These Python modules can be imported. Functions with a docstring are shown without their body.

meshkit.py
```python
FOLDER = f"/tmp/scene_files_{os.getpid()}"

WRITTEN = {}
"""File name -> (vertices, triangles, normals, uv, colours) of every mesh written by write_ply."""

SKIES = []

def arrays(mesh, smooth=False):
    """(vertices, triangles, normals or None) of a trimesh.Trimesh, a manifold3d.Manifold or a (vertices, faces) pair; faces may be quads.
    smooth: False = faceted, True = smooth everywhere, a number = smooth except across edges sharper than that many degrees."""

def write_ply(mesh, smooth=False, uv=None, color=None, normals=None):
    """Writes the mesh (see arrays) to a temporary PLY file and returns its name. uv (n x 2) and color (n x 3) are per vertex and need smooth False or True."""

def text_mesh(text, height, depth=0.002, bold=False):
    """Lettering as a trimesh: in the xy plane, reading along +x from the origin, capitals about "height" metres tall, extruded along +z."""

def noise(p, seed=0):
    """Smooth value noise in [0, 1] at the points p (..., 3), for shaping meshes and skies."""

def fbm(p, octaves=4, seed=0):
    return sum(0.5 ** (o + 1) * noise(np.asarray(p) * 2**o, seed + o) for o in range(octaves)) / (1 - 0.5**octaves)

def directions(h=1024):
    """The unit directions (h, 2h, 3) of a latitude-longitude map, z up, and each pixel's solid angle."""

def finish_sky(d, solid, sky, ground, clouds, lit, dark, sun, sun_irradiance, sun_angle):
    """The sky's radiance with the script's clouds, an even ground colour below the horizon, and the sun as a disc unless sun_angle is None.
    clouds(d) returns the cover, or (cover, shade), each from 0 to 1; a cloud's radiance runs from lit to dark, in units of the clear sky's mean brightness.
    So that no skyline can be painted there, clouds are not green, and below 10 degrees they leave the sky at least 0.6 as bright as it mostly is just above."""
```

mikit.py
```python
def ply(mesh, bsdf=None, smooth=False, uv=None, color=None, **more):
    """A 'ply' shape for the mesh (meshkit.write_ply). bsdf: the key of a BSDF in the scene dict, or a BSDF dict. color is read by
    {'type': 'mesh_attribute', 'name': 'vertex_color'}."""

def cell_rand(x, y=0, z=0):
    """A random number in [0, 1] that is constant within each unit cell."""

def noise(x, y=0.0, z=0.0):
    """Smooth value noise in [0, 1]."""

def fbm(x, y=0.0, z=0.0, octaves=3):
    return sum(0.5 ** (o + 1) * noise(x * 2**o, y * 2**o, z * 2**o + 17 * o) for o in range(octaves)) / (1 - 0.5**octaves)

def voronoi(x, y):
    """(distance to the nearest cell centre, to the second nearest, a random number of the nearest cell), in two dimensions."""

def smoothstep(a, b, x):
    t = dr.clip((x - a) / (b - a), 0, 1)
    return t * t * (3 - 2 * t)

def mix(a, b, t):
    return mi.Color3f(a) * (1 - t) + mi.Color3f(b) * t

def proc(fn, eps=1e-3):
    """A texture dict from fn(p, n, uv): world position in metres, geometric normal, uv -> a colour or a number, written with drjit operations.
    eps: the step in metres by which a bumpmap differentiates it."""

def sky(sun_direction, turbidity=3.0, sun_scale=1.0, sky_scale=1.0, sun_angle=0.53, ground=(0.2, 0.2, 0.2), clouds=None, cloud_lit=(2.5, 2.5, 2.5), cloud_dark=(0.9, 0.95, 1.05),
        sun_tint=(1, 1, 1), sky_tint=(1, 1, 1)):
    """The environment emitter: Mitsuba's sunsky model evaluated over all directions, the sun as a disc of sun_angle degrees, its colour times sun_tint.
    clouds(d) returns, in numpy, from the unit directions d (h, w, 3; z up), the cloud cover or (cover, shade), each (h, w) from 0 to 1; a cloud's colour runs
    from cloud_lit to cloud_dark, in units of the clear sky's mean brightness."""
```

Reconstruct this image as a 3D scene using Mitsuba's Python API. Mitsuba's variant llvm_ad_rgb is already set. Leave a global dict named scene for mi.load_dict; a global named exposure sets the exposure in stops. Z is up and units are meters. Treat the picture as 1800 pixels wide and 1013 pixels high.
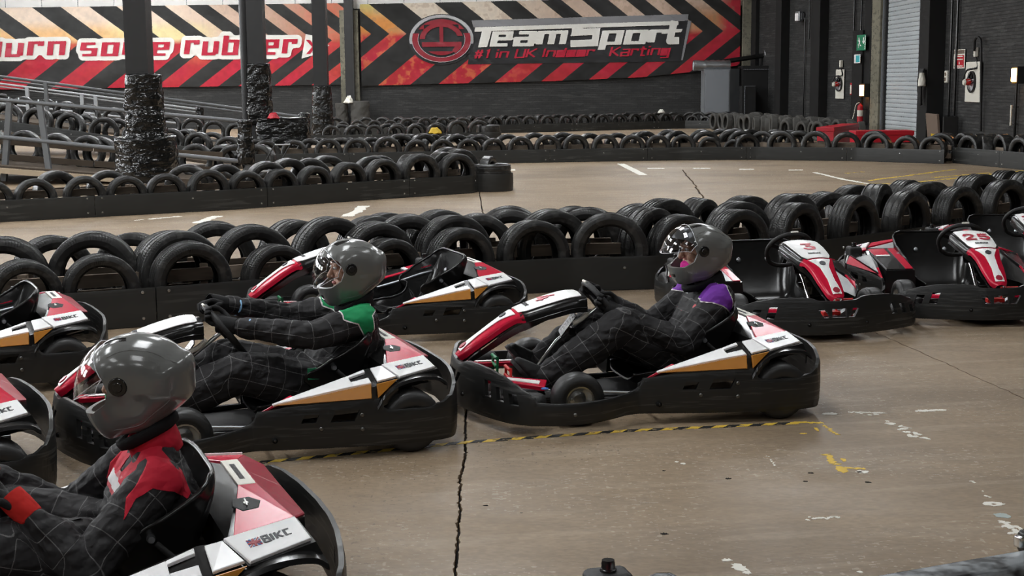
import math, random
import numpy as np, trimesh, manifold3d as m3
import drjit as dr
import mitsuba as mi
import mikit, meshkit
from mikit import noise, fbm, voronoi, cell_rand, smoothstep, mix
from shapely.geometry import Polygon, LineString, box as sbox, Point
from shapely import affinity
from shapely.ops import unary_union

T = mi.ScalarTransform4f
scene, labels = {}, {}
# ---------------------------------------------------------------- camera: standing eye height, phone lens of about 50 mm
EYE, PITCH, ROLL = 1.65, math.atan((506.5 - 142.0) / 2500.0), 0.0085
fwd = [0.0, math.cos(PITCH), -math.sin(PITCH)]
up0 = np.array([0.0, math.sin(PITCH), math.cos(PITCH)])
up = up0 * math.cos(ROLL) + np.array([1.0, 0, 0]) * math.sin(ROLL)
scene['camera'] = {'type': 'perspective', 'fov_axis': 'x', 'fov': math.degrees(2 * math.atan(900 / 2500.0)), 'near_clip': 0.05, 'far_clip': 400.0,
                   'to_world': T().look_at(origin=[0, 0, EYE], target=[fwd[0], fwd[1], EYE + fwd[2]], up=[float(x) for x in up])}
exposure = 1.22
# ---------------------------------------------------------------- light: daylight through translucent roof-light panels
ROOF = 6.6
SKYLIGHT = dict(rgb=(0.96, 0.985, 1.0), power=6.0)
# (x, y, width, length, strength)
ROOFLIGHTS = [(x, y, 1.3, 3.4, s * (1.15 if y > 40 and x < -5 else .8 if y > 27 else 1.0)) for y in (-8.0, -1.0, 6.5, 13.5, 20.5, 27.5, 34.5, 41.5, 47.5) for x, s in ((-12.5, 1.5 if y > 5 else .5), (-6.9, 1.25 if y > 5 else .5), (-1.2, 1.0 if y > 5 else .45), (4.4, (.40 if y < 5 else .5 if y < 20 else 1.15)))]
# tall glazed bays of the left-hand wall (outside the frame): x, y0, y1, z0, z1, radiance
LEFTBAYS = [(-19.96, y, y + 4.2, 2.9, 5.6, 5.0) for y in (3.0, 9.0, 15.0, 21.0, 27.0, 33.0, 39.0, 45.0)]
# ---------------------------------------------------------------- helpers
def numbered(k):
    if k not in USED:
        USED[k] = 0
        return k
    USED[k] += 1
    return f'{k}_{USED[k]:03d}'
USED = {}
STUFF = ('skirt_bolts', 'bolts', 'lug_nuts', 'strip_text', 'lettering', 'flag', 'board_caption', 'steering_knuckles', 'brake_linkage', 'column_clamp', 'tie_block', 'chassis_frame')   # small pieces, too small to pick apart

def thing(name, label, cat, group=None):
    k = numbered(name)
    labels[k] = {'label': label, 'category': cat}
    if group: labels[k]['group'] = group
    return k

def struct(name, mesh, mat, smooth=False, parent=None, label=None, **kw):
    k = numbered(parent + '__' + name if parent else name)
    scene[k] = mikit.ply(mesh, mat, smooth=smooth, **kw)
    if not parent: labels[k] = {'kind': 'structure', **({'label': label} if label else {})}
    elif label: labels[k] = {'label': label}
    return k

def part(parent, name, mesh, mat, smooth=False, label=None, tw=None, **kw):
    if not isinstance(mesh, dict) and len(mesh.faces) == 0: return None
    k = numbered(parent + '__' + name)
    d = mesh if isinstance(mesh, dict) else mikit.ply(mesh, mat, smooth=smooth, **kw)
    if tw is not None: d = {**d, 'to_world': T(np.asarray(tw).tolist())}
    scene[k] = d
    if label: labels[k] = {'label': label}
    return k

def single(name, label, cat, mesh, mat, smooth=False, group=None, tw=None, kind=None, **kw):
    k = thing(name, label, cat, group)
    d = mesh if isinstance(mesh, dict) else mikit.ply(mesh, mat, smooth=smooth, **kw)
    if tw is not None: d = {**d, 'to_world': T(np.asarray(tw).tolist())}
    scene[k] = d
    if kind: labels[k]['kind'] = kind
    return k

def pieces(parent, name, mesh, mat, smooth=False, label=None, tw=None):
    """each separate piece of the mesh as a part of its own"""
    m = mesh.copy(); m.merge_vertices(); ks = [part(parent, name, q, mat, smooth, label, tw) for q in m.split(only_watertight=False) if len(q.faces) > 3]; return ks

class Proto:
    """parts of a thing, built once; copies get entries of their own"""
    def __init__(s): s.items, s.names, s.lab = [], {}, {}
    def add(s, name, mesh, mat, smooth=False, label=None, **kw):
        if name in s.names:
            s.names[name] += 1; name = f'{name}_{s.names[name]:03d}'
        else: s.names[name] = 0
        s.items.append((name, mikit.ply(mesh, mat, smooth=smooth, **kw)))
        if label: s.lab[name] = label
        return name
    def place(s, key, M, skip=(), paint={}):
        for n, d in s.items:
            if any(n == q or n.startswith(q + '_0') or n.startswith(q + '__') for q in skip): continue
            scene[key + '__' + n] = {**d, 'to_world': T(np.asarray(M).tolist())}
            for q, mt in paint.items():
                if q in n: scene[key + '__' + n]['bsdf'] = {'type': 'ref', 'id': mt}
            if n in s.lab and not (paint and 'side_pod' in n): labels[key + '__' + n] = {'label': s.lab[n]}
            if n.split('__')[-1].rstrip('_0123456789') in STUFF: labels.setdefault(key + '__' + n, {})['kind'] = 'stuff'

def pose(x, y, z=0, yaw=0, pitch=0, roll=0, s=1.0):
    c, n = math.cos(yaw), math.sin(yaw); R = np.array([[c, -n, 0], [n, c, 0], [0, 0, 1.0]])
    c, n = math.cos(pitch), math.sin(pitch); R = R @ np.array([[c, 0, n], [0, 1, 0], [-n, 0, c]])
    c, n = math.cos(roll), math.sin(roll); R = R @ np.array([[1, 0, 0], [0, c, -n], [0, n, c]])
    M = np.eye(4); M[:3, :3] = R * s; M[:3, 3] = (x, y, z); return M

def frame(o, X, Y=None, Z=None):
    """4x4 with x axis X, and y axis near Y (or z axis near Z)"""
    X = np.asarray(X, float); X /= np.linalg.norm(X)
    if Y is not None:
        Zv = np.cross(X, Y); Zv /= np.linalg.norm(Zv); Yv = np.cross(Zv, X)
    else:
        Yv = np.cross(Z, X); Yv /= np.linalg.norm(Yv); Zv = np.cross(X, Yv)
    M = np.eye(4); M[:3, 0], M[:3, 1], M[:3, 2], M[:3, 3] = X, Yv, Zv, o; return M

def cat(*ms):
    ms = [m for m in (ms[0] if len(ms) == 1 and isinstance(ms[0], (list, tuple)) else ms)]
    return trimesh.util.concatenate(ms)
def tri(v, f): return trimesh.Trimesh(np.asarray(v, float), np.asarray(f, int), process=False)
def from_m(m):
    q = m.to_mesh(); return tri(q.vert_properties[:, :3], q.tri_verts)
def to_m(t):
    t = t.copy(); t.merge_vertices()
    return m3.Manifold(m3.Mesh(np.ascontiguousarray(t.vertices, dtype=np.float32), np.ascontiguousarray(t.faces, dtype=np.uint32)))
def bx(x0, x1, y0, y1, z0, z1):
    m = trimesh.creation.box((x1 - x0, y1 - y0, z1 - z0)); m.apply_translation(((x0 + x1) / 2, (y0 + y1) / 2, (z0 + z1) / 2)); return m
def obox(p, q, w, h, upv=(0, 0, 1)):
    """bar from p to q, w wide (sideways) and h high"""
    p, q = np.asarray(p, float), np.asarray(q, float); L = np.linalg.norm(q - p)
    upv = (1, 0, 0) if abs((q - p)[2]) > .95 * L and tuple(upv) == (0, 0, 1) else upv
    m = trimesh.creation.box((L, w, h)); m.apply_transform(frame((p + q) / 2, q - p, Z=upv)); return m
def rbox(sx, sy, sz, r, seg=8):
    s = m3.Manifold.sphere(r, seg); a, b, c = sx / 2 - r, sy / 2 - r, sz / 2 - r
    return from_m(m3.Manifold.batch_hull([s.translate((i * a, j * b, k * c)) for i in (-1, 1) for j in (-1, 1) for k in (-1, 1)]))
def moved(m, M): m = m.copy(); m.apply_transform(np.asarray(M)); return m
def shift(m, x, y, z): m = m.copy(); m.apply_translation((x, y, z)); return m
def grid_faces(n, m, cu=False, cv=False):
    i, j = np.meshgrid(np.arange(n if cu else n - 1), np.arange(m if cv else m - 1), indexing='ij'); i, j = i.ravel(), j.ravel()
    a, b, c, d = i * m + j, ((i + 1) % n) * m + j, ((i + 1) % n) * m + (j + 1) % m, i * m + (j + 1) % m
    return np.vstack([np.stack([a, b, c], 1), np.stack([a, c, d], 1)])
def gridmesh(P, cu=False, cv=False):
    P = np.asarray(P, float); return tri(P.reshape(-1, 3), grid_faces(P.shape[0], P.shape[1], cu, cv))
def shell(P, t):
    """closed thin shell of a grid of points; the inner face lies t below (against the grid's normals)"""
    P = np.asarray(P, float); n, m = P.shape[:2]
    N = np.cross(np.gradient(P, axis=0), np.gradient(P, axis=1)); N /= np.linalg.norm(N, axis=2, keepdims=True) + 1e-12
    Q = P - N * t; A = n * m; f = grid_faces(n, m)
    fs = [f, f[:, ::-1] + A]
    ring = [(i, 0) for i in range(n)] + [(n - 1, j) for j in range(1, m)] + [(i, m - 1) for i in range(n - 2, -1, -1)] + [(0, j) for j in range(m - 2, 0, -1)]
    r = np.array([i * m + j for i, j in ring]); r2 = np.roll(r, -1)
    fs += [np.stack([r, r + A, r2], 1), np.stack([r2, r + A, r2 + A], 1)]
    mm = tri(np.vstack([P.reshape(-1, 3), Q.reshape(-1, 3)]), np.vstack(fs))
    return mm
def spline(pts, n):
    """Catmull-Rom through the points, n samples"""
    p = np.asarray(pts, float); p = np.vstack([2 * p[0] - p[1], p, 2 * p[-1] - p[-2]])
    out = []
    for u in np.linspace(0, len(p) - 3 - 1e-9, n):
        i = int(u); t = u - i; a, b, c, d = p[i:i + 4]
        out.append(.5 * ((2 * b) + (c - a) * t + (2 * a - 5 * b + 4 * c - d) * t * t + (3 * b - a - 3 * c + d) * t ** 3))
    return np.array(out)
def tube(pts, r, seg=8, closed=False):
    p = np.asarray(pts, float); n = len(p); r = np.broadcast_to(r, (n,))
    t = (np.roll(p, -1, 0) - np.roll(p, 1, 0)) if closed else np.gradient(p, axis=0)
    t /= np.linalg.norm(t, axis=1, keepdims=True) + 1e-12
    a = np.cross(t[0], [0, 0, 1.0] if abs(t[0][2]) < .9 else [1.0, 0, 0]); a /= np.linalg.norm(a); fr = []
    for k in range(n):
        a = a - t[k] * (a @ t[k]); a /= np.linalg.norm(a); fr.append((a, np.cross(t[k], a)))
    ang = np.arange(seg) * 2 * math.pi / seg
    P = np.array([p[k] + r[k] * (np.cos(ang)[:, None] * fr[k][0] + np.sin(ang)[:, None] * fr[k][1]) for k in range(n)])
    m = gridmesh(P, cu=closed, cv=True)
    if not closed:
        v = np.vstack([m.vertices, p[:1], p[-1:]]); N = n * seg; k = np.arange(seg); k2 = (k + 1) % seg
        m = tri(v, np.vstack([m.faces, np.stack([k * 0 + N, k, k2], 1), np.stack([k * 0 + N + 1, (n - 1) * seg + k2, (n - 1) * seg + k], 1)]))
        m.invert() if m.volume < 0 else None
    elif m.volume < 0: m.invert()
    return m
def lathe(prof, seg=32, closed=False, uv=False):
    """(r, z) profile turned about z"""
    pr = np.asarray(prof, float); n = len(pr); k = seg + 1 if uv else seg
    ang = np.arange(k) * 2 * math.pi / seg
    P = np.stack([pr[:, None, 0] * np.cos(ang), pr[:, None, 0] * np.sin(ang), np.repeat(pr[:, 1:2], k, 1)], -1)
    if closed and uv: P = np.concatenate([P, P[:1]])
    m = gridmesh(P, cu=closed and not uv, cv=not uv)
    vol = np.einsum('ij,ij->i', m.triangles[:, 0], np.cross(m.triangles[:, 1], m.triangles[:, 2])).sum()
    if vol < 0: m.invert()
    if uv:
        q = np.vstack([pr, pr[:1]]) if closed else pr
        s = np.concatenate([[0], np.cumsum(np.linalg.norm(np.diff(q, axis=0), axis=1))])
        U = np.stack(np.broadcast_arrays((ang / (2 * math.pi))[None, :], s[:, None]), -1).reshape(-1, 2)
        return m, U
    return m
def prism(poly, z0, z1):
    """shapely polygon(s) extruded from z0 to z1"""
    gs = [g for g in getattr(poly, 'geoms', [poly]) if g.area > 1e-9]
    m = cat([trimesh.creation.extrude_polygon(g, z1 - z0, engine='earcut') for g in gs]); m.apply_translation((0, 0, z0)); return m
def plate(pts, t, proud=0.0):
    """thin prism of a convex, nearly flat polygon in space, its face proud above the points"""
    p = np.asarray(pts, float); n = np.zeros(3)
    for i in range(len(p)): n += np.cross(p[i], p[(i + 1) % len(p)])
    n /= np.linalg.norm(n); k = len(p); c = p.mean(0)
    b = c + (p - c) * (1 - .003 / max(.02, np.linalg.norm(p - c, axis=1).min()))
    v = np.vstack([b + n * proud, p + n * (proud - .002), p + n * (proud - t)])
    f = [[0, i, i + 1] for i in range(1, k - 1)] + [[2 * k, 2 * k + i + 1, 2 * k + i] for i in range(1, k - 1)]
    for L in (0, k):
        for i in range(k):
            j = (i + 1) % k; f += [[L + i, L + k + i, L + k + j], [L + i, L + k + j, L + j]]
    return tri(v, f)
def poly_on(shape2d, M, t=.003):
    """flat shapes (x, y in metres) as thin raised pieces in the frame M"""
    m = prism(shape2d, -.001, t); m.apply_transform(M); return m
def hullpts(pts):
    return from_m(m3.Manifold.hull_points(np.asarray(pts, np.float32)))
def inter(xs, ys, x): return np.interp(x, xs, ys)
def mirror(m):
    m = m.copy(); m.vertices[:, 1] *= -1; m.invert(); return m
# ---------------------------------------------------------------- materials
def pr(color, rough=.5, spec=.5, metallic=0.0, **kw):
    c = color if isinstance(color, dict) else {'type': 'rgb', 'value': list(color)}
    r = rough if isinstance(rough, dict) else float(rough)
    d = {'type': 'principled', 'base_color': c, 'roughness': r, 'metallic': float(metallic)}
    if not metallic: d['specular'] = float(spec)
    d.update(kw); return d
def mat(k, d, two=True): scene[k] = {'type': 'twosided', 'bsdf': d} if two else d; return k
def bump(d, fn, scale, eps=1e-3): return {'type': 'bumpmap', 'arbitrary': mikit.proc(fn, eps), 'scale': float(scale), 'bsdf': d}
def C3(c, k): return mi.Color3f(*c) * k

def floor_fn(p, n, uv):
    a = fbm(p.x * .45 + .2 * p.y, p.y * .7, 3, 4); b = fbm(p.x * 2.3 + 9, p.y * 3.6, 5, 4); g = fbm(p.x * 44, p.y * 80, 1, 3)
    streak = smoothstep(.54, .74, fbm(p.x * 1.6 + p.y * .9, p.y * 11.0 - p.x * 2.2, 2, 4)); dark = smoothstep(.46, .74, fbm(p.x * .7 + 40, p.y * 1.1 - 7, 8, 4)); fine = smoothstep(.55, .75, fbm(p.x * 5 + p.y, p.y * 17 + p.x * 2, 21, 3))
    c = mix((.188, .136, .086), (.268, .203, .137), a * .55 + b * .45)
    c = mix(c, (.135, .098, .064), .55 * dark); c = mix(c, (.34, .28, .21), .20 * streak); c = mix(c, (.16, .12, .085), .22 * fine)
    spot = smoothstep(.80, .86, noise(p.x * 60, p.y * 90, 4)) * smoothstep(.5, .7, noise(p.x * 2, p.y * 2, 9)); c = mix(c, (.5, .46, .4), .22 * spot)
    pit = smoothstep(.86, .90, noise(p.x * 70 + 7, p.y * 90, 14)) * smoothstep(.55, .7, noise(p.x * 1.5, p.y * 1.1, 3)); c = mix(c, (.09, .07, .055), .5 * pit)
    return c * (.86 + .28 * g)
def floor_rough(p, n, uv):
    return .36 + .22 * fbm(p.x * 2.2, p.y * 4.5, 7, 4) + .06 * noise(p.x * 30, p.y * 60, 2)
mat('m_floor', pr(mikit.proc(floor_fn), mikit.proc(floor_rough), .35))
mat('m_joint', pr((.012, .010, .009), .9, .2))
def brick_fn(p, n, uv):      # black painted stretcher-bond brickwork, worn
    s = dr.select(dr.abs(n.x) > dr.abs(n.y), p.y, p.x); row = dr.floor(p.z / .077)
    jx = dr.abs(s / .23 + .5 * (row - 2 * dr.floor(row / 2)) - dr.floor(s / .23 + .5 * (row - 2 * dr.floor(row / 2))) - .5); jz = dr.abs(p.z / .077 - row - .5)
    mort = dr.maximum(smoothstep(.46, .5, jx), smoothstep(.40, .47, jz))
    v = cell_rand(dr.floor(s / .23 + .5 * (row - 2 * dr.floor(row / 2))), row, 3)
    w = fbm(s * .9, p.z * 1.6, 2, 4); c = mix((.020, .0205, .021), (.040, .040, .039), v * .4 + w * .6)
    scr = smoothstep(.60, .75, fbm(s * 2.0, p.z * 16, 6, 3)); c = mix(c, (.085, .085, .082), .30 * scr)
    return mix(c, (.011, .011, .011), .5 * mort)
def brick_h(p, n, uv):
    s = dr.select(dr.abs(n.x) > dr.abs(n.y), p.y, p.x); row = dr.floor(p.z / .077)
    jx = dr.abs(s / .23 + .5 * (row - 2 * dr.floor(row / 2)) - dr.floor(s / .23 + .5 * (row - 2 * dr.floor(row / 2))) - .5); jz = dr.abs(p.z / .077 - row - .5)
    return 1 - dr.maximum(smoothstep(.44, .5, jx), smoothstep(.38, .48, jz)) + .3 * noise(s * 9, p.z * 9, 1)
mat('m_brick', bump(pr(mikit.proc(brick_fn), .62, .35), brick_h, .007, 4e-3))
def conc_fn(p, n, uv):
    w = fbm(p.x * 2 + p.y * 2, p.z * 2.2, 1, 4); g = fbm((p.x + p.y) * 14, p.z * 14, 5, 3)
    c = mix((.13, .125, .095), (.25, .235, .18), w); return mix(c, (.06, .057, .046), smoothstep(.55, .7, g) * .5)
mat('m_concrete', pr(mikit.proc(conc_fn), .85, .25))
mat('m_white_wall', pr((.78, .77, .74), .6, .3))
mat('m_roof', pr((.22, .22, .22), .8, .2))
mat('m_black_wall', pr((.012, .012, .012), .7, .3))
mat('m_steel_dark', pr((.016, .016, .0165), .42, .5))
def scuff_fn(p, n, uv):
    s = p.x * .8 + p.y * .6
    a = smoothstep(.56, .74, fbm(s * 3.0, p.z * 42, 3, 3)); b = fbm(s * 1.3, p.z * 5, 8, 4)
    c = mix((.015, .0154, .0146), (.029, .0295, .0275), b); return mix(c, (.085, .085, .08), .33 * a * smoothstep(.35, .6, noise(s * 1.7, p.z * 3, 5)))
mat('m_panel', pr(mikit.proc(scuff_fn), .46, .45))
mat('m_bolt', pr((.55, .55, .53), .35, metallic=1.0))
def timber_fn(p, n, uv):
    g = fbm((p.x + p.y) * 3, p.z * 30, 2, 3); return mix((.10, .078, .058), (.25, .20, .155), g)
mat('m_timber', pr(mikit.proc(timber_fn), .8, .25))
mat('m_timber_dark', pr((.060, .046, .034), .85, .2))
mat('m_timber_light', pr((.34, .27, .19), .75, .25))
def rub_fn(p, n, uv):
    a = fbm(p.x * 5, p.y * 5, p.z * 5, 3); b = smoothstep(.52, .72, fbm(p.x * 17, p.y * 17, p.z * 17, 3))
    c = mix((.010, .010, .0098), (.025, .0245, .0235), a); return mix(c, (.075, .072, .066), .38 * b)
def tread_h(p, n, uv):       # uv: turns, arc of the profile in metres
    u = uv.x * 88; t = uv.y; w = t * 30
    sip = smoothstep(.36, .46, dr.abs(u + .8 * dr.sin(w) - dr.floor(u + .8 * dr.sin(w)) - .5))
    return 1 - sip + .12 * noise(uv.x * 300, t * 300, 1)
mat('m_tyre_tread', bump(pr(mikit.proc(rub_fn), .34, .55), tread_h, .005, 1e-3))
def side_h(p, n, uv): return fbm(p.x * 35, p.y * 35, p.z * 35, 3)
mat('m_tyre', bump(pr(mikit.proc(rub_fn), .30, .55), side_h, .004, 1e-3))
mat('m_slick', pr((.019, .019, .019), .42, .5))
def wrap_h(p, n, uv):        # crumpled stretch film
    q = fbm(p.x * 3 + p.y * 3, p.z * 7, p.x * 2, 4); f = dr.abs(fbm(p.x * 6 - p.y * 4, p.z * 14, p.y * 5 + 4, 3) - .5) * 2
    return q * 1.1 + f * .6
mat('m_wrap', bump(pr((.006, .0062, .006), .12, .5), wrap_h, .034, 2e-3))
# kart finishes
def kscuff(p, n, uv):
    a = smoothstep(.54, .72, fbm(p.x * 6, p.y * 6, p.z * 85, 3)) * smoothstep(.4, .65, noise(p.x * 3, p.y * 3, p.z * 9))
    return mix((.0125, .0128, .0125), (.065, .065, .062), .45 * a)
def kscuff_h(p, n, uv): return fbm(p.x * 9, p.y * 9, p.z * 90, 3)
mat('m_skirt', bump(pr(mikit.proc(kscuff), .37, .5), kscuff_h, .0015, 1e-3))
mat('m_black', pr((.0085, .0085, .0085), .20, .55))
mat('m_black_matt', pr((.014, .014, .014), .55, .4))
mat('m_edge', pr((.30, .30, .29), .35, .5))
mat('m_seat', pr((.010, .010, .010), .20, .55))
def red_fn(p, n, uv): return mix((.46, .006, .030), (.54, .010, .040), fbm(p.x * 9, p.y * 9, p.z * 9, 2))
mat('m_red', pr(mikit.proc(red_fn), .20, .4))
mat('m_red_dark', pr((.30, .008, .025), .3, .5, clearcoat=.5, clearcoat_gloss=.92))
mat('m_number', pr((.42, .008, .03), .35, .5))
mat('m_white', pr((.86, .86, .85), .22, .5, clearcoat=.6, clearcoat_gloss=.92))
mat('m_offwhite', pr((.70, .68, .60), .4, .5))
mat('m_orange', pr((.50, .20, .028), .3, .5))
mat('m_ink', pr((.018, .02, .025), .4, .5))
mat('m_blue', pr((.02, .10, .35), .4, .5))
mat('m_steel', pr((.62, .62, .60), .28, metallic=1.0))
mat('m_chrome', pr((.8, .8, .8), .12, metallic=1.0))
mat('m_duct', pr((.22, .235, .255), .35, .5))
mat('m_galv', pr((.50, .52, .54), .38, metallic=1.0))
mat('m_green_paint', pr((.006, .16, .055), .4, .5))
mat('m_red_paint', pr((.55, .02, .015), .4, .5))
mat('m_box_red', pr((.42, .010, .022), .45, .45))
mat('m_helmet', pr((.135, .138, .133), .16, .5, clearcoat=1.0, clearcoat_gloss=.97))
mat('m_glove', pr((.010, .010, .0105), .75, .3))
mat('m_boot', pr((.012, .012, .012), .6, .35))
mat('m_skin', pr((.42, .24, .17), .5, .4))
mat('m_hair', pr((.02, .012, .008), .6, .4))
mat('m_visor', {'type': 'thindielectric', 'int_ior': 1.5}, two=False); mat('m_visor_smoke', {'type': 'thindielectric', 'int_ior': 1.6, 'specular_transmittance': {'type': 'rgb', 'value': [.50, .51, .53]}}, two=False); mat('m_fixing', pr((.16, .16, .155), .35, metallic=1.0))
mat('m_grey_paint', pr((.17, .18, .19), .5, .4))
mat('m_rail', pr((.10, .105, .11), .45, .5))
mat('m_rail_light', pr((.34, .35, .36), .45, .5))
mat('m_sign_green', pr((.02, .20, .10), .4, .4))
mat('m_sign_cyan', pr((.06, .42, .46), .4, .4))
mat('m_card_brown', pr((.15, .11, .085), .7, .3))
mat('m_yellow', pr((.55, .36, .02), .5, .4))
def slat_fn(p, n, uv): return mix((.40, .44, .46), (.50, .54, .56), fbm(p.y * 1.2, p.z * 2.5, 3, 3))
mat('m_door', pr(mikit.proc(slat_fn), .45, .5))
# ---------------------------------------------------------------- the setting
rng = np.random.default_rng(7)
def ragged(pts, w, step, seed, amp):
    """ragged strip polygon along a polyline"""
    r = np.random.default_rng(seed); L = LineString(pts); n = int(L.length / step) + 2
    a, b = [], []
    for s in np.linspace(0, L.length, n):
        p, q = L.interpolate(s), L.interpolate(min(s + .05, L.length)); p0 = L.interpolate(max(s - .05, 0))
        d = np.array([q.x - p0.x, q.y - p0.y]); d /= np.linalg.norm(d) + 1e-9; N = np.array([-d[1], d[0]])
        o = r.normal() * amp
        a.append(np.array([p.x, p.y]) + N * (w * (.5 + .35 * r.random()) + o)); b.append(np.array([p.x, p.y]) - N * (w * (.5 + .35 * r.random()) - o))
    return Polygon(a + b[::-1]).buffer(0)
FLOOR = sbox(-20, -12, 13, 52.2)
joints = [ragged([(-.10, -12), (-.185, 4.0), (-.20, 4.6), (-.205, 5.0), (-.21, 5.3), (-.225, 5.8), (-.215, 6.2), (-.235, 6.8), (-.24, 9.2)], .0095, .022, 3, .0026),
          ragged([(-.24, 9.2), (-.27, 12), (-.33, 17), (-.5, 22), (-.6, 28.6)], .012, .10, 4, .004),
          ragged([(1.60, 14.5), (2.02, 11.8), (2.36, 9.3), (2.62, 7.4), (2.95, 4.5), (3.3, 1.0)], .006, .07, 5, .006),
          ragged([(3.15, 26.2), (2.9, 22.5), (2.3, 15.0)], .02, .2, 6, .01)]
struct('floor', prism(FLOOR.difference(unary_union(joints)), -.03, 0), 'm_floor', label='worn brown concrete floor with a ragged dark joint')
struct('underlay', prism(FLOOR, -.08, -.03), 'm_joint', parent='floor', label='dark bottom of the floor joints')
# paint and tape that is left on the floor: thin chips
def blob(cx, cy, rx, ry, seed, rot=0.0, rough=.45):
    r = np.random.default_rng(seed); n = 22; a = np.linspace(0, 2 * math.pi, n, endpoint=False)
    q = 1 - rough * r.random(n); P = Polygon(np.stack([rx * q * np.cos(a), ry * q * np.sin(a)], 1)).buffer(0)
    return affinity.translate(affinity.rotate(P, rot, origin=(0, 0)), cx, cy)
def chips(line, w, n, seed, size, keep=.6):
    r = np.random.default_rng(seed); L = LineString(line); out = []
    for s in np.linspace(0, 1, n):
        if r.random() > keep: continue
        p = L.interpolate(s, normalized=True)
        out.append(blob(p.x + r.normal() * w * .3, p.y + r.normal() * w * .3, size * (.5 + r.random()), size * (.35 + .6 * r.random()), int(r.integers(1e6)), r.random() * 180))
    return unary_union(out)
mat('m_paint_white', pr((.60, .58, .52), .6, .4)); mat('m_paint_yellow', pr((.56, .37, .05), .6, .4)); mat('m_paint_grey', pr((.30, .34, .32), .6, .4))
def paint(shape, m, label): struct('paint_mark', prism(shape, -.002, .0012), m, parent='floor', label=label)
W_, Y_ = 'm_paint_white', 'm_paint_yellow'
paint(unary_union([blob(1.58, 6.896, .04, .03, 1), blob(1.55, 6.89, .02, .02, 2)]), W_, 'chipped white floor paint behind the kart with the purple-shouldered driver')
paint(ragged([(1.67, 6.925), (1.84, 6.907)], .012, .01, 3, .004).union(chips([(1.70, 6.91), (1.77, 6.86), (1.84, 6.9)], .015, 16, 4, .012)), W_, 'worn white triangle of floor paint')
paint(chips([(2.02, 6.935), (2.15, 6.955)], .012, 14, 5, .025, .9), W_, 'white paint fleck furthest right of its row')
paint(chips([(1.80, 6.72), (1.84, 6.62), (1.865, 6.51), (1.89, 6.40)], .05, 26, 6, .020, .8), W_, 'broken white paint line')
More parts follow.
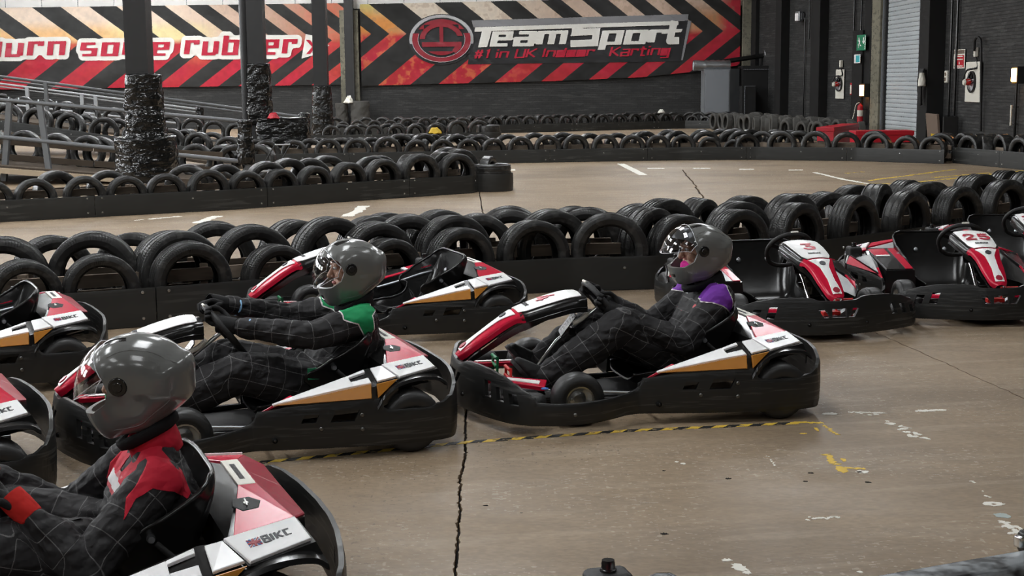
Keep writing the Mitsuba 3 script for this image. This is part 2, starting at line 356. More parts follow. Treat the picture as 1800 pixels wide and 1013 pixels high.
paint(chips([(1.89, 5.76), (1.889, 5.64), (1.886, 5.45)], .02, 14, 7, .014, .6), W_, 'thin flecks of white line paint')
paint(blob(1.872, 5.365, .047, .033, 8, 0, .3).difference(blob(1.87, 5.36, .012, .014, 80)), W_, 'white paint block near the right edge')
paint(blob(1.855, 5.215, .032, .040, 9, 20, .3), 'm_paint_grey', 'grey-green paint patch near the right edge')
paint(chips([(1.835, 5.15), (1.845, 4.93)], .04, 40, 10, .018, .9), W_, 'flaking white line at the right edge')
paint(unary_union([blob(.735, 4.735, .022, .018, 11), blob(.768, 4.66, .028, .05, 12, 20), blob(.785, 4.61, .02, .02, 13)]), W_, 'white paint scab near the bottom edge')
paint(chips([(1.11, 5.2), (1.17, 5.2), (1.23, 5.22)], .02, 16, 14, .012, .7), W_, 'small white flecks in the middle of the floor')
paint(unary_union([blob(.71, 6.02, .012, .012, 15), blob(.735, 5.99, .014, .018, 16)]), W_, 'small white fleck left of the middle')
paint(blob(1.165, 4.606, .012, .012, 17), W_, 'lone white fleck at the bottom edge')
paint(chips([(1.12, 6.1), (1.125, 5.95)], .01, 12, 18, .006, .8), W_, 'faint white scratch')
paint(unary_union([ragged([(1.34, 6.715), (1.50, 6.715)], .02, .012, 19, .008), ragged([(1.49, 6.66), (1.515, 6.47)], .012, .01, 20, .004), blob(1.44, 6.58, .012, .045, 21), blob(1.36, 6.50, .02, .012, 22)]), Y_, 'torn yellow tape end')
paint(unary_union([ragged([(1.39, 6.13), (1.387, 5.95)], .020, .015, 23, .008), blob(1.395, 5.88, .028, .06, 24, 0, .35), ragged([(1.40, 5.875), (1.495, 5.90)], .016, .01, 25, .012), blob(1.44, 6.03, .014, .035, 26)]), Y_, 'yellow paint corner mark')
paint(blob(1.475, 5.835, .035, .028, 27).difference(blob(1.462, 5.835, .018, .014, 28)), 'm_paint_white', 'pale ring round a bolt hole')
for x, y, r, s in ((1.254, 5.826, .016, 1), (1.462, 5.835, .013, 2), (.894, 5.75, .016, 3), (1.205, 5.70, .012, 4), (1.458, 5.68, .016, 5), (.64, 5.88, .008, 6), (.55, 5.03, .018, 7), (-.11, 5.40, .012, 8), (.03, 5.3, .006, 9)):
    paint(blob(x, y, r, r * .8, 40 + s), 'm_joint', 'dark pit in the concrete')
paint(sbox(-.12, 24.9, .12, 28.2) if 0 else affinity.skew(sbox(2.17, 24.85, 2.32, 28.3), -2.2, 0, origin=(2.2, 26.6)), W_, 'white line by the far barrier')
for i, (a, b, y) in enumerate(((2.56, 2.88, 26.74), (3.40, 3.72, 26.62), (4.21, 4.47, 26.25), (5.05, 5.3, 25.9))): paint(ragged([(a, y), (b, y - .05)], .16, .08, 50 + i, .01), W_, 'white floor dash before the far barrier')
paint(ragged([(-2.02, 17.6), (-1.97, 19.1)], .11, .12, 55, .012), W_, 'white floor line left of the middle'); paint(ragged([(-3.76, 16.9), (-3.68, 17.8)], .10, .1, 56, .012), W_, 'white floor line below the padded steel column')
paint(chips([(-4.6, 17.3), (-4.15, 17.8)], .06, 24, 57, .05, .8), W_, 'worn white floor line at the left'); paint(sbox(-.06, 26.4, .08, 26.8), W_, 'white floor square at the barrier end')
for i, l in enumerate(([(5.76, 22.99), (8.0, 25.66)], [(6.29, 22.41), (9.05, 25.15)], [(7.01, 23.65), (8.3, 24.66)], [(5.87, 24.83), (6.27, 25.25)], [(5.5, 22.4), (6.3, 22.3)])): paint(ragged(l, .07, .2, 60 + i, .012).difference(chips(l, .08, 30, 90 + i, .06, .5)), Y_, 'faded yellow floor line at the right')
paint(ragged([(5.36, 25.2), (5.45, 23.6), (5.66, 21.9)], .07, .2, 66, .012), W_, 'white floor line at the right')
# black and yellow hazard tape
tp = []
L = LineString([(-1.30, 6.00), (-.22, 6.39), (.53, 6.58), (1.0, 6.65), (1.42, 6.715)]); n = int(L.length / .062)
tk = thing('hazard_tape', 'black and yellow striped hazard tape stuck along the floor', 'tape')
r = np.random.default_rng(5); tape_bits = {0: [], 1: []}
for i in range(n):
    a, b = L.interpolate(i * .062), L.interpolate((i + 1) * .062); d = np.array([b.x - a.x, b.y - a.y]); d /= np.linalg.norm(d); N = np.array([-d[1], d[0]]) * .021; sk = d * .02
    q = [np.array([a.x, a.y]) - N - sk, np.array([b.x, b.y]) - N - sk, np.array([b.x, b.y]) + N + sk, np.array([a.x, a.y]) + N + sk]; q = Polygon(q)
    for _ in range(3):
        if r.random() < (.35 if i % 2 else .6): f = r.random(); q = q.difference(blob(a.x + (b.x - a.x) * f, a.y + (b.y - a.y) * f + r.normal() * .02, .012 + .014 * r.random(), .012, int(r.integers(1e6))))
    tape_bits[i % 2].append(q)
for i in (0, 1):
    part(tk, 'stripes', prism(unary_union(tape_bits[i]), -.002, .0015), 'm_paint_yellow' if i == 0 else 'm_black_matt', label='yellow stripes' if i == 0 else 'black stripes')
labels[tk + '__stripes']['kind'] = 'stuff'; labels[tk + '__stripes_001']['kind'] = 'stuff'

def wallpt(px, py, Y=51.9):
    """the point of the back wall seen at the survey position (px, py) of the standing viewer"""
    a, b = (px - 900) / 2500.0, (py - 506.5 + .0085 * (px - 900)) / 2500.0; dy, dz = math.cos(PITCH) - b * math.sin(PITCH), -math.sin(PITCH) - b * math.cos(PITCH); return a * Y / dy, EYE + dz * Y / dy
PX = lambda x: wallpt(x, 75)[0]; PZ = lambda x, y: wallpt(x, y)[1]
# walls
def wall(name, pts, h, m, label, t=.25, z0=0):
    struct(name, prism(LineString(pts).buffer(t / 2, cap_style=2, join_style=2), z0, h), m, label=label)
struct('wall_back', bx(-20.2, 8.9, 52, 52.25, 0, 4.3), 'm_brick', label='black painted brick wall behind the banners')
struct('upper_cladding', bx(-20.2, 8.9, 51.99, 52.25, PZ(300, 18), ROOF), 'm_white_wall', parent='wall_back', label='white cladding above the banners')
for i in range(22): struct('cladding_joint', bx(-19.4 + i * 1.3, -19.385 + i * 1.3, 51.98, 52.0, 4.2, ROOF), 'm_grey_paint', parent='wall_back')
WA, WB, WC = np.array([8.72, 52.0]), np.array([10.8, 41.8]), np.array([10.96, 29.5])
def right_run(pts): # wall thickness lies outside the room
    return Polygon([*pts, *[(x + .3, y + .05) for x, y in pts[::-1]]]).buffer(0)
struct('wall_right', prism(right_run([tuple(WA), tuple(WB + (WB - WA) / 60)]), 0, ROOF), 'm_brick', label='black brick wall left of the roller door')
struct('near_run', prism(right_run([(10.865, 36.85), tuple(WC), (11.2, 10), (11.4, -12)]), 0, ROOF), 'm_brick', parent='wall_right', label='black brick wall right of the roller door')
struct('lintel', prism(right_run([tuple(WB), (10.865, 36.85)]), 5.4, ROOF), 'm_brick', parent='wall_right')
struct('wall_left', bx(-20.3, -20, -12, 52.2, 0, ROOF), 'm_brick', label='brick wall on the left')
struct('wall_front', bx(-20.2, 11.8, -12.3, -12, 0, ROOF), 'm_brick', label='brick wall behind the viewer')
# pilasters and columns on the right wall: (x0, y0) -> (x1, y1) along the wall, depth, material
def pil(a, b, depth, m, label, h=ROOF, z0=0, name='pilaster', parent='wall_right'):
    a, b = np.array(a, float), np.array(b, float); d = (b - a) / np.linalg.norm(b - a); N = np.array([-d[1], d[0]]); N = N if N[0] < 0 or (abs(N[0]) < .3 and N[1] < 0) else -N
    q = Polygon([a - N * .05, b - N * .05, b + N * depth, a + N * depth]); return struct(name, prism(q, z0, h), m, parent=parent, label=label)
def along(px):       # a point of the right wall given by its bearing (the tangent of the angle off straight ahead)
    for P, Q in ((WA, WB), (WB, WC)):
        d = Q - P; t = (px * P[1] - P[0]) / (d[0] - px * d[1])
        if t <= 1.02: return P + d * t
    return P + d * t
struct('pillar', bx(8.35, 8.80, 51.7, 52.02, 0, ROOF), 'm_concrete', parent='wall_back', label='mottled concrete pillar at the right end of the banner')
pil(along(.1690), along(.1728), .14, 'm_black_wall', 'black pilaster beside the concrete pillar')
pil(along(.1897), along(.1937), .30, 'm_black_wall', 'black pilaster behind the duct box')
pil(along(.2147), along(.2208), .30, 'm_black_wall', 'black pilaster in the middle of the side wall')
pil(along(.2412), along(.2480), .16, 'm_black_wall', 'black board that carries the exit signs', h=3.05)
pil(along(.2478), along(.2525), .10, 'm_black_wall', 'black pilaster beside the timber post')
pil(along(.2528), along(.2586), .10, 'm_concrete', 'mottled brown post left of the roller door')
pil(along(.2950), along(.3020), .42, 'm_black_wall', 'black pilaster right of the roller door')
struct('pillar', bx(-6.10, -5.44, 51.78, 52.03, 0, 4.2), 'm_concrete', parent='wall_back', label='pale concrete pillar between the banners')
# ceiling and its roof lights
struct('ceiling', bx(-20.3, 11.9, -12.3, 52.3, ROOF, ROOF + .2), 'm_roof', label='grey roof')
for i, (x, y, w, l, s) in enumerate(ROOFLIGHTS):
    fr = prism(sbox(x - w / 2 - .06, y - l / 2 - .06, x + w / 2 + .06, y + l / 2 + .06).difference(sbox(x - w / 2, y - l / 2, x + w / 2, y + l / 2)), ROOF - .12, ROOF)
    k = struct('roof_light', fr, 'm_steel_dark', parent='ceiling')
    pan = mikit.ply(tri([[x - w / 2, y - l / 2, ROOF - .06], [x + w / 2, y - l / 2, ROOF - .06], [x + w / 2, y + l / 2, ROOF - .06], [x - w / 2, y + l / 2, ROOF - .06]], [[0, 2, 1], [0, 3, 2]]), 'm_white_wall')
    pan['emitter'] = {'type': 'area', 'radiance': {'type': 'rgb', 'value': [c * SKYLIGHT['power'] * s for c in SKYLIGHT['rgb']]}}
    scene[k + '__panel'] = pan
    struct('glazing_bar', cat([bx(x - w / 2, x + w / 2, y + j * l / 4 - .025, y + j * l / 4 + .025, ROOF - .10, ROOF - .07) for j in (-1, 0, 1)]), 'm_steel_dark', parent=k)
for i, (x, y0, y1, z0, z1, e) in enumerate(LEFTBAYS):
    k = struct(f'window_{i + 1}', cat([bx(x - .04, x + .06, y0 - .08, y0, z0, z1), bx(x - .04, x + .06, y1, y1 + .08, z0, z1), bx(x - .04, x + .06, y0 - .08, y1 + .08, z0 - .08, z0), bx(x - .04, x + .06, y0 - .08, y1 + .08, z1, z1 + .08)]), 'm_steel_dark', label='glazed bay of the left-hand wall')
    pan = mikit.ply(tri([[x, y0, z0], [x, y1, z0], [x, y1, z1], [x, y0, z1]], [[0, 1, 2], [0, 2, 3]]), 'm_white_wall'); pan['emitter'] = {'type': 'area', 'radiance': {'type': 'rgb', 'value': [c * e for c in SKYLIGHT['rgb']]}}; scene[k + '__glazing'] = pan
    for j in (1, 2): struct('mullion', bx(x - .02, x + .04, y0 + j * 1.4 - .03, y0 + j * 1.4 + .03, z0, z1), 'm_steel_dark', parent=k)
# roller door
DA, DB = along(.2590), np.array([10.865, 36.9]); dd = (DB - DA) / np.linalg.norm(DB - DA); dn = np.array([-dd[1], dd[0]]) * (1 if -dd[1] < 0 else -1)
struct('door_1', prism(Polygon([DA - dn * .20, DB - dn * .20, DB - dn * .12, DA - dn * .12]), 0, 5.4), 'm_black_matt', label='grey steel roller shutter door of horizontal slats')
prof = Polygon([(0, .006), (.014, .018), (.020, .05), (.020, .09), (.012, .118), (0, .122)])
Ld = float(np.linalg.norm(DB - DA)); ms = prism(prof, 0, Ld)
for i in range(44):
    M = np.eye(4); M[:3, 0] = [dn[0], dn[1], 0]; M[:3, 1] = [0, 0, 1]; M[:3, 2] = [dd[0], dd[1], 0]; M[:3, 3] = [DA[0] - dn[0] * .11, DA[1] - dn[1] * .11, .123 * i - .06]
    if np.linalg.det(M[:3, :3]) < 0: M[:3, 2] *= -1; M[:3, 3] = [DB[0] - dn[0] * .11, DB[1] - dn[1] * .11, .123 * i - .06]
    M[:3, 1] = M[:3, 1]
    if i == 0: slat_d = mikit.ply(ms, 'm_door')
    part('door_1', 'slat', slat_d, None, tw=M)
for e, w in ((DA, .10), (DB, .12)):
    part('door_1', 'guide_rail', prism(Polygon([e - dd * w / 2 - dn * .12, e + dd * w / 2 - dn * .12, e + dd * w / 2 + dn * .04, e - dd * w / 2 + dn * .04]), 0, 5.4), 'm_grey_paint')
# ---------------------------------------------------------------- banners
FONT = {'b': (.62, [[(0, 1), (0, 0), (.62, 0), (.62, .7), (0, .7)]]), 'u': (.62, [[(0, .7), (0, 0), (.62, 0)], [(.62, .7), (.62, 0)]]), 'r': (.5, [[(0, 0), (0, .7), (.5, .7), (.5, .52)]]), 'n': (.62, [[(0, 0), (0, .7), (.62, .7), (.62, 0)]]),
        's': (.62, [[(.62, .7), (0, .7), (0, .36), (.62, .36), (.62, 0), (0, 0)]]), 'o': (.62, [[(0, 0), (.62, 0), (.62, .7), (0, .7), (0, 0), (.3, 0)]]), 'm': (1.0, [[(0, 0), (0, .7), (1., .7), (1., 0)], [(.5, .7), (.5, 0)]]), 'e': (.62, [[(.62, 0), (0, 0), (0, .7), (.62, .7), (.62, .36), (0, .36)]]),
        'a': (.62, [[(.02, .7), (.62, .7), (.62, 0), (0, 0), (0, .36), (.62, .36)]]), 'p': (.62, [[(0, -.4), (0, .7), (.62, .7), (.62, 0), (0, 0)]]), 't': (.45, [[(.15, .98), (.15, 0), (.48, 0)], [(-.1, .7), (.5, .7)]]), 'i': (.05, [[(0, 0), (0, .7)], [(0, .86), (0, 1.02)]]), 'd': (.62, [[(.62, 1), (.62, 0), (0, 0), (0, .7), (.62, .7)]]),
        'g': (.62, [[(.62, 0), (0, 0), (0, .7), (.62, .7), (.62, -.28), (.0, -.28)]]), 'I': (.05, [[(0, 0), (0, 1)]]), 'U': (.7, [[(0, 1), (0, 0), (.7, 0), (.7, 1)]]), 'K': (.7, [[(0, 0), (0, 1)], [(.72, 1), (.12, .5), (.72, 0)]]), '1': (.25, [[(.02, .86), (.2, .98), (.2, 0)]]), '#': (.7, [[(.15, 0), (.25, 1)], [(.45, 0), (.55, 1)], [(0, .32), (.7, .32)], [(0, .68), (.7, .68)]]),
        'K2': (.7, []), 'B': (.62, [[(0, 0), (0, 1), (.58, 1), (.58, .54), (0, .54)], [(.58, .52), (.64, .46), (.64, 0), (0, 0)]]), 'C': (.6, [[(.62, .95), (0, .95), (0, .05), (.62, .05)]]), 'T': (.8, [[(-.1, 1), (.8, 1)], [(.3, 1), (.3, 0)]]), ' ': (.25, [])}
def word(text, weight=.2, gap=.30, slant=.2, rnd=.05, fat=1.0):
    x, out = 0, []
    for ch in text:
        w, ls = FONT[ch]
        for l in ls: out.append(affinity.translate(affinity.scale(LineString([(a / fat, b) for a, b in l]).buffer(weight / 2, cap_style=2, join_style=2), fat, 1, origin=(0, 0)), x, 0))
        x += w + gap
    g = unary_union(out).buffer(-rnd * .5).buffer(rnd).buffer(-rnd * .5)
    return affinity.affine_transform(g, [1, slant, 0, 1, 0, 0])
def fit_box(g, x0, x1, z0, z1, slope=0.0):
    a = g.bounds; sx, sz = (x1 - x0) / (a[2] - a[0]), (z1 - z0) / (a[3] - a[1])
    return affinity.affine_transform(g, [sx, 0, slope * sx, sz, x0 - a[0] * sx, z0 - a[1] * sz - slope * sx * a[0]])
def wrinkle(x, z, s):
    q = np.stack([x * .55 + z * .5, z * .9 - x * .25, 0 * x + s], -1)
    a = meshkit.fbm(q * 1.3, 3, s) - .5; b = np.abs(meshkit.noise(np.stack([x * 2.2 + z * 3.0, z * 1.2, 0 * x], -1), s + 5) - .5)
    hem = np.abs(meshkit.noise(np.stack([x * 1.1, 0 * x, 0 * x], -1), s + 9) - .5)
    return .10 * a + .05 * b + .05 * hem
def banner_grid(xs, top, bot, s, nz=40):
    X = np.repeat(xs[:, None], nz, 1); t = np.linspace(0, 1, nz)[None]
    Z = np.array([bot(x) for x in xs])[:, None] * (1 - t) + np.array([top(x) for x in xs])[:, None] * t
    return np.stack([X, 51.86 - wrinkle(X, Z, s), Z], -1)
def decal(poly, s, lift, size=.20):
    m = prism(poly.simplify(.006), 0, .004); v, f = trimesh.remesh.subdivide_to_size(m.vertices, m.faces, size, max_iter=12)
    x, z = v[:, 0], v[:, 1]; y = 51.86 - wrinkle(x, z, s) - lift * 1.8 - v[:, 2]
    mm = tri(np.stack([x, y, z], 1), f); mm.fix_normals() if mm.volume < 0 else None; return mm
def stripes(edges, cx, zc, k):
    def f(p):
        psi = p.x + k * dr.abs(p.z - zc); m = mi.Float(0)
        for a, b in edges: m = dr.maximum(m, smoothstep(a - .015, a + .015, psi) * (1 - smoothstep(b - .015, b + .015, psi)))
        return m
    return f
ZCL, ZCR = PZ(300, 73.5), PZ(1000, 57); EL_H = 1.33 * (PZ(300, 11) - ZCL); ER_H = 1.25 * (PZ(900, 2) - ZCR)
eL = [(PX(a) + EL_H, PX(b) + EL_H) for a, b in ((-88, -40), (7, 64), (115, 165), (213, 263), (298, 338), (375, 408), (443, 475), (506, 534), (571, 602), (640, 680))]
sL = stripes(eL, 0, ZCL, 1.33)
def left_fn(p, n, uv):
    g = fbm(p.x * 1.6, p.z * 2.4, 3, 4); h = fbm(p.x * 7, p.z * 7, 5, 3); q = (p.x + 18.7) / 12.6
    upc = mix((.74, .60, .48), (.46, .27, .20), smoothstep(.45, .95, q)); upc = mix(upc, (.78, .45, .16), smoothstep(.9, .35, p.z - (ZCL - .05)) * (1 - smoothstep(.3, .5, q)) * .8)
    upc = mix(upc, (.70, .62, .22), smoothstep(.9, .4, p.z - (ZCL - .05)) * smoothstep(.3, .42, q) * (1 - smoothstep(.55, .7, q)) * .6); upc = mix(upc, (.55, .13, .07), smoothstep(.8, 1.0, q) * .8)
    upc = mix(upc, (.30, .20, .12), smoothstep(.5, .75, h) * .35 * smoothstep(.4, .8, q))
    lo = mix((.47, .016, .050), (.42, .03, .03), g); lo = mix(lo, (.62, .14, .06), smoothstep(.5, .7, g) * .5 * smoothstep(.8, .2, (ZCL - .2) - p.z)); lo = mix(lo, (.50, .07, .05), smoothstep(.85, 1., q) * .6)
    c = mix(lo, upc, smoothstep(-.12, .12, p.z - ZCL)); blk = mix((.014, .014, .014), (.035, .035, .033), g)
    return mix(blk, c, sL(p)) * (.85 + .3 * h)
eR = [(PX(a) + ER_H, PX(b) + ER_H) for a, b in ((560, 588), (620, 650), (710, 766), (815, 866), (912, 956), (992, 1028), (1073, 1104), (1138, 1170), (1206, 1236), (1268, 1306), (1340, 1370))]
sR = stripes(eR, 0, ZCR, 1.25)
def right_fn(p, n, uv):
    g = fbm(p.x * 1.6, p.z * 2.4, 8, 4); h = fbm(p.x * 6, p.z * 6, 9, 3); q = (p.x + 5.5) / 13.8
    upc = mix((.56, .45, .16), (.66, .58, .48), smoothstep(.02, .14, q)); upc = mix(upc, (.56, .42, .33), smoothstep(.3, .6, q)); upc = mix(upc, (.48, .22, .10), smoothstep(.78, .92, q) * smoothstep(1.2, .5, p.z - (ZCR - .1))); upc = mix(upc, (.46, .03, .05), smoothstep(.93, .97, q))
    upc = mix(upc, (.62, .26, .07), (1 - smoothstep(.1, .16, q)) * smoothstep(1.1, .5, p.z - (ZCR - .07))); upc = mix(upc, (.25, .17, .11), smoothstep(.52, .75, h) * .4)
    lo = mix((.46, .016, .048), (.40, .03, .03), g); lo = mix(lo, (.58, .20, .07), smoothstep(.5, .72, h) * .45 * (1 - smoothstep(.3, .5, q)))
    c = mix(lo, upc, smoothstep(-.15, .15, p.z - ZCR)); blk = mix((.013, .013, .013), (.030, .030, .029), g)
    return mix(blk, c, sR(p)) * (.85 + .3 * h)
mat('m_banner_left', pr(mikit.proc(left_fn), .5, .25)); mat('m_banner_right', pr(mikit.proc(right_fn), .5, .25))
mat('m_print_white', pr((.72, .71, .66), .45, .4)); mat('m_print_red', pr((.44, .010, .035), .45, .4)); mat('m_print_dark', pr((.020, .020, .022), .45, .4)); mat('m_print_grey', pr((.22, .22, .23), .4, .4)); mat('m_print_silver', pr((.42, .42, .43), .35, .4)); mat('m_print_maroon', pr((.26, .018, .03), .4, .4))
lerp = lambda x, x0, x1, a, b: a + (b - a) * (x - x0) / (x1 - x0)
bl = thing('banner', 'banner with chevrons and the red words burn some rubber', 'banner')
part(bl, 'cloth', shell(banner_grid(np.linspace(-19.4, PX(611), 200), lambda x: lerp(x, PX(0), PX(611), PZ(0, 14), PZ(611, 5.5)), lambda x: lerp(x, PX(175), PX(610), PZ(175, 155), PZ(610, 149)), 3), .004), 'm_banner_left', smooth=True)
def slug(words, s, parent, zb, zt):
    backs, fronts = [], []
    for t, x0, x1 in words:
        tall = any(c in t for c in 'bdt'); g = fit_box(word(t, .155, .50, .16, .05, 2.0), PX(x0), PX(x1), zb, zt + (.20 if tall else 0)); fronts.append(g); backs.append(g.buffer(.15, join_style=1).buffer(.12).buffer(-.12))
    [part(parent, 'white_backing', decal(f, s, .012), 'm_print_white') for f in backs]; [pieces(parent, 'letter', decal(f, s, .030), 'm_print_red', label='red letter') for f in fronts]
slug((('burn', -26, 122), ('some', 145, 304), ('rubber', 327, 528)), 3, bl, PZ(250, 98.5), PZ(250, 74))
chev = lambda x, z, w, h, t: Polygon([(x, z), (x + t, z), (x + t + w, z + h / 2), (x + t, z + h), (x, z + h), (x + w, z + h / 2)])
part(bl, 'white_backing', decal(unary_union([Polygon([wallpt(534, 103), wallpt(542, 60), wallpt(557, 63), wallpt(583, 80), wallpt(560, 96)])]), 3, .010), 'm_print_white')
pieces(bl, 'arrow_mark', decal(unary_union([chev(PX(542), PZ(542, 95), .22, .5, .14), chev(PX(555), PZ(555, 95), .22, .5, .14)]), 3, .022), 'm_print_red', label='red double arrow')
br = thing('banner', 'banner with chevrons, round emblem and large TeamSport lettering', 'banner')
botR = lambda x: float(np.interp(x, [PX(640), PX(980), PX(1130), PX(1225), PX(1303)], [PZ(640, 151), PZ(980, 142.5), PZ(1130, 136), PZ(1225, 126), PZ(1303, 115)]))
part(br, 'cloth', shell(banner_grid(np.linspace(PX(638), PX(1304), 200), lambda x: lerp(x, PX(640), PX(980), PZ(640, 7.5), PZ(980, 0)), botR, 11), .004), 'm_banner_right', smooth=True)
zR = PZ
pt = lambda px, y: wallpt(px, y)
plate_ = Polygon([pt(826, 113), pt(835, 36), pt(1214, 25), pt(1213, 36), pt(1219, 37), pt(1201, 108)])
part(br, 'name_board', decal(plate_, 11, .010), 'm_print_dark', label='dark board behind the lettering')
pieces(br, 'silver_border', decal(unary_union([Polygon([pt(833, 36), pt(1214, 25), pt(1213, 36), pt(1205, 37), pt(836, 48)]), Polygon([pt(1213, 36), pt(1219, 37), pt(1203, 106), pt(1200, 106)])]), 11, .016), 'm_print_grey')
w1 = word('eam', .20, .36, .16, .06, 1.5); w2 = word('por', .20, .36, .16, .06, 1.5)
Tt = Polygon([pt(839, 48), pt(1010, 43), pt(1196, 37), pt(1196, 44), pt(1010, 50), pt(868, 55), pt(860, 83), pt(844, 83.5), pt(851, 56), pt(838, 56)])
S_ = unary_union([LineString([pt(1024, 46), pt(1017, 57), pt(1052, 55.5), pt(1049, 75.5), pt(1006, 77)]).buffer(.125, cap_style=2, join_style=2), Polygon([pt(1010, 43), pt(1030, 43), pt(1022, 60), pt(1008, 60)])])
tt = unary_union([LineString([pt(1189, 37), pt(1180, 72), pt(1197, 71.5)]).buffer(.13, cap_style=2, join_style=1), Polygon([pt(1168, 52), pt(1203, 51), pt(1201, 57), pt(1167, 58)])])
head = unary_union([Tt, S_, tt, fit_box(w1, PX(864), PX(1003), zR(864, 82.5), zR(864, 55.5), .006), fit_box(w2, PX(1054), PX(1180), zR(1060, 88), zR(1060, 54), .012)])
pieces(br, 'letter', decal(head.buffer(-.012).buffer(.012), 11, .036), 'm_print_white', label='silver white lettering TeamSport')
sub = unary_union([fit_box(word('#1 in UK Indoor', .15, .24, .22, .04, 1.3), PX(837), PX(1050), zR(840, 104), zR(840, 86), .013), fit_box(word('Karting', .15, .24, .22, .04, 1.3), PX(1073), PX(1183), zR(1073, 104.5), zR(1073, 82), .013)])
pieces(br, 'small_letter', decal(sub, 11, .036), 'm_print_red', label='red letter of #1 in UK Indoor Karting')
cx, cz = pt(780, 69.5); ell = lambda r, a=1.19, b=.90: affinity.translate(affinity.scale(Point(0, 0).buffer(r, 48), a, b), cx, cz)
half = lambda lo, hi: sbox(cx - 2, cz + lo, cx + 2, cz + hi)
part(br, 'emblem_disc', decal(ell(1.0), 11, .018), 'm_print_dark', label='round dark emblem with a silver rim')
part(br, 'emblem_rim', decal(ell(.97).difference(ell(.86)).intersection(half(-.15, 2)), 11, .034, .15), 'm_print_silver')
ring = ell(.90).difference(ell(.71)).intersection(half(-2, .22))
capT = ell(.80).intersection(half(.36, 2)).difference(unary_union([sbox(cx - .62, cz + .30, cx - .07, cz + .52), sbox(cx + .07, cz + .30, cx + .62, cz + .52)]))
stem = sbox(cx - .065, cz - .17, cx + .065, cz + .6)
arc2 = ell(.66).difference(ell(.50)).intersection(half(.02, 2)).difference(sbox(cx + .45, cz - 1, cx + 2, cz + .12)); mid = sbox(cx - .70, cz - .26, cx + .72, cz - .09); low = ell(.62).difference(ell(.47)).intersection(half(-2, -.42)); hook = Polygon([(cx + .72, cz - .1), (cx + .72, cz - .3), (cx + .5, cz - .5), (cx + .38, cz - .4), (cx + .52, cz - .2)])
pieces(br, 'emblem_mark', decal(unary_union([ring, capT, stem, arc2, mid, low, hook]), 11, .045, .12), 'm_print_maroon', label='dark red letters inside a ring')
pieces(br, 'emblem_mark', decal(unary_union([ell(.905).difference(ell(.885)).intersection(half(-2, .2)), ell(.715).difference(ell(.70)).intersection(half(-2, .2))]), 11, .050, .12), 'm_print_silver')
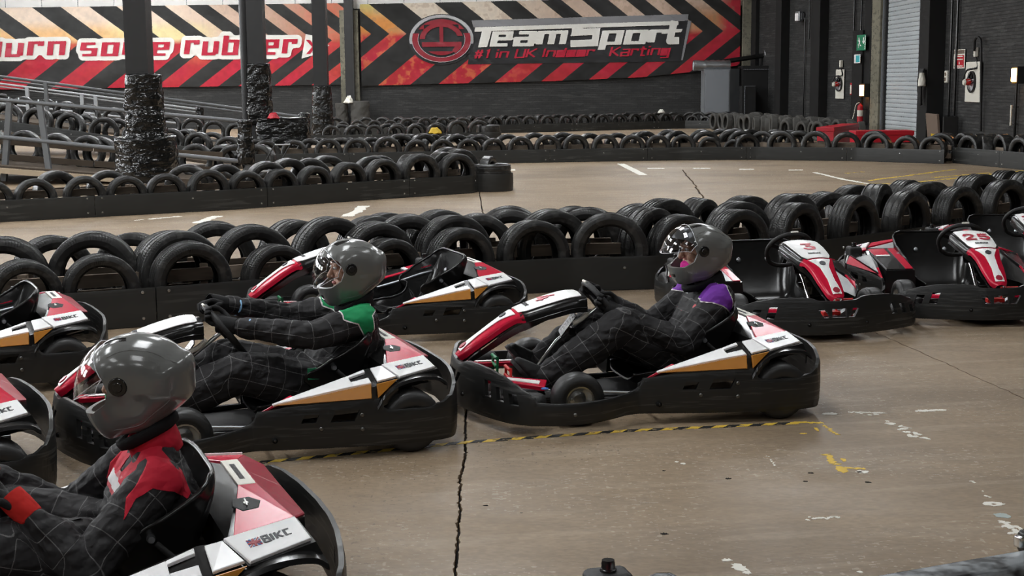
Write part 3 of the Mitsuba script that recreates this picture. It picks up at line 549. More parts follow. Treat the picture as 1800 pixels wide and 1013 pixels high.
# ---------------------------------------------------------------- tyres: (x, y, z of the floor below, diameter, width, bearing of the axis, lean)
TYRES = {
    'A1': [(-3.27, 9.42, 0.0, 0.5, 0.18, 2.12, 0.05),(-2.81, 9.63, 0.0, 0.51, 0.17, 1.98, -0.02),(-2.26, 9.91, 0.0, 0.56, 0.17, 2.06, 0.03),(-1.71, 10.21, 0.0, 0.5, 0.2, 2.19, -0.0),(-1.31, 10.42, 0.0, 0.44, 0.2, 2.06, -0.02),(-0.92, 10.63, 0.0, 0.49, 0.21, 2.13, -0.01),(-0.4, 10.91, 0.0, 0.54, 0.21, 2.12, -0.03),(0.17, 11.15, 0.0, 0.57, 0.18, 1.93, -0.03),(0.78, 11.27, 0.0, 0.61, 0.19, 1.6, -0.02),(1.37, 11.5, 0.0, 0.57, 0.21, 2.01, 0.0),(1.89, 11.82, 0.0, 0.58, 0.19, 2.11, -0.03),(2.45, 12.18, 0.0, 0.6, 0.21, 2.33, -0.01),(3.07, 12.7, 0.0, 0.62, 0.2, 2.36, -0.01),(3.69, 13.25, 0.0, 0.61, 0.18, 2.34, 0.01),(4.36, 13.85, 0.0, 0.6, 0.19, 2.21, -0.03),(5.02, 14.46, 0.0, 0.62, 0.2, 2.17, 0.01),(5.66, 15.04, 0.0, 0.6, 0.18, 2.25, 0.06)],
    'A2': [(-3.78, 9.42, 0.0, 0.6, 0.2, 2.11, 0.02),(-3.51, 9.74, 0.0, 0.62, 0.21, 1.82, 0.02),(-2.95, 9.96, 0.0, 0.63, 0.19, 1.76, 0.01),(-2.38, 10.08, 0.0, 0.62, 0.17, 2.18, -0.02),(-2.47, 10.27, 0.0, 0.6, 0.18, 2.11, -0.04),(-1.92, 10.46, 0.0, 0.62, 0.2, 2.05, 0.02),(-1.39, 10.81, 0.0, 0.64, 0.21, 2.22, 0.02),(-1.04, 10.82, 0.0, 0.6, 0.17, 2.16, 0.05),(-0.82, 11.18, 0.0, 0.62, 0.19, 1.85, 0.04),(-0.46, 11.1, 0.0, 0.62, 0.19, 2.05, -0.04),(-0.27, 11.39, 0.0, 0.6, 0.22, 1.73, 0.02),(-0.01, 11.62, 0.0, 0.61, 0.19, 1.68, -0.01),(0.32, 11.41, 0.0, 0.63, 0.17, 1.94, 0.06),(0.63, 11.66, 0.0, 0.62, 0.21, 1.41, -0.02),(1.13, 11.61, 0.0, 0.62, 0.2, 2.35, 0.02),(1.29, 12.0, 0.0, 0.66, 0.22, 2.17, -0.0),(1.94, 12.16, 0.0, 0.62, 0.18, 2.03, 0.02),(2.06, 12.47, 0.0, 0.64, 0.21, 2.12, -0.01),(2.46, 12.51, 0.0, 0.65, 0.19, 2.21, 0.05),(2.87, 12.95, 0.0, 0.63, 0.18, 2.07, 0.05),(3.47, 13.48, 0.0, 0.66, 0.17, 2.6, 0.0),(4.0, 13.87, 0.0, 0.64, 0.18, 2.11, 0.05),(4.2, 14.23, 0.0, 0.62, 0.2, 2.19, -0.03),(4.85, 14.73, 0.0, 0.66, 0.18, 2.19, -0.01),(5.55, 15.37, 0.0, 0.64, 0.19, 2.34, 0.04)],
    'A3': [(-3.31, 10.19, 0.0, 0.58, 0.18, 2.19, -0.02),(-2.8, 10.44, 0.0, 0.57, 0.21, 1.64, -0.06),(-2.25, 10.73, 0.0, 0.62, 0.2, 1.95, 0.02),(-1.7, 11.03, 0.0, 0.6, 0.2, 2.33, 0.03),(-1.11, 11.28, 0.0, 0.6, 0.2, 2.04, -0.03),(-1.02, 11.56, 0.0, 0.6, 0.17, 1.97, -0.05),(-0.58, 11.56, 0.0, 0.62, 0.21, 2.05, 0.01),(-0.02, 11.84, 0.0, 0.62, 0.21, 1.52, -0.0),(0.54, 11.99, 0.0, 0.6, 0.19, 1.88, 0.02),(1.1, 12.17, 0.0, 0.6, 0.2, 1.99, 0.08),(1.64, 12.52, 0.0, 0.62, 0.2, 2.5, 0.09),(2.11, 12.83, 0.0, 0.6, 0.18, 2.35, 0.02),(2.74, 13.37, 0.0, 0.58, 0.2, 2.38, 0.01),(3.36, 13.91, 0.0, 0.62, 0.18, 2.01, -0.01),(4.03, 14.52, 0.0, 0.62, 0.2, 2.33, -0.02),(4.93, 15.34, 0.0, 0.6, 0.21, 2.47, 0.01),(5.51, 15.87, 0.0, 0.62, 0.21, 2.33, -0.02)],
    'B1': [(-6.33, 17.31, 0.0, 0.51, 0.2, 2.07, 0.02),(-5.88, 17.56, 0.0, 0.51, 0.21, 2.13, -0.05),(-5.36, 17.86, 0.0, 0.52, 0.2, 2.02, -0.03),(-4.9, 18.12, 0.0, 0.5, 0.2, 2.04, 0.01),(-4.46, 18.37, 0.0, 0.51, 0.21, 2.0, -0.03),(-3.97, 18.64, 0.0, 0.54, 0.19, 2.09, -0.05),(-3.53, 18.96, 0.0, 0.5, 0.21, 2.12, 0.07),(-3.13, 19.28, 0.0, 0.5, 0.2, 2.29, 0.02),(-2.72, 19.61, 0.0, 0.52, 0.21, 2.27, 0.04),(-2.29, 19.96, 0.0, 0.55, 0.19, 2.27, 0.04),(-1.84, 20.32, 0.0, 0.57, 0.2, 2.28, -0.01),(-1.33, 20.72, 0.0, 0.62, 0.17, 2.16, 0.03),(-0.81, 21.12, 0.0, 0.6, 0.17, 2.14, 0.01)],
    'B2': [(-5.77, 18.04, 0.0, 0.58, 0.18, 2.28, -0.02),(-5.2, 18.36, 0.0, 0.56, 0.2, 1.99, -0.0),(-4.29, 18.88, 0.0, 0.6, 0.18, 1.62, 0.01),(-3.86, 19.17, 0.0, 0.58, 0.19, 2.11, -0.06),(-3.33, 19.41, 0.0, 0.6, 0.22, 2.06, 0.03),(-3.1, 19.79, 0.0, 0.62, 0.19, 2.24, 0.04),(-2.84, 20.15, 0.0, 0.6, 0.17, 1.87, 0.01),(-2.65, 20.47, 0.0, 0.62, 0.21, 2.16, 0.01),(-2.0, 20.55, 0.0, 0.6, 0.17, 2.08, -0.06),(-1.94, 20.82, 0.0, 0.6, 0.21, 2.19, -0.01),(-1.47, 21.06, 0.0, 0.6, 0.21, 2.58, -0.02),(-1.04, 21.22, 0.0, 0.62, 0.2, 2.42, 0.03),(-0.96, 21.86, 0.0, 0.66, 0.21, 1.91, 0.03),(-0.8, 21.68, 0.0, 0.64, 0.18, 2.15, -0.02),(-0.35, 21.79, 0.0, 0.52, 0.2, 2.82, 0.01)],
    'C1': [(-4.82, 28.15, 0.0, 0.54, 0.18, 1.82, -0.05),(-4.28, 28.22, 0.0, 0.54, 0.2, 1.69, -0.05),(-3.62, 28.3, 0.0, 0.56, 0.22, 1.78, -0.05),(-3.06, 28.4, 0.0, 0.56, 0.18, 1.71, -0.08),(-2.47, 28.51, 0.0, 0.58, 0.19, 1.77, 0.03),(-1.89, 28.61, 0.0, 0.51, 0.19, 1.75, 0.02),(-1.38, 28.7, 0.0, 0.51, 0.19, 1.84, 0.01),(-0.86, 28.79, 0.0, 0.51, 0.21, 1.79, -0.04),(-0.35, 28.89, 0.0, 0.51, 0.21, 1.89, 0.01),(0.19, 29.0, 0.0, 0.54, 0.19, 1.79, -0.02),(0.75, 29.11, 0.0, 0.56, 0.21, 1.66, 0.01),(1.32, 29.19, 0.0, 0.56, 0.19, 1.82, -0.02),(1.93, 29.28, 0.0, 0.56, 0.19, 1.7, -0.01),(2.49, 29.36, 0.0, 0.54, 0.17, 1.62, 0.02),(3.03, 29.43, 0.0, 0.53, 0.21, 1.61, 0.01),(3.56, 29.5, 0.0, 0.53, 0.17, 1.52, -0.07),(4.1, 29.46, 0.0, 0.48, 0.18, 1.54, -0.0),(4.59, 29.43, 0.0, 0.42, 0.19, 1.45, -0.03),(4.86, 29.41, 0.0, 0.53, 0.21, 1.74, -0.03),(5.55, 29.21, 0.0, 0.6, 0.2, 1.21, -0.0),(6.19, 28.97, 0.0, 0.6, 0.19, 1.23, -0.03),(6.76, 28.76, 0.0, 0.58, 0.2, 1.43, 0.05),(7.31, 28.41, 0.0, 0.56, 0.19, 0.85, -0.04),(7.78, 28.01, 0.0, 0.53, 0.18, 0.85, 0.08),(8.19, 27.66, 0.0, 0.53, 0.22, 0.93, 0.01)],
    'C2': [(-5.08, 28.47, 0.0, 0.55, 0.18, 1.75, 0.05),(-4.02, 28.6, 0.0, 0.55, 0.19, 1.64, 0.05),(-3.41, 28.61, 0.0, 0.56, 0.2, 1.74, -0.03),(-3.3, 28.83, 0.0, 0.56, 0.2, 1.65, -0.11),(-2.8, 28.77, 0.0, 0.56, 0.2, 1.83, -0.01),(-2.24, 28.92, 0.0, 0.62, 0.21, 1.81, 0.01),(-2.08, 29.15, 0.0, 0.6, 0.18, 1.71, 0.02),(-1.77, 28.88, 0.0, 0.62, 0.18, 2.02, 0.06),(-1.26, 29.22, 0.0, 0.58, 0.19, 1.42, 0.02),(-1.09, 28.99, 0.0, 0.6, 0.19, 1.89, -0.01),(-0.63, 29.22, 0.0, 0.58, 0.17, 1.54, 0.02),(-0.07, 29.32, 0.0, 0.58, 0.18, 1.82, 0.02),(0.49, 29.43, 0.0, 0.6, 0.21, 1.81, -0.0),(1.07, 29.49, 0.0, 0.6, 0.2, 1.79, -0.02),(1.63, 29.59, 0.0, 0.57, 0.18, 1.97, -0.0),(2.21, 29.67, 0.0, 0.57, 0.2, 1.77, -0.02),(2.79, 29.75, 0.0, 0.6, 0.19, 1.73, 0.01),(3.31, 29.98, 0.0, 0.62, 0.2, 1.52, -0.02),(3.45, 29.74, 0.0, 0.6, 0.19, 1.95, -0.09),(4.01, 29.92, 0.0, 0.62, 0.19, 1.42, 0.02),(4.06, 29.7, 0.0, 0.6, 0.21, 1.56, 0.06),(4.62, 29.84, 0.0, 0.62, 0.22, 1.57, 0.01),(4.78, 29.63, 0.0, 0.6, 0.18, 1.59, -0.01),(5.25, 29.73, 0.0, 0.58, 0.21, 1.21, -0.01),(5.8, 29.59, 0.0, 0.6, 0.2, 1.21, -0.02),(5.93, 29.34, 0.0, 0.6, 0.21, 1.37, 0.05),(7.35, 28.83, 0.0, 0.6, 0.18, 0.85, -0.02),(8.43, 27.92, 0.0, 0.58, 0.2, 1.0, 0.0)],
    'C3': [(-3.91, 29.02, 0.0, 0.55, 0.19, 1.68, -0.06),(-3.0, 29.17, 0.0, 0.55, 0.21, 1.39, -0.05),(-2.43, 29.29, 0.0, 0.57, 0.18, 1.72, -0.07),(-1.61, 29.43, 0.0, 0.58, 0.19, 2.4, -0.06),(-0.8, 29.57, 0.0, 0.56, 0.22, 1.56, -0.02),(1.22, 29.93, 0.0, 0.55, 0.21, 1.28, 0.05),(2.67, 30.14, 0.0, 0.56, 0.21, 1.49, -0.01),(4.45, 30.15, 0.0, 0.62, 0.18, 1.4, 0.04),(4.8, 30.4, 0.0, 0.62, 0.19, 1.37, 0.01),(5.04, 30.17, 0.0, 0.6, 0.21, 1.91, -0.02),(5.58, 30.09, 0.0, 0.6, 0.22, 1.35, -0.01),(5.6, 29.86, 0.0, 0.58, 0.18, 1.54, 0.07)],
    'R1': [(8.65, 28.29, 0.0, 0.56, 0.18, 0.21, 0.02),(8.82, 27.77, 0.0, 0.58, 0.19, 0.24, -0.04),(8.78, 27.28, 0.0, 0.56, 0.21, 0.39, 0.01),(9.0, 26.96, 0.0, 0.56, 0.2, -0.26, 0.03),(9.15, 26.51, 0.0, 0.6, 0.18, 0.1, 0.03),(9.35, 26.13, 0.0, 0.6, 0.2, -0.04, 0.04),(9.21, 25.7, 0.0, 0.58, 0.21, 0.32, -0.0),(9.05, 28.3, 0.0, 0.56, 0.17, -0.22, 0.0),(9.15, 27.86, 0.0, 0.56, 0.21, -0.13, 0.04),(9.24, 27.46, 0.0, 0.57, 0.21, -0.38, -0.0),(9.31, 26.94, 0.0, 0.56, 0.2, 0.34, -0.05),(9.56, 26.62, 0.0, 0.57, 0.19, 0.02, 0.01)],
    'D1': [(-5.72, 44.61, 0.0, 0.49, 0.22, 1.64, 0.05),(-5.23, 44.67, 0.0, 0.44, 0.21, 1.63, -0.05),(-4.79, 44.72, 0.0, 0.48, 0.22, 1.8, -0.01),(-4.25, 44.78, 0.0, 0.48, 0.2, 1.53, -0.04),(-3.77, 44.84, 0.0, 0.48, 0.2, 1.74, 0.01),(-3.24, 44.9, 0.0, 0.53, 0.21, 1.8, 0.03),(-2.69, 44.96, 0.0, 0.54, 0.2, 1.84, -0.01),(-2.12, 45.03, 0.0, 0.54, 0.21, 1.76, -0.0),(-1.53, 45.17, 0.0, 0.54, 0.19, 1.81, 0.06),(-0.98, 45.42, 0.0, 0.52, 0.2, 1.97, -0.06),(-0.5, 45.64, 0.0, 0.52, 0.2, 2.19, 0.04),(0.06, 45.9, 0.0, 0.54, 0.19, 1.76, -0.03),(0.61, 46.15, 0.0, 0.54, 0.19, 1.86, 0.04),(1.19, 46.41, 0.0, 0.54, 0.18, 1.99, 0.02),(1.81, 46.7, 0.0, 0.54, 0.18, 1.87, -0.04),(2.4, 46.97, 0.0, 0.54, 0.18, 2.06, 0.02),(3.03, 47.27, 0.0, 0.54, 0.19, 1.8, -0.02),(3.6, 47.53, 0.0, 0.54, 0.21, 1.8, -0.02),(4.13, 47.77, 0.0, 0.54, 0.21, 2.17, 0.04),(4.69, 48.03, 0.0, 0.54, 0.21, 1.97, 0.04),(5.21, 48.28, 0.0, 0.54, 0.2, 2.06, 0.05),(5.72, 48.51, 0.0, 0.48, 0.19, 1.91, -0.0),(6.17, 48.48, 0.0, 0.45, 0.17, 1.22, 0.01),(6.59, 48.29, 0.0, 0.42, 0.2, 0.91, -0.03),(6.97, 48.12, 0.0, 0.42, 0.2, 1.01, -0.05),(7.33, 47.96, 0.0, 0.42, 0.17, 1.01, -0.01),(7.65, 47.82, 0.0, 0.48, 0.18, 1.19, 0.07)],
    'D2': [(-5.51, 45.06, 0.0, 0.56, 0.17, 2.07, 0.01),(-4.55, 45.16, 0.0, 0.56, 0.17, 1.61, -0.04),(-4.04, 45.24, 0.0, 0.56, 0.19, 1.34, 0.05),(-3.52, 45.29, 0.0, 0.56, 0.19, 1.08, 0.03),(-2.98, 45.35, 0.0, 0.56, 0.18, 1.45, 0.04),(-2.4, 45.42, 0.0, 0.56, 0.18, 1.76, -0.07),(-1.85, 45.49, 0.0, 0.56, 0.18, 1.46, -0.11),(-1.27, 45.76, 0.0, 0.56, 0.2, 2.68, -0.02),(-0.74, 46.0, 0.0, 0.56, 0.18, 2.03, -0.01),(-0.21, 46.24, 0.0, 0.56, 0.19, 2.49, -0.05),(0.32, 46.48, 0.0, 0.56, 0.18, 2.1, -0.06),(0.94, 46.76, 0.0, 0.56, 0.19, 2.58, -0.04),(1.51, 47.02, 0.0, 0.56, 0.17, 2.02, -0.01),(2.11, 47.3, 0.0, 0.56, 0.2, 2.07, 0.01),(2.75, 47.6, 0.0, 0.56, 0.18, 2.39, 0.04),(3.32, 47.86, 0.0, 0.56, 0.2, 1.53, 0.05),(3.87, 48.12, 0.0, 0.56, 0.2, 2.05, -0.04),(4.47, 48.4, 0.0, 0.56, 0.18, 1.62, 0.07),(4.98, 48.63, 0.0, 0.56, 0.19, 1.97, -0.01),(5.55, 48.9, 0.0, 0.56, 0.21, 1.58, -0.0),(6.15, 49.0, 0.0, 0.56, 0.18, 1.31, 0.02),(6.4, 48.73, 0.0, 0.56, 0.2, 1.22, -0.01),(6.82, 48.76, 0.0, 0.56, 0.22, 1.12, -0.03),(7.29, 48.49, 0.0, 0.56, 0.18, 1.26, 0.09),(7.55, 48.21, 0.0, 0.56, 0.2, 1.24, 0.06)],
    'E1': [(-4.78, 38.16, 0.0, 0.52, 0.19, 1.71, -0.05),(-4.22, 38.32, 0.0, 0.52, 0.19, 2.04, 0.02),(-3.67, 38.48, 0.0, 0.52, 0.21, 1.83, -0.1),(-3.1, 38.64, 0.0, 0.51, 0.21, 1.93, 0.01),(-2.6, 38.78, 0.0, 0.51, 0.2, 1.94, -0.06),(-2.05, 38.94, 0.0, 0.52, 0.19, 1.97, -0.03),(-1.46, 39.12, 0.0, 0.6, 0.18, 1.98, -0.04),(-0.89, 39.32, 0.0, 0.6, 0.18, 1.81, 0.03)],
    'E2': [(-4.55, 38.58, 0.0, 0.54, 0.2, 1.78, -0.04),(-4.03, 38.73, 0.0, 0.54, 0.18, 1.57, -0.01),(-3.35, 38.82, 0.0, 0.54, 0.18, 1.95, -0.05),(-3.1, 39.09, 0.0, 0.54, 0.19, 1.8, -0.05),(-2.56, 39.14, 0.0, 0.54, 0.2, 2.1, -0.01),(-2.03, 39.3, 0.0, 0.54, 0.21, 1.85, -0.03)],
    'P': [(8.0, 47.24, 0.0, 0.56, 0.19, 3.36, 0.01),(8.01, 46.72, 0.0, 0.58, 0.19, 3.47, 0.05),(7.98, 46.36, 0.0, 0.59, 0.19, 3.87, 0.03),(7.96, 45.96, 0.0, 0.52, 0.19, 3.26, -0.07),(8.16, 45.55, 0.0, 0.57, 0.19, 3.14, 0.02),(8.15, 45.02, 0.0, 0.52, 0.19, 3.12, -0.04),(8.35, 44.75, 0.0, 0.51, 0.19, 3.12, 0.12),(8.33, 44.28, 0.0, 0.53, 0.19, 3.62, -0.01),(8.23, 43.99, 0.0, 0.51, 0.19, 3.41, 0.04),(8.39, 43.49, 0.0, 0.56, 0.19, 3.59, 0.08),(8.57, 43.0, 0.0, 0.51, 0.19, 3.34, -0.03),(8.46, 42.69, 0.0, 0.51, 0.19, 3.54, -0.11),(8.52, 42.17, 0.0, 0.58, 0.19, 3.25, -0.03),(8.73, 41.94, 0.0, 0.53, 0.19, 3.06, -0.02),(8.7, 41.43, 0.0, 0.56, 0.19, 3.48, 0.02),(8.76, 40.89, 0.0, 0.56, 0.19, 3.2, 0.06),(8.99, 40.53, 0.0, 0.53, 0.19, 3.23, -0.02),(8.97, 40.08, 0.0, 0.56, 0.19, 3.72, -0.05),(8.88, 39.75, 0.0, 0.56, 0.19, 3.37, 0.0),(9.03, 39.24, 0.0, 0.53, 0.19, 3.36, 0.07),(9.25, 38.95, 0.0, 0.55, 0.19, 3.03, -0.04),(9.19, 38.47, 0.0, 0.51, 0.19, 3.49, -0.04),(9.33, 38.01, 0.0, 0.51, 0.19, 3.02, -0.06),(7.32, 47.18, 0.0, 0.5, 0.19, 3.1, -0.12),(7.34, 46.7, 0.0, 0.52, 0.19, 2.95, 0.07),(7.46, 46.36, 0.0, 0.55, 0.19, 2.89, -0.06),(7.44, 45.84, 0.0, 0.53, 0.19, 3.06, -0.0),(7.63, 45.53, 0.0, 0.56, 0.19, 3.17, -0.08),(7.51, 45.15, 0.0, 0.56, 0.19, 3.5, -0.01),(7.63, 44.61, 0.0, 0.56, 0.19, 3.33, -0.08),(7.57, 44.11, 0.0, 0.51, 0.19, 3.2, 0.03),(7.76, 43.79, 0.0, 0.54, 0.19, 3.06, 0.04),(7.92, 43.5, 0.0, 0.59, 0.19, 3.06, -0.17),(7.93, 42.92, 0.0, 0.6, 0.19, 3.41, -0.01),(7.82, 42.58, 0.0, 0.58, 0.19, 3.41, -0.03),(8.06, 42.27, 0.0, 0.56, 0.19, 3.13, -0.07),(8.12, 41.74, 0.0, 0.54, 0.19, 3.45, 0.03),(8.05, 41.31, 0.0, 0.52, 0.19, 3.36, 0.06),(8.23, 40.84, 0.0, 0.53, 0.19, 3.38, 0.06),(8.18, 40.36, 0.0, 0.57, 0.19, 3.41, 0.01),(8.43, 40.1, 0.0, 0.54, 0.19, 3.25, -0.1),(8.36, 39.56, 0.0, 0.6, 0.19, 3.07, 0.0),(8.54, 39.36, 0.0, 0.59, 0.19, 2.95, 0.02),(8.63, 38.8, 0.0, 0.6, 0.19, 3.55, 0.01),(8.56, 38.48, 0.0, 0.5, 0.19, 3.6, -0.04),(8.71, 37.97, 0.0, 0.58, 0.19, 3.38, -0.02),(6.87, 47.03, 0.0, 0.53, 0.19, 3.1, 0.02),(6.68, 46.8, 0.0, 0.56, 0.19, 3.38, 0.03),(6.84, 46.28, 0.0, 0.57, 0.19, 3.27, -0.07),(7.02, 45.85, 0.0, 0.56, 0.19, 3.02, -0.0),(6.87, 45.35, 0.0, 0.57, 0.19, 3.34, 0.08),(7.1, 45.14, 0.0, 0.59, 0.19, 3.16, -0.02),(7.11, 44.6, 0.0, 0.54, 0.19, 2.93, 0.15),(7.23, 44.12, 0.0, 0.53, 0.19, 3.39, 0.15),(7.12, 43.75, 0.0, 0.54, 0.19, 3.33, -0.08),(7.2, 43.21, 0.0, 0.59, 0.19, 3.38, 0.02),(7.42, 42.91, 0.0, 0.53, 0.19, 3.04, 0.05),(7.28, 42.41, 0.0, 0.54, 0.19, 3.09, 0.0),(7.45, 42.11, 0.0, 0.55, 0.19, 3.02, 0.01),(7.55, 41.75, 0.0, 0.53, 0.19, 2.76, -0.05),(7.58, 41.24, 0.0, 0.59, 0.19, 3.09, 0.05),(7.74, 40.79, 0.0, 0.59, 0.19, 3.09, 0.01),(7.81, 40.24, 0.0, 0.57, 0.19, 3.54, 0.01),(7.71, 39.97, 0.0, 0.52, 0.19, 3.51, 0.05),(7.9, 39.55, 0.0, 0.57, 0.19, 3.0, -0.02),(8.05, 39.09, 0.0, 0.51, 0.19, 3.33, 0.02),(7.93, 38.8, 0.0, 0.51, 0.19, 3.54, -0.01),(8.11, 38.33, 0.0, 0.52, 0.19, 3.28, 0.08),(8.17, 37.84, 0.0, 0.54, 0.19, 3.64, -0.01)],
    'M1': [(-9.89, 28.2, 0.7, 0.6, 0.19, 1.63, -0.06),(-9.31, 28.2, 0.62, 0.6, 0.19, 1.57, -0.04),(-8.67, 28.2, 0.52, 0.6, 0.19, 1.47, -0.08),(-8.02, 28.2, 0.42, 0.6, 0.19, 1.79, -0.01),(-7.38, 28.2, 0.33, 0.57, 0.19, 1.6, 0.04),(-6.71, 28.2, 0.23, 0.56, 0.19, 1.56, 0.02),(-6.17, 28.2, 0.15, 0.56, 0.19, 1.44, 0.01),(-5.58, 28.2, 0.06, 0.56, 0.19, 1.53, 0.02),(-9.01, 28.68, 0.57, 0.57, 0.19, 1.61, -0.06),(-8.5, 28.72, 0.5, 0.57, 0.19, 1.2, -0.04),(-7.9, 28.7, 0.41, 0.57, 0.19, 1.72, 0.02),(-7.26, 28.7, 0.31, 0.57, 0.19, 1.65, -0.08),(-6.49, 28.69, 0.19, 0.57, 0.19, 1.03, -0.02),(-6.0, 28.71, 0.12, 0.57, 0.19, 1.51, -0.02),(-5.4, 28.7, 0.03, 0.57, 0.19, 1.64, -0.01)],
    'M2': [(-9.03, 24.86, 0.31, 0.6, 0.19, 1.43, -0.03),(-8.5, 24.97, 0.27, 0.6, 0.19, 1.59, 0.0),(-7.92, 24.89, 0.22, 0.6, 0.19, 1.56, 0.09),(-7.35, 24.81, 0.18, 0.6, 0.19, 1.54, 0.0),(-7.19, 25.01, 0.15, 0.6, 0.19, 1.45, -0.01),(-6.66, 24.86, 0.11, 0.6, 0.19, 1.63, 0.02),(-6.08, 24.91, 0.06, 0.6, 0.19, 1.55, 0.02),(-5.49, 24.89, 0.02, 0.6, 0.19, 1.58, -0.08),(-5.03, 25.02, 0.0, 0.6, 0.19, 1.18, 0.09),(-4.8, 24.75, 0.0, 0.6, 0.19, 1.67, -0.0),(-4.4, 24.94, 0.0, 0.6, 0.19, 1.36, -0.05)],
    'M3': [(-12.23, 34.52, 0.89, 0.56, 0.19, 1.77, -0.14),(-11.71, 34.45, 0.83, 0.56, 0.19, 1.52, 0.04),(-11.19, 34.55, 0.76, 0.56, 0.19, 1.59, 0.04),(-10.67, 34.44, 0.7, 0.56, 0.19, 1.55, 0.12),(-10.16, 34.53, 0.63, 0.56, 0.19, 1.42, -0.07),(-9.55, 34.5, 0.54, 0.56, 0.19, 1.61, 0.07),(-8.87, 34.5, 0.45, 0.56, 0.19, 1.56, 0.05),(-8.21, 34.5, 0.35, 0.56, 0.19, 1.49, -0.06),(-7.67, 34.52, 0.28, 0.56, 0.19, 1.78, 0.08),(-7.16, 34.48, 0.21, 0.56, 0.19, 1.8, -0.02),(-6.62, 34.49, 0.15, 0.56, 0.19, 1.4, -0.06)]}
def tyre_profile(D, w, hi, grooves=4):
    R, r0 = D / 2, D / 2 * .655; t = R - r0
    side = [(r0, -.30 * w), (r0 + .05 * t, -.40 * w), (r0 + .25 * t, -.475 * w), (r0 + .5 * t, -.5 * w), (r0 + .72 * t, -.485 * w), (R - .10 * t, -.445 * w), (R - .035 * t, -.405 * w)]
    if hi: side = [(r0, -.30 * w), (r0 + .05 * t, -.40 * w), (r0 + .14 * t, -.435 * w), (r0 + .16 * t, -.455 * w), (r0 + .25 * t, -.478 * w), (r0 + .5 * t, -.5 * w), (r0 + .52 * t, -.507 * w), (r0 + .57 * t, -.506 * w), (r0 + .60 * t, -.497 * w), (r0 + .74 * t, -.485 * w), (R - .13 * t, -.450 * w), (R - .05 * t, -.412 * w)]
    tread = []
    if hi:
        for g in range(grooves):
            x = (-.30 + .6 * g / (grooves - 1)) * w; cr = R * (1 - .012 * (2 * x / w) ** 2); gw = .012
            tread += [(cr, x - gw / 2 - .002), (cr - .007, x - gw / 2 + .001), (cr - .007, x + gw / 2 - .001), (cr, x + gw / 2 + .002)]
        tread = [(R - .012 * t, -.37 * w)] + tread + [(R - .012 * t, .37 * w)]
    else: tread = [(R - .01 * t, -.33 * w), (R, -.12 * w), (R, .12 * w), (R - .01 * t, .33 * w)]
    outer = side + tread + [(r, -x) for r, x in side[::-1]]
    inner = [(r0 + .04 * t, .27 * w), (R - .28 * t, .41 * w), (R - .16 * t, .30 * w), (R - .13 * t, 0), (R - .16 * t, -.30 * w), (R - .28 * t, -.41 * w), (r0 + .04 * t, -.27 * w)]
    return outer + inner, len(side), len(tread)
def tyre_dict(D, w, hi, mat_, grooves=4, seg=None):
    prf, ns, nt = tyre_profile(D, w, hi, grooves); m, U = lathe(prf, seg or (72 if hi else 30), closed=True, uv=True)
    q = np.array(prf); s = np.concatenate([[0], np.cumsum(np.linalg.norm(np.diff(np.vstack([q, q[:1]]), axis=0), axis=1))])
    a, b = s[ns], s[ns + nt - 1]; U[:, 1] = (U[:, 1] - a) / (b - a) * .2       # the tread spans 0 to 0.2
    return mikit.ply(m, mat_, smooth=True, uv=U)
TYRE_HI = {(D, g): None for D in (.54, .58, .62, .65) for g in (3, 4)}
def tyre_for(D, w, near, i):
    if near:
        Dq = min((.54, .58, .62, .65), key=lambda v: abs(v - D)); k = (Dq, 3 + i % 2)
        if TYRE_HI[k] is None: TYRE_HI[k] = tyre_dict(Dq, .20, True, 'm_tyre_tread' if i % 5 else 'm_tyre', k[1])
        return TYRE_HI[k], Dq, .20
    k = ('lo', i % 3)
    if k not in TYRE_HI: TYRE_HI[k] = tyre_dict(.56, (.17, .19, .20)[i % 3], False, 'm_tyre')
    return TYRE_HI[k], .56, .19
def stand(x, y, z, D, Dm, ax, lean):
    """the tyre's axis (its z) lies level along the bearing ax"""
    M = np.eye(4); c, s = math.cos(ax), math.sin(ax)
    Zv = np.array([c * math.cos(lean), s * math.cos(lean), math.sin(lean)]); Xv = np.array([-s, c, 0]); Yv = np.cross(Zv, Xv); k = D / Dm
    M[:3, 0], M[:3, 1], M[:3, 2] = Xv * k, Yv * k, Zv * k; M[:3, 3] = (x, y, z + D / 2 * math.cos(lean) * .985); return M
ORD = ['first', 'second', 'third', 'fourth', 'fifth', 'sixth', 'seventh', 'eighth', 'ninth', 'tenth', 'eleventh', 'twelfth', 'thirteenth', 'fourteenth', 'fifteenth', 'sixteenth', 'seventeenth', 'eighteenth', 'nineteenth', 'twentieth']
def nth(i):
    if i < 20: return ORD[i]
    return ('twenty-' if i < 30 else 'thirty-') + ORD[(i % 10)] if (i % 10) < 9 and i >= 20 and i % 10 != 9 else ('thirtieth' if i == 29 else 'twentieth')
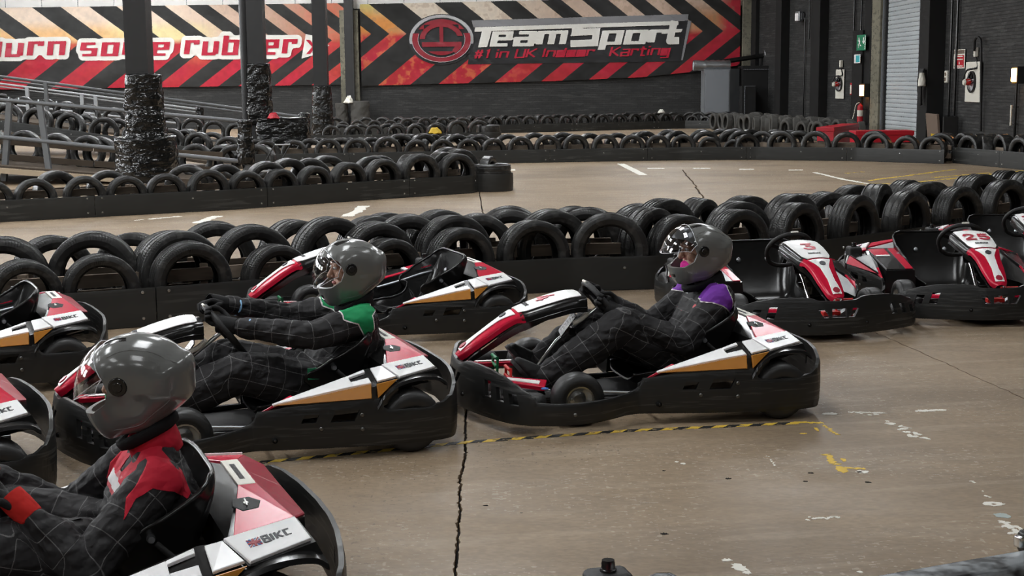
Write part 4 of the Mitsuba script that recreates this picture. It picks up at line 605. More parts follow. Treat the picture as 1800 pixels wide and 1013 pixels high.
ROWS = {'A1': ("in the nearest barrier's front row", 'front row of the nearest tyre barrier', 'big worn black tyre', 1), 'A2': ("in the nearest barrier's middle row", 'middle row of the nearest tyre barrier', 'worn treaded tyre', 1), 'A3': ("in the nearest barrier's back row", 'back row of the nearest tyre barrier', 'half-hidden treaded tyre', 1),
        'B1': ("in the left middle barrier's front row", 'front row of the left middle barrier', 'black tyre', 1), 'B2': ("in the left middle barrier's rear row", 'rear row of the left middle barrier', 'black tyre', 0),
        'C1': ("in the long far barrier's front row", 'front row of the long far barrier', 'black tyre', 0), 'C2': ("in the long far barrier's second row", 'second row of the long far barrier', 'black tyre', 0), 'C3': ("in the long far barrier's last row", 'last row of the long far barrier', 'black tyre', 0),
        'R1': ('behind the barrier at the right edge', 'tyres behind the right-hand barrier', 'black tyre', 0), 'D1': ("in the furthest barrier's front row", 'front row of the furthest barrier', 'small black tyre', 0), 'D2': ("in the furthest barrier's back row", 'back row of the furthest barrier', 'small black tyre', 0),
        'E1': ("in the short far barrier, front row", 'front of the short far barrier', 'black tyre', 0), 'E2': ("in the short far barrier's rear row", 'back of the short far barrier', 'black tyre', 0), 'P': ('in the dusty heap by the red boxes', 'tyre heap by the side wall', 'grey dusty tyre', 0),
        'M1': ('on the sloping ramp edge at left', 'tyres on the ramp edge', 'black tyre', 0), 'M2': ('behind the low ramp boards at left', 'tyres behind the ramp boards', 'black tyre', 0), 'M3': ('on the far side of the ramp', 'tyres on the far side of the ramp', 'dull grey tyre', 0)}
mat('m_tyre_dusty', pr((.060, .058, .053), .75, .3))
ti = 0; heap = []
for row, L in TYRES.items():
    where, grp, what, near = ROWS[row]; L = sorted(L, key=lambda t: t[0] / t[1]) if row not in ('P',) else L
    for i, (x, y, z, D, w, ax, lean) in enumerate(L):
        ti += 1; d, Dm, wm = tyre_for(D, w, near, ti)
        if row == 'P' and i >= 23: heap.append((x, y, z, D, ax, lean)); continue
        if row == 'P': d = {**d, 'bsdf': {'type': 'ref', 'id': 'm_tyre_dusty'}}
        side = 'the left' if row != 'P' else 'the back'
        single('tyre', f'{what}, {nth(i)} from {side}, {where}', 'tyre', d, None, group=grp, tw=stand(x, y, z, D, Dm, ax, lean))
prf, _, _ = tyre_profile(.56, .19, False); hm = lathe(prf, 20, closed=True)
single('tyre_heap', 'dusty grey tyres heaped between the far barrier and the side wall', 'tyre heap', cat([moved(hm, stand(x, y, z, D, .56, ax, lean)) for x, y, z, D, ax, lean in heap]), 'm_tyre_dusty', smooth=40, kind='stuff')
flat_hi, flat_lo = tyre_dict(.60, .20, True, 'm_tyre', 3), tyre_dict(.56, .19, False, 'm_tyre')
for x, y, z, D, d, Dm, lab in ((-.30, 21.62, 0, .60, flat_hi, .60, 'black tyre lying flat at the bottom of the end of the middle-distance barrier'), (-.30, 21.62, .205, .60, flat_hi, .60, 'black tyre lying flat on top at the end of the middle-distance barrier'),
                               (-.62, 39.55, 0, .66, flat_lo, .56, 'tyre lying flat at the bottom of the end of the short far barrier'), (-.62, 39.55, .22, .66, flat_lo, .56, 'tyre lying flat on top at the end of the short far barrier')):
    M = np.eye(4); M[:3, :3] *= D / Dm; M[:3, 3] = (x, y, z + .10 * D / Dm); single('tyre', lab, 'tyre', d, None, tw=M)
# ---------------------------------------------------------------- barriers: plastic panels on timber frames
def barrier(name, label, pts, h, seg, zf=None, depth=.9, timber=True, back=True, rails=((.30, .09), (.14, .09))):
    k = thing(name, label, 'barrier'); L = LineString(pts); zf = zf or (lambda x: 0.0)
    cuts = np.linspace(0, L.length, max(1, round(L.length / seg)) + 1); bl_ = []
    for a, b in zip(cuts[:-1], cuts[1:]):
        # nudge joints onto bends
        n = max(2, int((b - a) / .07)); P = []
        for s in np.linspace(a + .004, b - .004, n + 1):
            p = L.interpolate(s); q = L.interpolate(min(s + .1, L.length)); q0 = L.interpolate(max(0, s - .1)); d = np.array([q.x - q0.x, q.y - q0.y]); d /= np.linalg.norm(d); N = np.array([d[1], -d[0]])
            P.append((np.array([p.x, p.y]), N, zf(p.x)))
        hh = h
        G_ = np.array([[[*p, z + .004], [*(p + N * .004), z + .05], [*(p + N * .006), z + hh * .5], [*(p + N * .004), z + hh - .02], [*p, z + hh]] for p, N, z in P])
        part(k, 'panel', shell(G_, .014), 'm_panel', smooth=35)
        for s in (a + .09, (a + b) / 2 + .1, b - .09):
            p = L.interpolate(s); q = L.interpolate(min(s + .05, L.length)); q0 = L.interpolate(max(0, s - .05)); d = np.array([q.x - q0.x, q.y - q0.y]); d /= np.linalg.norm(d); N = np.array([d[1], -d[0], 0])
            for zz in ((.24, .06) if s != (a + b) / 2 + .1 else (.18,)):
                m = lathe([(0, .006), (.009, .005), (.012, 0), (.012, -.004)], 8); bl_.append(moved(m, frame([p.x + N[0] * .006, p.y + N[1] * .006, zf(p.x) + zz * hh / .27], [d[0], d[1], 0], Y=[0, 0, 1] if np.cross([d[0], d[1], 0], [0, 0, 1]) @ N > 0 else [0, 0, -1])))
    bk = part(k, 'bolts', cat(bl_), 'm_bolt', smooth=30); labels[bk] = {'kind': 'stuff'}
    if timber:
        for off in (.30, .68):
            LL = L.parallel_offset(off, 'left'); P = np.array(LL.coords); P = P if np.hypot(*(P[0] - np.array(pts[0]))) < np.hypot(*(P[-1] - np.array(pts[0]))) else P[::-1]
            for zz, hh in rails:
                for p, q in zip(P[:-1], P[1:]):
                    if np.hypot(*(q - p)) > .1: part(k, 'timber_rail', obox([*p, zf(p[0]) + zz], [*q, zf(q[0]) + zz], .035, hh), 'm_timber')
            LS = LineString(P)
            for s in np.arange(.3, LS.length, 1.25):
                p = LS.interpolate(s); part(k, 'timber_post', bx(p.x - .03, p.x + .03, p.y + .02, p.y + .075, zf(p.x), zf(p.x) + .37), 'm_timber')
    if back:
        LL = L.parallel_offset(depth + .25, 'left'); P = np.array(LL.coords); P = P if np.hypot(*(P[0] - np.array(pts[0]))) < np.hypot(*(P[-1] - np.array(pts[0]))) else P[::-1]
        G_ = np.array([[[*p, zf(p[0]) + .004], [*p, zf(p[0]) + h * .9]] for p in P]); part(k, 'back_panel', shell(G_, .012), 'm_panel')
    return k
LA = [(-4.6, 8.62), (-3.4, 9.2), (-2.46, 9.64), (-.13, 10.9), (.45, 11.1), (1.1, 11.16), (2.53, 12.06), (3.53, 12.91), (5.5, 14.7)]
LB = [(-7.2, 16.6), (-6.2, 17.2), (-3.72, 18.6), (-1.61, 20.3), (-.58, 21.1)]
arcB = [(-.30 + .33 * math.cos(a), 21.62 + .33 * math.sin(a)) for a in np.linspace(-2.2, .6, 12)]
LC = [(-5.2, 27.9), (-3.6, 28.1), (-.8, 28.6), (.71, 28.9), (3.5, 29.3), (5.0, 29.2), (6.9, 28.5), (8.3, 27.3)]
barrier('track_barrier', 'nearest black panel barrier behind the karts, crossing the whole picture', LA, .27, 2.45, depth=1.0)
barrier('track_barrier', 'black panel barrier in the middle distance at left with a rounded end', LB + arcB, .27, 2.3, depth=.7, back=False)
barrier('track_barrier', 'long far panel barrier with joints and bolts in front of the red boxes', LC, .27, 2.15, depth=1.1)
barrier('track_barrier', 'angled taller panel barrier at the right edge', [(8.55, 27.6), (8.9, 26.2), (9.35, 24.6), (9.95, 22.4), (10.6, 20)], .31, 1.6, depth=.9)
barrier('track_barrier', 'furthest grey-black panel barrier below the big banner', [(-6.8, 44.3), (-1.7, 44.9), (1.6, 46.4), (5.9, 48.4), (7.7, 47.6)], .27, 3.0, timber=False, back=False)
arcE = [(-.62 + .36 * math.cos(a), 39.55 + .36 * math.sin(a)) for a in np.linspace(-1.9, .6, 10)]
barrier('track_barrier', 'short far panel barrier that ends in a lying tyre', [(-5.8, 37.7), (-5.1, 37.9), (-1.6, 38.9)] + arcE, .26, 2.4, timber=False, back=False)
rampz = lambda x: max(0.0, .72 * (-5.2 - x) / 4.8)
barrier('track_barrier', 'scuffed black panel barrier rising along the ramp edge', [(-12.2, 28.0), (-9.0, 28.0), (-5.2, 27.9)], .26, 2.4, zf=rampz, timber=False, back=False)
# ---------------------------------------------------------------- steel columns wrapped in black film
def film(rad, z0, z1, seed, seg=72, nz=70, squash=1.0, cap=True, amp=.035):
    a = np.linspace(0, 2 * math.pi, seg, endpoint=False); zs = np.linspace(0, 1, nz); P = []
    for t in zs:
        z = z0 + (z1 - z0) * t; rr = rad(t) if callable(rad) else rad
        q = np.stack([np.cos(a) * 2.2 + seed, np.sin(a) * 2.2, np.full(seg, z * 6.0)], -1); f = meshkit.fbm(q, 4, seed) - .5; g = np.abs(meshkit.noise(q * [3, 3, 1.5], seed + 3) - .5)
        r_ = rr + amp * (f * 1.6 + g * .5); sq = 1 / np.maximum(np.abs(np.cos(a)), np.abs(np.sin(a))); r_ = r_ * (squash + (1 - squash) * np.minimum(sq, 1.25))
        P.append(np.stack([r_ * np.cos(a), r_ * np.sin(a), z + amp * .6 * (meshkit.noise(q * 1.5, seed + 8) - .5)], -1))
    P = [np.stack([P[0][:, 0] * .02, P[0][:, 1] * .02, P[0][:, 2]], -1)] + P + [np.stack([P[-1][:, 0] * .72, P[-1][:, 1] * .72, P[-1][:, 2] + .012], -1), np.stack([P[-1][:, 0] * .02, P[-1][:, 1] * .02, P[-1][:, 2]], -1)]
    m = gridmesh(np.array(P), cv=True); m.invert() if m.volume < 0 else None; return m
def column(x, y, w, label, wraps, pipe=None):
    k = thing('steel_column', label, 'column')
    part(k, 'shaft', bx(x - w / 2, x + w / 2, y - w / 2, y + w / 2, 0, ROOF), 'm_steel_dark')
    part(k, 'flange', bx(x + w / 2 - .035, x + w / 2 + .02, y - w / 2 - .02, y + w / 2 + .02, 0, ROOF), 'm_steel_dark')
    if pipe: part(k, 'pipe', tube([(x + pipe[0], y - .1, .9), (x + pipe[0], y - .1, ROOF)], pipe[1], 16), 'm_steel_dark', smooth=True)
    for i, (r, z0, z1, sq, dx) in enumerate(wraps): part(k, 'film_wrap', shift(film(r, z0, z1, int(x * -10 + y + i * 7), squash=sq), x + dx, y, 0), 'm_wrap', smooth=True, label='crumpled shiny black film wrap')
column(-5.26, 20.4, .30, 'leftmost thick dark steel column padded with crumpled black film', [(lambda t: .27 - .02 * t + .03 * math.exp(-t * 6), .86, 1.78, .6, .06), (lambda t: .42 + .015 * math.sin(3 * t), 0, .90, .9, .05)])
column(-5.28, 30.0, .32, 'middle dark steel column with a round pipe beside it', [(lambda t: .265 - .02 * t, .80, 2.04, .5, .03)], pipe=(-.23, .085))
column(-5.27, 40.0, .36, 'rightmost and slimmest dark steel column before the banners', [(lambda t: .30 - .06 * t * t, .2, 1.55, .7, .02)])
column(-5.76, 51.7, .30, 'dark steel stanchion standing between the two banners', [])
k = single('wrapped_bundle', 'bulky black film-wrapped bundle right of the middle column', 'bundle', shift(film(lambda t: .56 - .05 * t, .0, .93, 91, squash=.55, amp=.05), -4.98, 29.95, 0) if 0 else moved(film(lambda t: .55 - .05 * t, .0, .93, 91, squash=.3, amp=.05), [[1.05, 0, 0, -4.70], [0, .45, 0, 29.5], [0, 0, 1, 0], [0, 0, 0, 1]]), 'm_wrap', smooth=True)
for i, (x, w, h, z0) in enumerate(((-6.0, .22, .55, 0), (-5.35, .33, .62, 0))):
    single('wrapped_stump', 'dusty wrapped stump, ' + ('left' if i == 0 else 'right') + ' of the two at the foot of the far stanchion', 'bundle', shift(film(w, z0, h + .35, 60 + i, seg=40, nz=30, amp=.06), x, 51.0, 0), 'm_tyre_dusty', smooth=True)
single('paper_scrap', 'crumpled pale paper on top of the wrapped stump by the far stanchion', 'paper', shift(film(lambda t: .17 - .12 * t, 0, .22, 77, seg=20, nz=10, amp=.09), -5.72, 50.8, .93), 'm_offwhite', smooth=20)
single('red_rag', 'small red rag lying on the black film-wrapped bundle', 'rag', shift(film(lambda t: .13 - .07 * t, 0, .10, 78, seg=20, nz=8, amp=.05), -4.85, 29.3, .93), 'm_box_red', smooth=True)
single('yellow_bag', 'small yellow bag stuffed into a tyre of the short far barrier', 'bag', shift(film(lambda t: .17 - .09 * t, 0, .14, 79, seg=24, nz=10, amp=.06), -2.05, 38.72, .26), 'm_yellow', smooth=True)
# ---------------------------------------------------------------- ramp with its rails
rk = thing('ramp', 'raised timber ramp deck climbing to the left edge', 'ramp')
dz = lambda x: max(0.02, .30 * (-5.4 - x) / 3.4)
for ya, yb, zf_ in ((23.7, 26.6, dz), (27.6, 29.4, rampz), (33.0, 35.6, lambda x: max(.02, .9 * (-5.6 - x) / 6.6))):
    part(rk, 'deck', shell(np.array([[[x, ya, zf_(x)], [x, yb, zf_(x)]] for x in np.linspace(-17, -5.2, 24)])[:, ::-1], .05), 'm_timber_dark')
part(rk, 'edge_plank', cat([obox([x0, 23.6, dz(x0) - .02], [x0 - 1.6, 23.6, dz(x0 - 1.6) - .02], .05, .09) for x0 in (-5.6, -7.2, -8.8, -10.4)]), 'm_timber_light', label='pale timber edge of the ramp')
for zz in (.16, .42):
    for x0 in (-4.9, -7.1, -9.3): part(rk, 'side_board', obox([x0, 24.25, dz(x0) + zz], [x0 - 2.18, 24.25, dz(x0 - 2.18) + zz], .03, .10), 'm_timber_dark', label='dark wooden side board')
hr = thing('handrail', 'grey steel handrail in front of the ramp tyres', 'handrail')
H1 = lambda x: lerp(x, -8.64, -4.30, 1.42, 1.02); H2 = lambda x: lerp(x, -8.64, -4.30, .80, .36); yr = lambda x: lerp(x, -8.64, -4.3, 24.0, 23.5)
part(hr, 'top_rail', tube([(x, yr(x), H1(x)) for x in np.linspace(-12, -4.25, 12)], .032, 8), 'm_rail', smooth=True); part(hr, 'middle_rail', tube([(x, yr(x) - .03, H2(x)) for x in np.linspace(-12, -4.3, 12)], .036, 8), 'm_rail', smooth=True)
for a, b in (((-8.37, 24.0, 1.42), (-8.55, 24.0, .05)), ((-7.86, 23.95, 1.37), (-7.72, 23.85, .05)), ((-10.9, 24.2, 1.66), (-10.75, 24.2, .1)), ((-4.32, 23.5, .4), (-4.32, 23.5, 0))): part(hr, 'post', obox(a, b, .09, .09), 'm_rail')
part(hr, 'film_wrap', shift(film(lambda t: .125 + .015 * math.sin(6 * t), .33, 1.04, 41, seg=40, nz=40), -4.36, 23.5, 0), 'm_wrap', smooth=True, label='black film wrapped round the end post')
for x in (-8.37, -7.86, -8.2, -7.55): part(hr, 'clamp_bolt', shift(lathe([(0, .03), (.012, .03), (.016, 0), (.012, -.02)], 8), x, yr(x), H1(x) + .03), 'm_galv', smooth=30)
def far_rail(label, p, q, posts, m, wrap=None, mid=None, r=.03):
    k = thing('handrail', label, 'handrail'); p, q = np.array(p, float), np.array(q, float); at = lambda x: p + (q - p) * (x - p[0]) / (q[0] - p[0])
    part(k, 'top_rail', tube([p + (q - p) * t for t in np.linspace(0, 1, 8)], r, 8), m, smooth=True); part(k, 'top_rail', tube([p + (q - p) * t + [0, .05, -.08] for t in np.linspace(0, 1, 8)], r * .7, 8), m, smooth=True)
    if mid: part(k, 'middle_rail', tube([p + (q - p) * t - [0, 0, mid * (1 - .25 * t)] for t in np.linspace(0, .94, 8)], r, 8), m, smooth=True)
    for x, L_ in posts: a = at(x); part(k, 'post', obox(a, a - [0, 0, L_], .08, .08), m)
    if wrap: part(k, 'film_wrap', shift(film(wrap[0], wrap[1], wrap[2], wrap[3], seg=36, nz=30), q[0], q[1], 0), 'm_wrap', smooth=True)
far_rail('dark double handrail sloping down to the slim steel column', (-14, 33.4, 2.16), (-4.75, 33.0, .86), [(-10.75, .95), (-13.2, .9)], 'm_rail', wrap=(.13, .02, .95, 43), mid=0)
far_rail('pale grey handrail sloping behind the dark double handrail', (-16.0, 36.6, 2.10), (-7.85, 36.2, 1.00), [(-12.25, .92), (-10.85, .62), (-10.5, .6), (-14.4, 1)], 'm_rail_light', wrap=(.09, .35, 1.05, 44), mid=.55, r=.025)
tr = thing('trolley_frame', 'thin black tubular trolley frame leaning behind the middle-distance tyres', 'trolley')
a, b, c, d = np.array([-3.80, 23.0, .66]), np.array([-3.55, 23.0, .665]), np.array([-4.12, 22.8, .10]), np.array([-3.85, 22.8, .12])
part(tr, 'rail', tube([c, a], .011, 8), 'm_black_matt', smooth=True); part(tr, 'rail', tube([d, b], .011, 8), 'm_black_matt', smooth=True); part(tr, 'crossbar', tube([a, b], .012, 8), 'm_rail_light', smooth=True); part(tr, 'crossbar', tube([c + .25 * (a - c), d + .25 * (b - d)], .012, 8), 'm_rail_light', smooth=True)
# ---------------------------------------------------------------- rental kart: x forward, y to the driver's left
def skirt_mesh():
    # plan of the left half from the tail to the nose: x, y, bottom, top, lean of the top (inwards)
    K = [(-.765, .00, .10, .315, .0), (-.755, .20, .09, .32, .0), (-.735, .36, .075, .322, .0), (-.715, .47, .06, .315, .0), (-.695, .57, .05, .285, .0), (-.655, .635, .05, .245, .0), (-.60, .660, .05, .222, .0), (-.53, .668, .05, .207, .0),
         (-.40, .668, .05, .208, .0), (-.335, .665, .05, .212, .0), (-.315, .662, .05, .262, .01), (-.20, .645, .05, .258, .01), (-.05, .618, .05, .25, .01), (.09, .588, .05, .24, .01), (.215, .560, .05, .222, .01), (.235, .556, .05, .19, .01), (.25, .556, .05, .165, .005),
         (.31, .575, .05, .155, .0), (.39, .630, .05, .152, .0), (.47, .672, .05, .152, .0), (.57, .700, .05, .152, .0), (.68, .702, .05, .153, .0), (.77, .680, .05, .158, .004), (.795, .672, .05, .185, .01), (.835, .650, .05, .205, .02), (.89, .600, .05, .232, .03),
         (.945, .50, .05, .262, .035), (.985, .40, .05, .278, .035), (1.02, .30, .05, .283, .035), (1.045, .20, .05, .282, .035), (1.062, .12, .05, .262, .03), (1.068, .0, .05, .258, .03)]
    K = np.array(K); S = np.concatenate([[0], np.cumsum(np.hypot(*np.diff(K[:, :2], axis=0).T))])
    # resample smoothly in plan, piecewise linear in height
    u = np.unique(np.concatenate([S, np.linspace(0, S[-1], 90)])); xy = np.stack([np.interp(u, S, K[:, 0]), np.interp(u, S, K[:, 1])], 1)
    for _ in range(3): xy[1:-1] = .25 * xy[:-2] + .5 * xy[1:-1] + .25 * xy[2:]
    zb, zt, ln = (np.interp(u, S, K[:, i]) for i in (2, 3, 4))
    half = np.column_stack([xy, zb, zt, ln]); other = half[1:-1][::-1].copy(); other[:, 1] *= -1
    Q = np.vstack([half, other]); n = len(Q)
    t = np.roll(Q[:, :2], -1, 0) - np.roll(Q[:, :2], 1, 0); t /= np.linalg.norm(t, axis=1, keepdims=True); N = np.stack([-t[:, 1], t[:, 0]], 1)  # outward for this direction
    if (N[10] @ Q[10, :2]) < 0: N = -N
    rows = []
    for f, off in ((0, -.006), (.12, .0), (.5, .004), (.88, .002), (1, -.004)):
        z = Q[:, 2] + (Q[:, 3] - Q[:, 2]) * f; o = off - Q[:, 4] * f; rows.append(np.column_stack([Q[:, :2] + N * o[:, None], z]))
    for f, off in ((1, -.020), (.85, -.020), (.1, -.020)):
        z = Q[:, 2] + (Q[:, 3] - Q[:, 2]) * f; o = off - Q[:, 4] * f; rows.append(np.column_stack([Q[:, :2] + N * o[:, None], z]))
    m = gridmesh(np.array(rows).transpose(1, 0, 2), cu=True, cv=True)
    m.invert() if m.volume < 0 else None
    return m, Q
def slot(c, d, L, h, sk=0.0):
    """a skewed hole through the skirt: centre, direction along it, length, height"""
    d = np.array([*d, 0.0]); d /= np.linalg.norm(d); n = np.cross(d, [0, 0, 1]); p = []
    for a, b in ((-1, -1), (1, -1), (1, 1), (-1, 1)):
        for k in (-.07, .07): p.append(np.array(c) + d * (a * L / 2 + b * sk) + np.array([0, 0, b * h / 2]) + n * k)
    return m3.Manifold.hull_points(np.asarray(p, np.float32))
KART = Proto()
sk, SQ = skirt_mesh(); mm = to_m(sk)
cuts = []
for s in (1, -1):
    cuts += [slot((-.155, s * .64, .192), (1, -s * .17), .105, .050, -.012), slot((-.005, s * .61, .185), (1, -s * .17), .065, .036, -.008)]
    for i, (x, y) in enumerate(((.975, .43), (.935, .52), (.885, .60))): cuts.append(slot((x, s * y, .188 - i * .012), (.45, -s * .75), .052, .075 - .012 * i, .010))
    cuts += [slot((1.062, s * .10, .185), (0, 1), .045, .055, s * .018), slot((-.735, s * .36, .24), (.1, 1), .022, .06, 0)]
cuts.append(slot((1.066, 0, .185), (0, 1), .10, .055, 0))
if mm.status() == m3.Error.NoError and mm.num_tri() > 0: mm = mm - m3.Manifold.batch_boolean(cuts, m3.OpType.Add); skm = from_m(mm)
else: skm = sk
KART.add('bumper_skirt', skm, 'm_skirt', smooth=35, label='scuffed black plastic bumper skirt')
# worn pale top edge of the skirt
edge = np.column_stack([SQ[:, :2] * .992, SQ[:, 3] + .001])
KART.add('skirt_bolts', cat([moved(lathe([(0, .005), (.007, .004), (.010, 0), (.010, -.004)], 10), frame([x, s * y, z], [1, 0, 0], Y=[0, 0, -s])) for s in (1, -1) for x, y, z in ((-.228, .654, .195), (-.228, .655, .13), (-.05, .624, .14), (.60, .706, .10))]), 'm_fixing', smooth=30)
# chassis: tubes, floor tray, axle
tubes = [tube(spline([(-.66, s * .30, .075), (-.2, s * .31, .07), (.25, s * .27, .07), (.62, s * .24, .07), (.88, s * .20, .075), (.97, s * .10, .08), (.98, 0, .08)], 30), .015, 8) for s in (1, -1)]
tubes += [tube([(x, -.3, .072), (x, .3, .072)], .014, 8) for x in (-.55, -.1, .42)] + [tube([(x, s * .27, .075), (x, s * .6, .10)], .012, 8) for s in (1, -1) for x in (-.25, .15)] + [tube([(.98, s * .15, .08), (1.04, s * .2, .12)], .012, 8) for s in (1, -1)]
KART.add('chassis_frame', cat(tubes), 'm_black', smooth=True)
tray = Polygon([(-.1, -.27), (-.1, .27), (.42, .27), (.80, .23), (.95, .12), (.95, -.12), (.80, -.23), (.42, -.27)]); KART.add('floor_tray', prism(tray, .045, .056), 'm_black_matt')
KART.add('rear_axle', tube([(-.46, -.60, .14), (-.46, .60, .14)], .020, 14), 'm_steel', smooth=True)
KART.add('steering_knuckles', cat([obox((.53, s * .27, .085), (.53, s * .43, .12), .03, .03) for s in (1, -1)] + [tube([(.60, s * .05, .12), (.57, s * .42, .12)], .008, 8) for s in (1, -1)]), 'm_black', smooth=30)
# wheels
def wheel(R, w, r0):
    pr_ = [(r0, -w / 2 + .012), (r0 + .006, -w / 2 + .004), (r0 + .02, -w / 2), (R - .030, -w / 2), (R - .012, -w / 2 + .008), (R - .003, -w / 2 + .022), (R, -w / 2 + .04), (R, w / 2 - .04), (R - .003, w / 2 - .022), (R - .012, w / 2 - .008), (R - .030, w / 2), (r0 + .02, w / 2), (r0 + .006, w / 2 - .004), (r0, w / 2 - .012), (r0, 0)]
    rim = [(.0, w * .16), (.018, w * .16), (.020, w * .12), (.030, w * .10), (r0 * .62, w * .08), (r0 * .72, w * .2), (r0 - .008, w * .30), (r0 - .004, w * .44), (r0 + .004, w * .465), (r0 + .004, w * .44), (r0 - .001, w * .40), (r0 - .001, -w * .40), (r0 + .004, -w * .46), (r0 - .006, -w * .44), (r0 - .010, -w * .3), (r0 * .7, -w * .1), (.03, -w * .08), (0, -w * .08)]
    rim = [(a, b) for a, b in rim]; nuts = cat([shift(lathe([(0, .012), (.006, .012), (.006, 0)], 6), .032 * math.cos(a), .032 * math.sin(a), w * .10) for a in (0, 2.094, 4.189)])
    return lathe(pr_, 40, closed=True), lathe(rim, 32), nuts
for x, y, R, w, r0, st in ((.53, .485, .128, .125, .066, .0), (.53, -.485, .128, .125, .066, .0), (-.46, .565, .140, .185, .066, 0), (-.46, -.565, .140, .185, .066, 0)):
    s = 1 if y > 0 else -1; M = frame([x, y, R], [1, 0, 0], Y=[0, 0, -s]); t_, r_, n_ = wheel(R, w, r0)
    n = KART.add('wheel', moved(t_, M), 'm_slick', smooth=38); KART.add(n + '__rim', moved(r_, M), 'm_steel', smooth=35); KART.add(n + '__lug_nuts', moved(n_, M), 'm_galv', smooth=30)
# seat: lofted bucket
def seat():
    mid = spline([(.17, 0, .135), (.10, 0, .105), (.0, 0, .075), (-.12, 0, .072), (-.21, 0, .105), (-.285, 0, .20), (-.34, 0, .31), (-.375, 0, .41), (-.395, 0, .490)], 40); t = np.linspace(0, 1, 40)
    half = np.interp(t, [0, .3, .55, .8, .93, .98, 1], [.17, .185, .232, .275, .27, .245, .205]); wall_h = np.interp(t, [0, .12, .30, .45, .60, .75, .88, 1], [.02, .06, .115, .20, .235, .165, .075, .012])
    tn = np.gradient(mid, axis=0); tn /= np.linalg.norm(tn, axis=1, keepdims=True); up_ = np.stack([-tn[:, 2], 0 * t, tn[:, 0]], 1); up_[up_[:, 0] * 1 + up_[:, 2] < 0] *= -1
    P = []
    for k in range(40):
        row = []
        for a in np.linspace(-1, 1, 33):
            b = abs(a); yb = min(b / .62, 1.0); lift = max(0, (b - .45) / .55) ** 1.6
            row.append(mid[k] + np.array([0, math.copysign(half[k] * (yb ** .9) + .028 * lift, a), 0]) + up_[k] * (wall_h[k] * lift + .012 * yb ** 4))
        P.append(row)
    return np.array(P)
SP = seat(); sm = shell(SP[:, ::-1] if np.cross(SP[1, 16] - SP[0, 16], SP[0, 17] - SP[0, 16])[2] < 0 else SP, .009)
KART.add('seat', sm, 'm_seat', smooth=50, label='glossy black bucket seat')
rim_pts = np.vstack([SP[:, 0], SP[-1, 1:], SP[::-1, -1][1:]])
KART.add('seat__rim', tube(rim_pts[::1], .0085, 7), 'm_black', smooth=True)
KART.add('seat__bolts', cat([moved(lathe([(0, .012), (.010, .012), (.012, .004), (.014, -.004)], 14), frame([-.187, s * .300, .345], [1, 0, 0], Y=[0, 0, -s])) for s in (1, -1)] + [moved(lathe([(0, .008), (.010, .007), (.018, 0), (.018, -.003)], 12), frame([-.345, y, .36], [0, 1, 0], Y=[-.3, 0, .95])) for y in (-.11, .11)]), 'm_galv', smooth=30)
for s in (1, -1): KART.add('seat_stay', tube([(-.20, s * .300, .33), (-.42, s * .36, .12)], .010, 8), 'm_black_matt', smooth=True)
# steering column and wheel
sc, sn = np.array([.265, 0, .505]), np.array([-.80, 0, .60]); sn /= np.linalg.norm(sn); su = np.array([.60, 0, .80])
ring = [sc + .138 * (math.cos(a) * su + math.sin(a) * np.array([0, 1, 0]) * 1.12) - (0.02 * (math.cos(a) < -.6)) * su for a in np.linspace(0, 2 * math.pi, 48, endpoint=False)]
n = KART.add('steering_wheel', tube(ring, .0155, 10, closed=True), 'm_black_matt', smooth=True)
KART.add(n + '__spokes', cat([obox(sc - sn * .015, sc - sn * .004 + .13 * (math.cos(a) * su + math.sin(a) * np.array([0, 1.1, 0])), .030, .006, upv=sn) for a in (1.25, -1.25, math.pi)] + [moved(lathe([(0, .012), (.036, .010), (.040, 0), (.036, -.012), (0, -.014)], 20), frame(sc - sn * .012, [0, 1, 0], Y=np.cross(sn, [0, 1, 0])))]), 'm_black_matt', smooth=30)
KART.add(n + '__top_mark', moved(rbox(.012, .055, .036, .005), frame(sc + .142 * su, sn, Y=[0, 1, 0])), 'm_offwhite', smooth=35)
KART.add('steering_column', tube([sc - sn * .02, sc - sn * .30, (.66, 0, .13)], .0105, 10), 'm_chrome', smooth=True)
# number board and nose cone in one arched moulding
def nose():
    c = spline([(.375, 0, .560), (.45, 0, .560), (.56, 0, .535), (.66, 0, .505), (.745, 0, .475), (.82, 0, .430), (.90, 0, .375), (.97, 0, .325), (1.03, 0, .275)], 44); t = np.linspace(0, 1, 44)
    w = np.interp(t, [0, .08, .25, .42, .50, .62, .75, .88, .95, 1], [.118, .134, .130, .112, .092, .076, .070, .060, .052, .030])
    tn = np.gradient(c, axis=0); tn /= np.linalg.norm(tn, axis=1, keepdims=True); nn = np.stack([-tn[:, 2], 0 * t, tn[:, 0]], 1); drop = np.interp(t, [0, .3, .45, .5, 1], [.072, .068, .050, .034, .030])
    P, cr = [], []
    for k in range(44):
        row = []
        for a in np.linspace(-1, 1, 25):
            b = abs(a); f = max(0, (b - .62) / .38)
            row.append(c[k] + np.array([0, math.copysign(w[k] * min(1.0, b / .70) * (1 + .10 * f), a), 0]) + nn[k] * (.012 * (1 - min(1, b / .62) ** 2) - drop[k] * f ** 1.3))
        P.append(row)
    return np.array(P), c, w, nn
NP, NC, NW, NN = nose()
NP_ = NP if np.cross(NP[1, 12] - NP[0, 12], NP[0, 13] - NP[0, 12])[2] > 0 else NP[:, ::-1]
KART.add('nose_cone', shell(NP_[19:], .006), 'm_red', smooth=40, label='red plastic nose')
KART.add('board_shroud', shell(NP_[:21], .006), 'm_black', smooth=40, label='glossy black shroud of the number board')
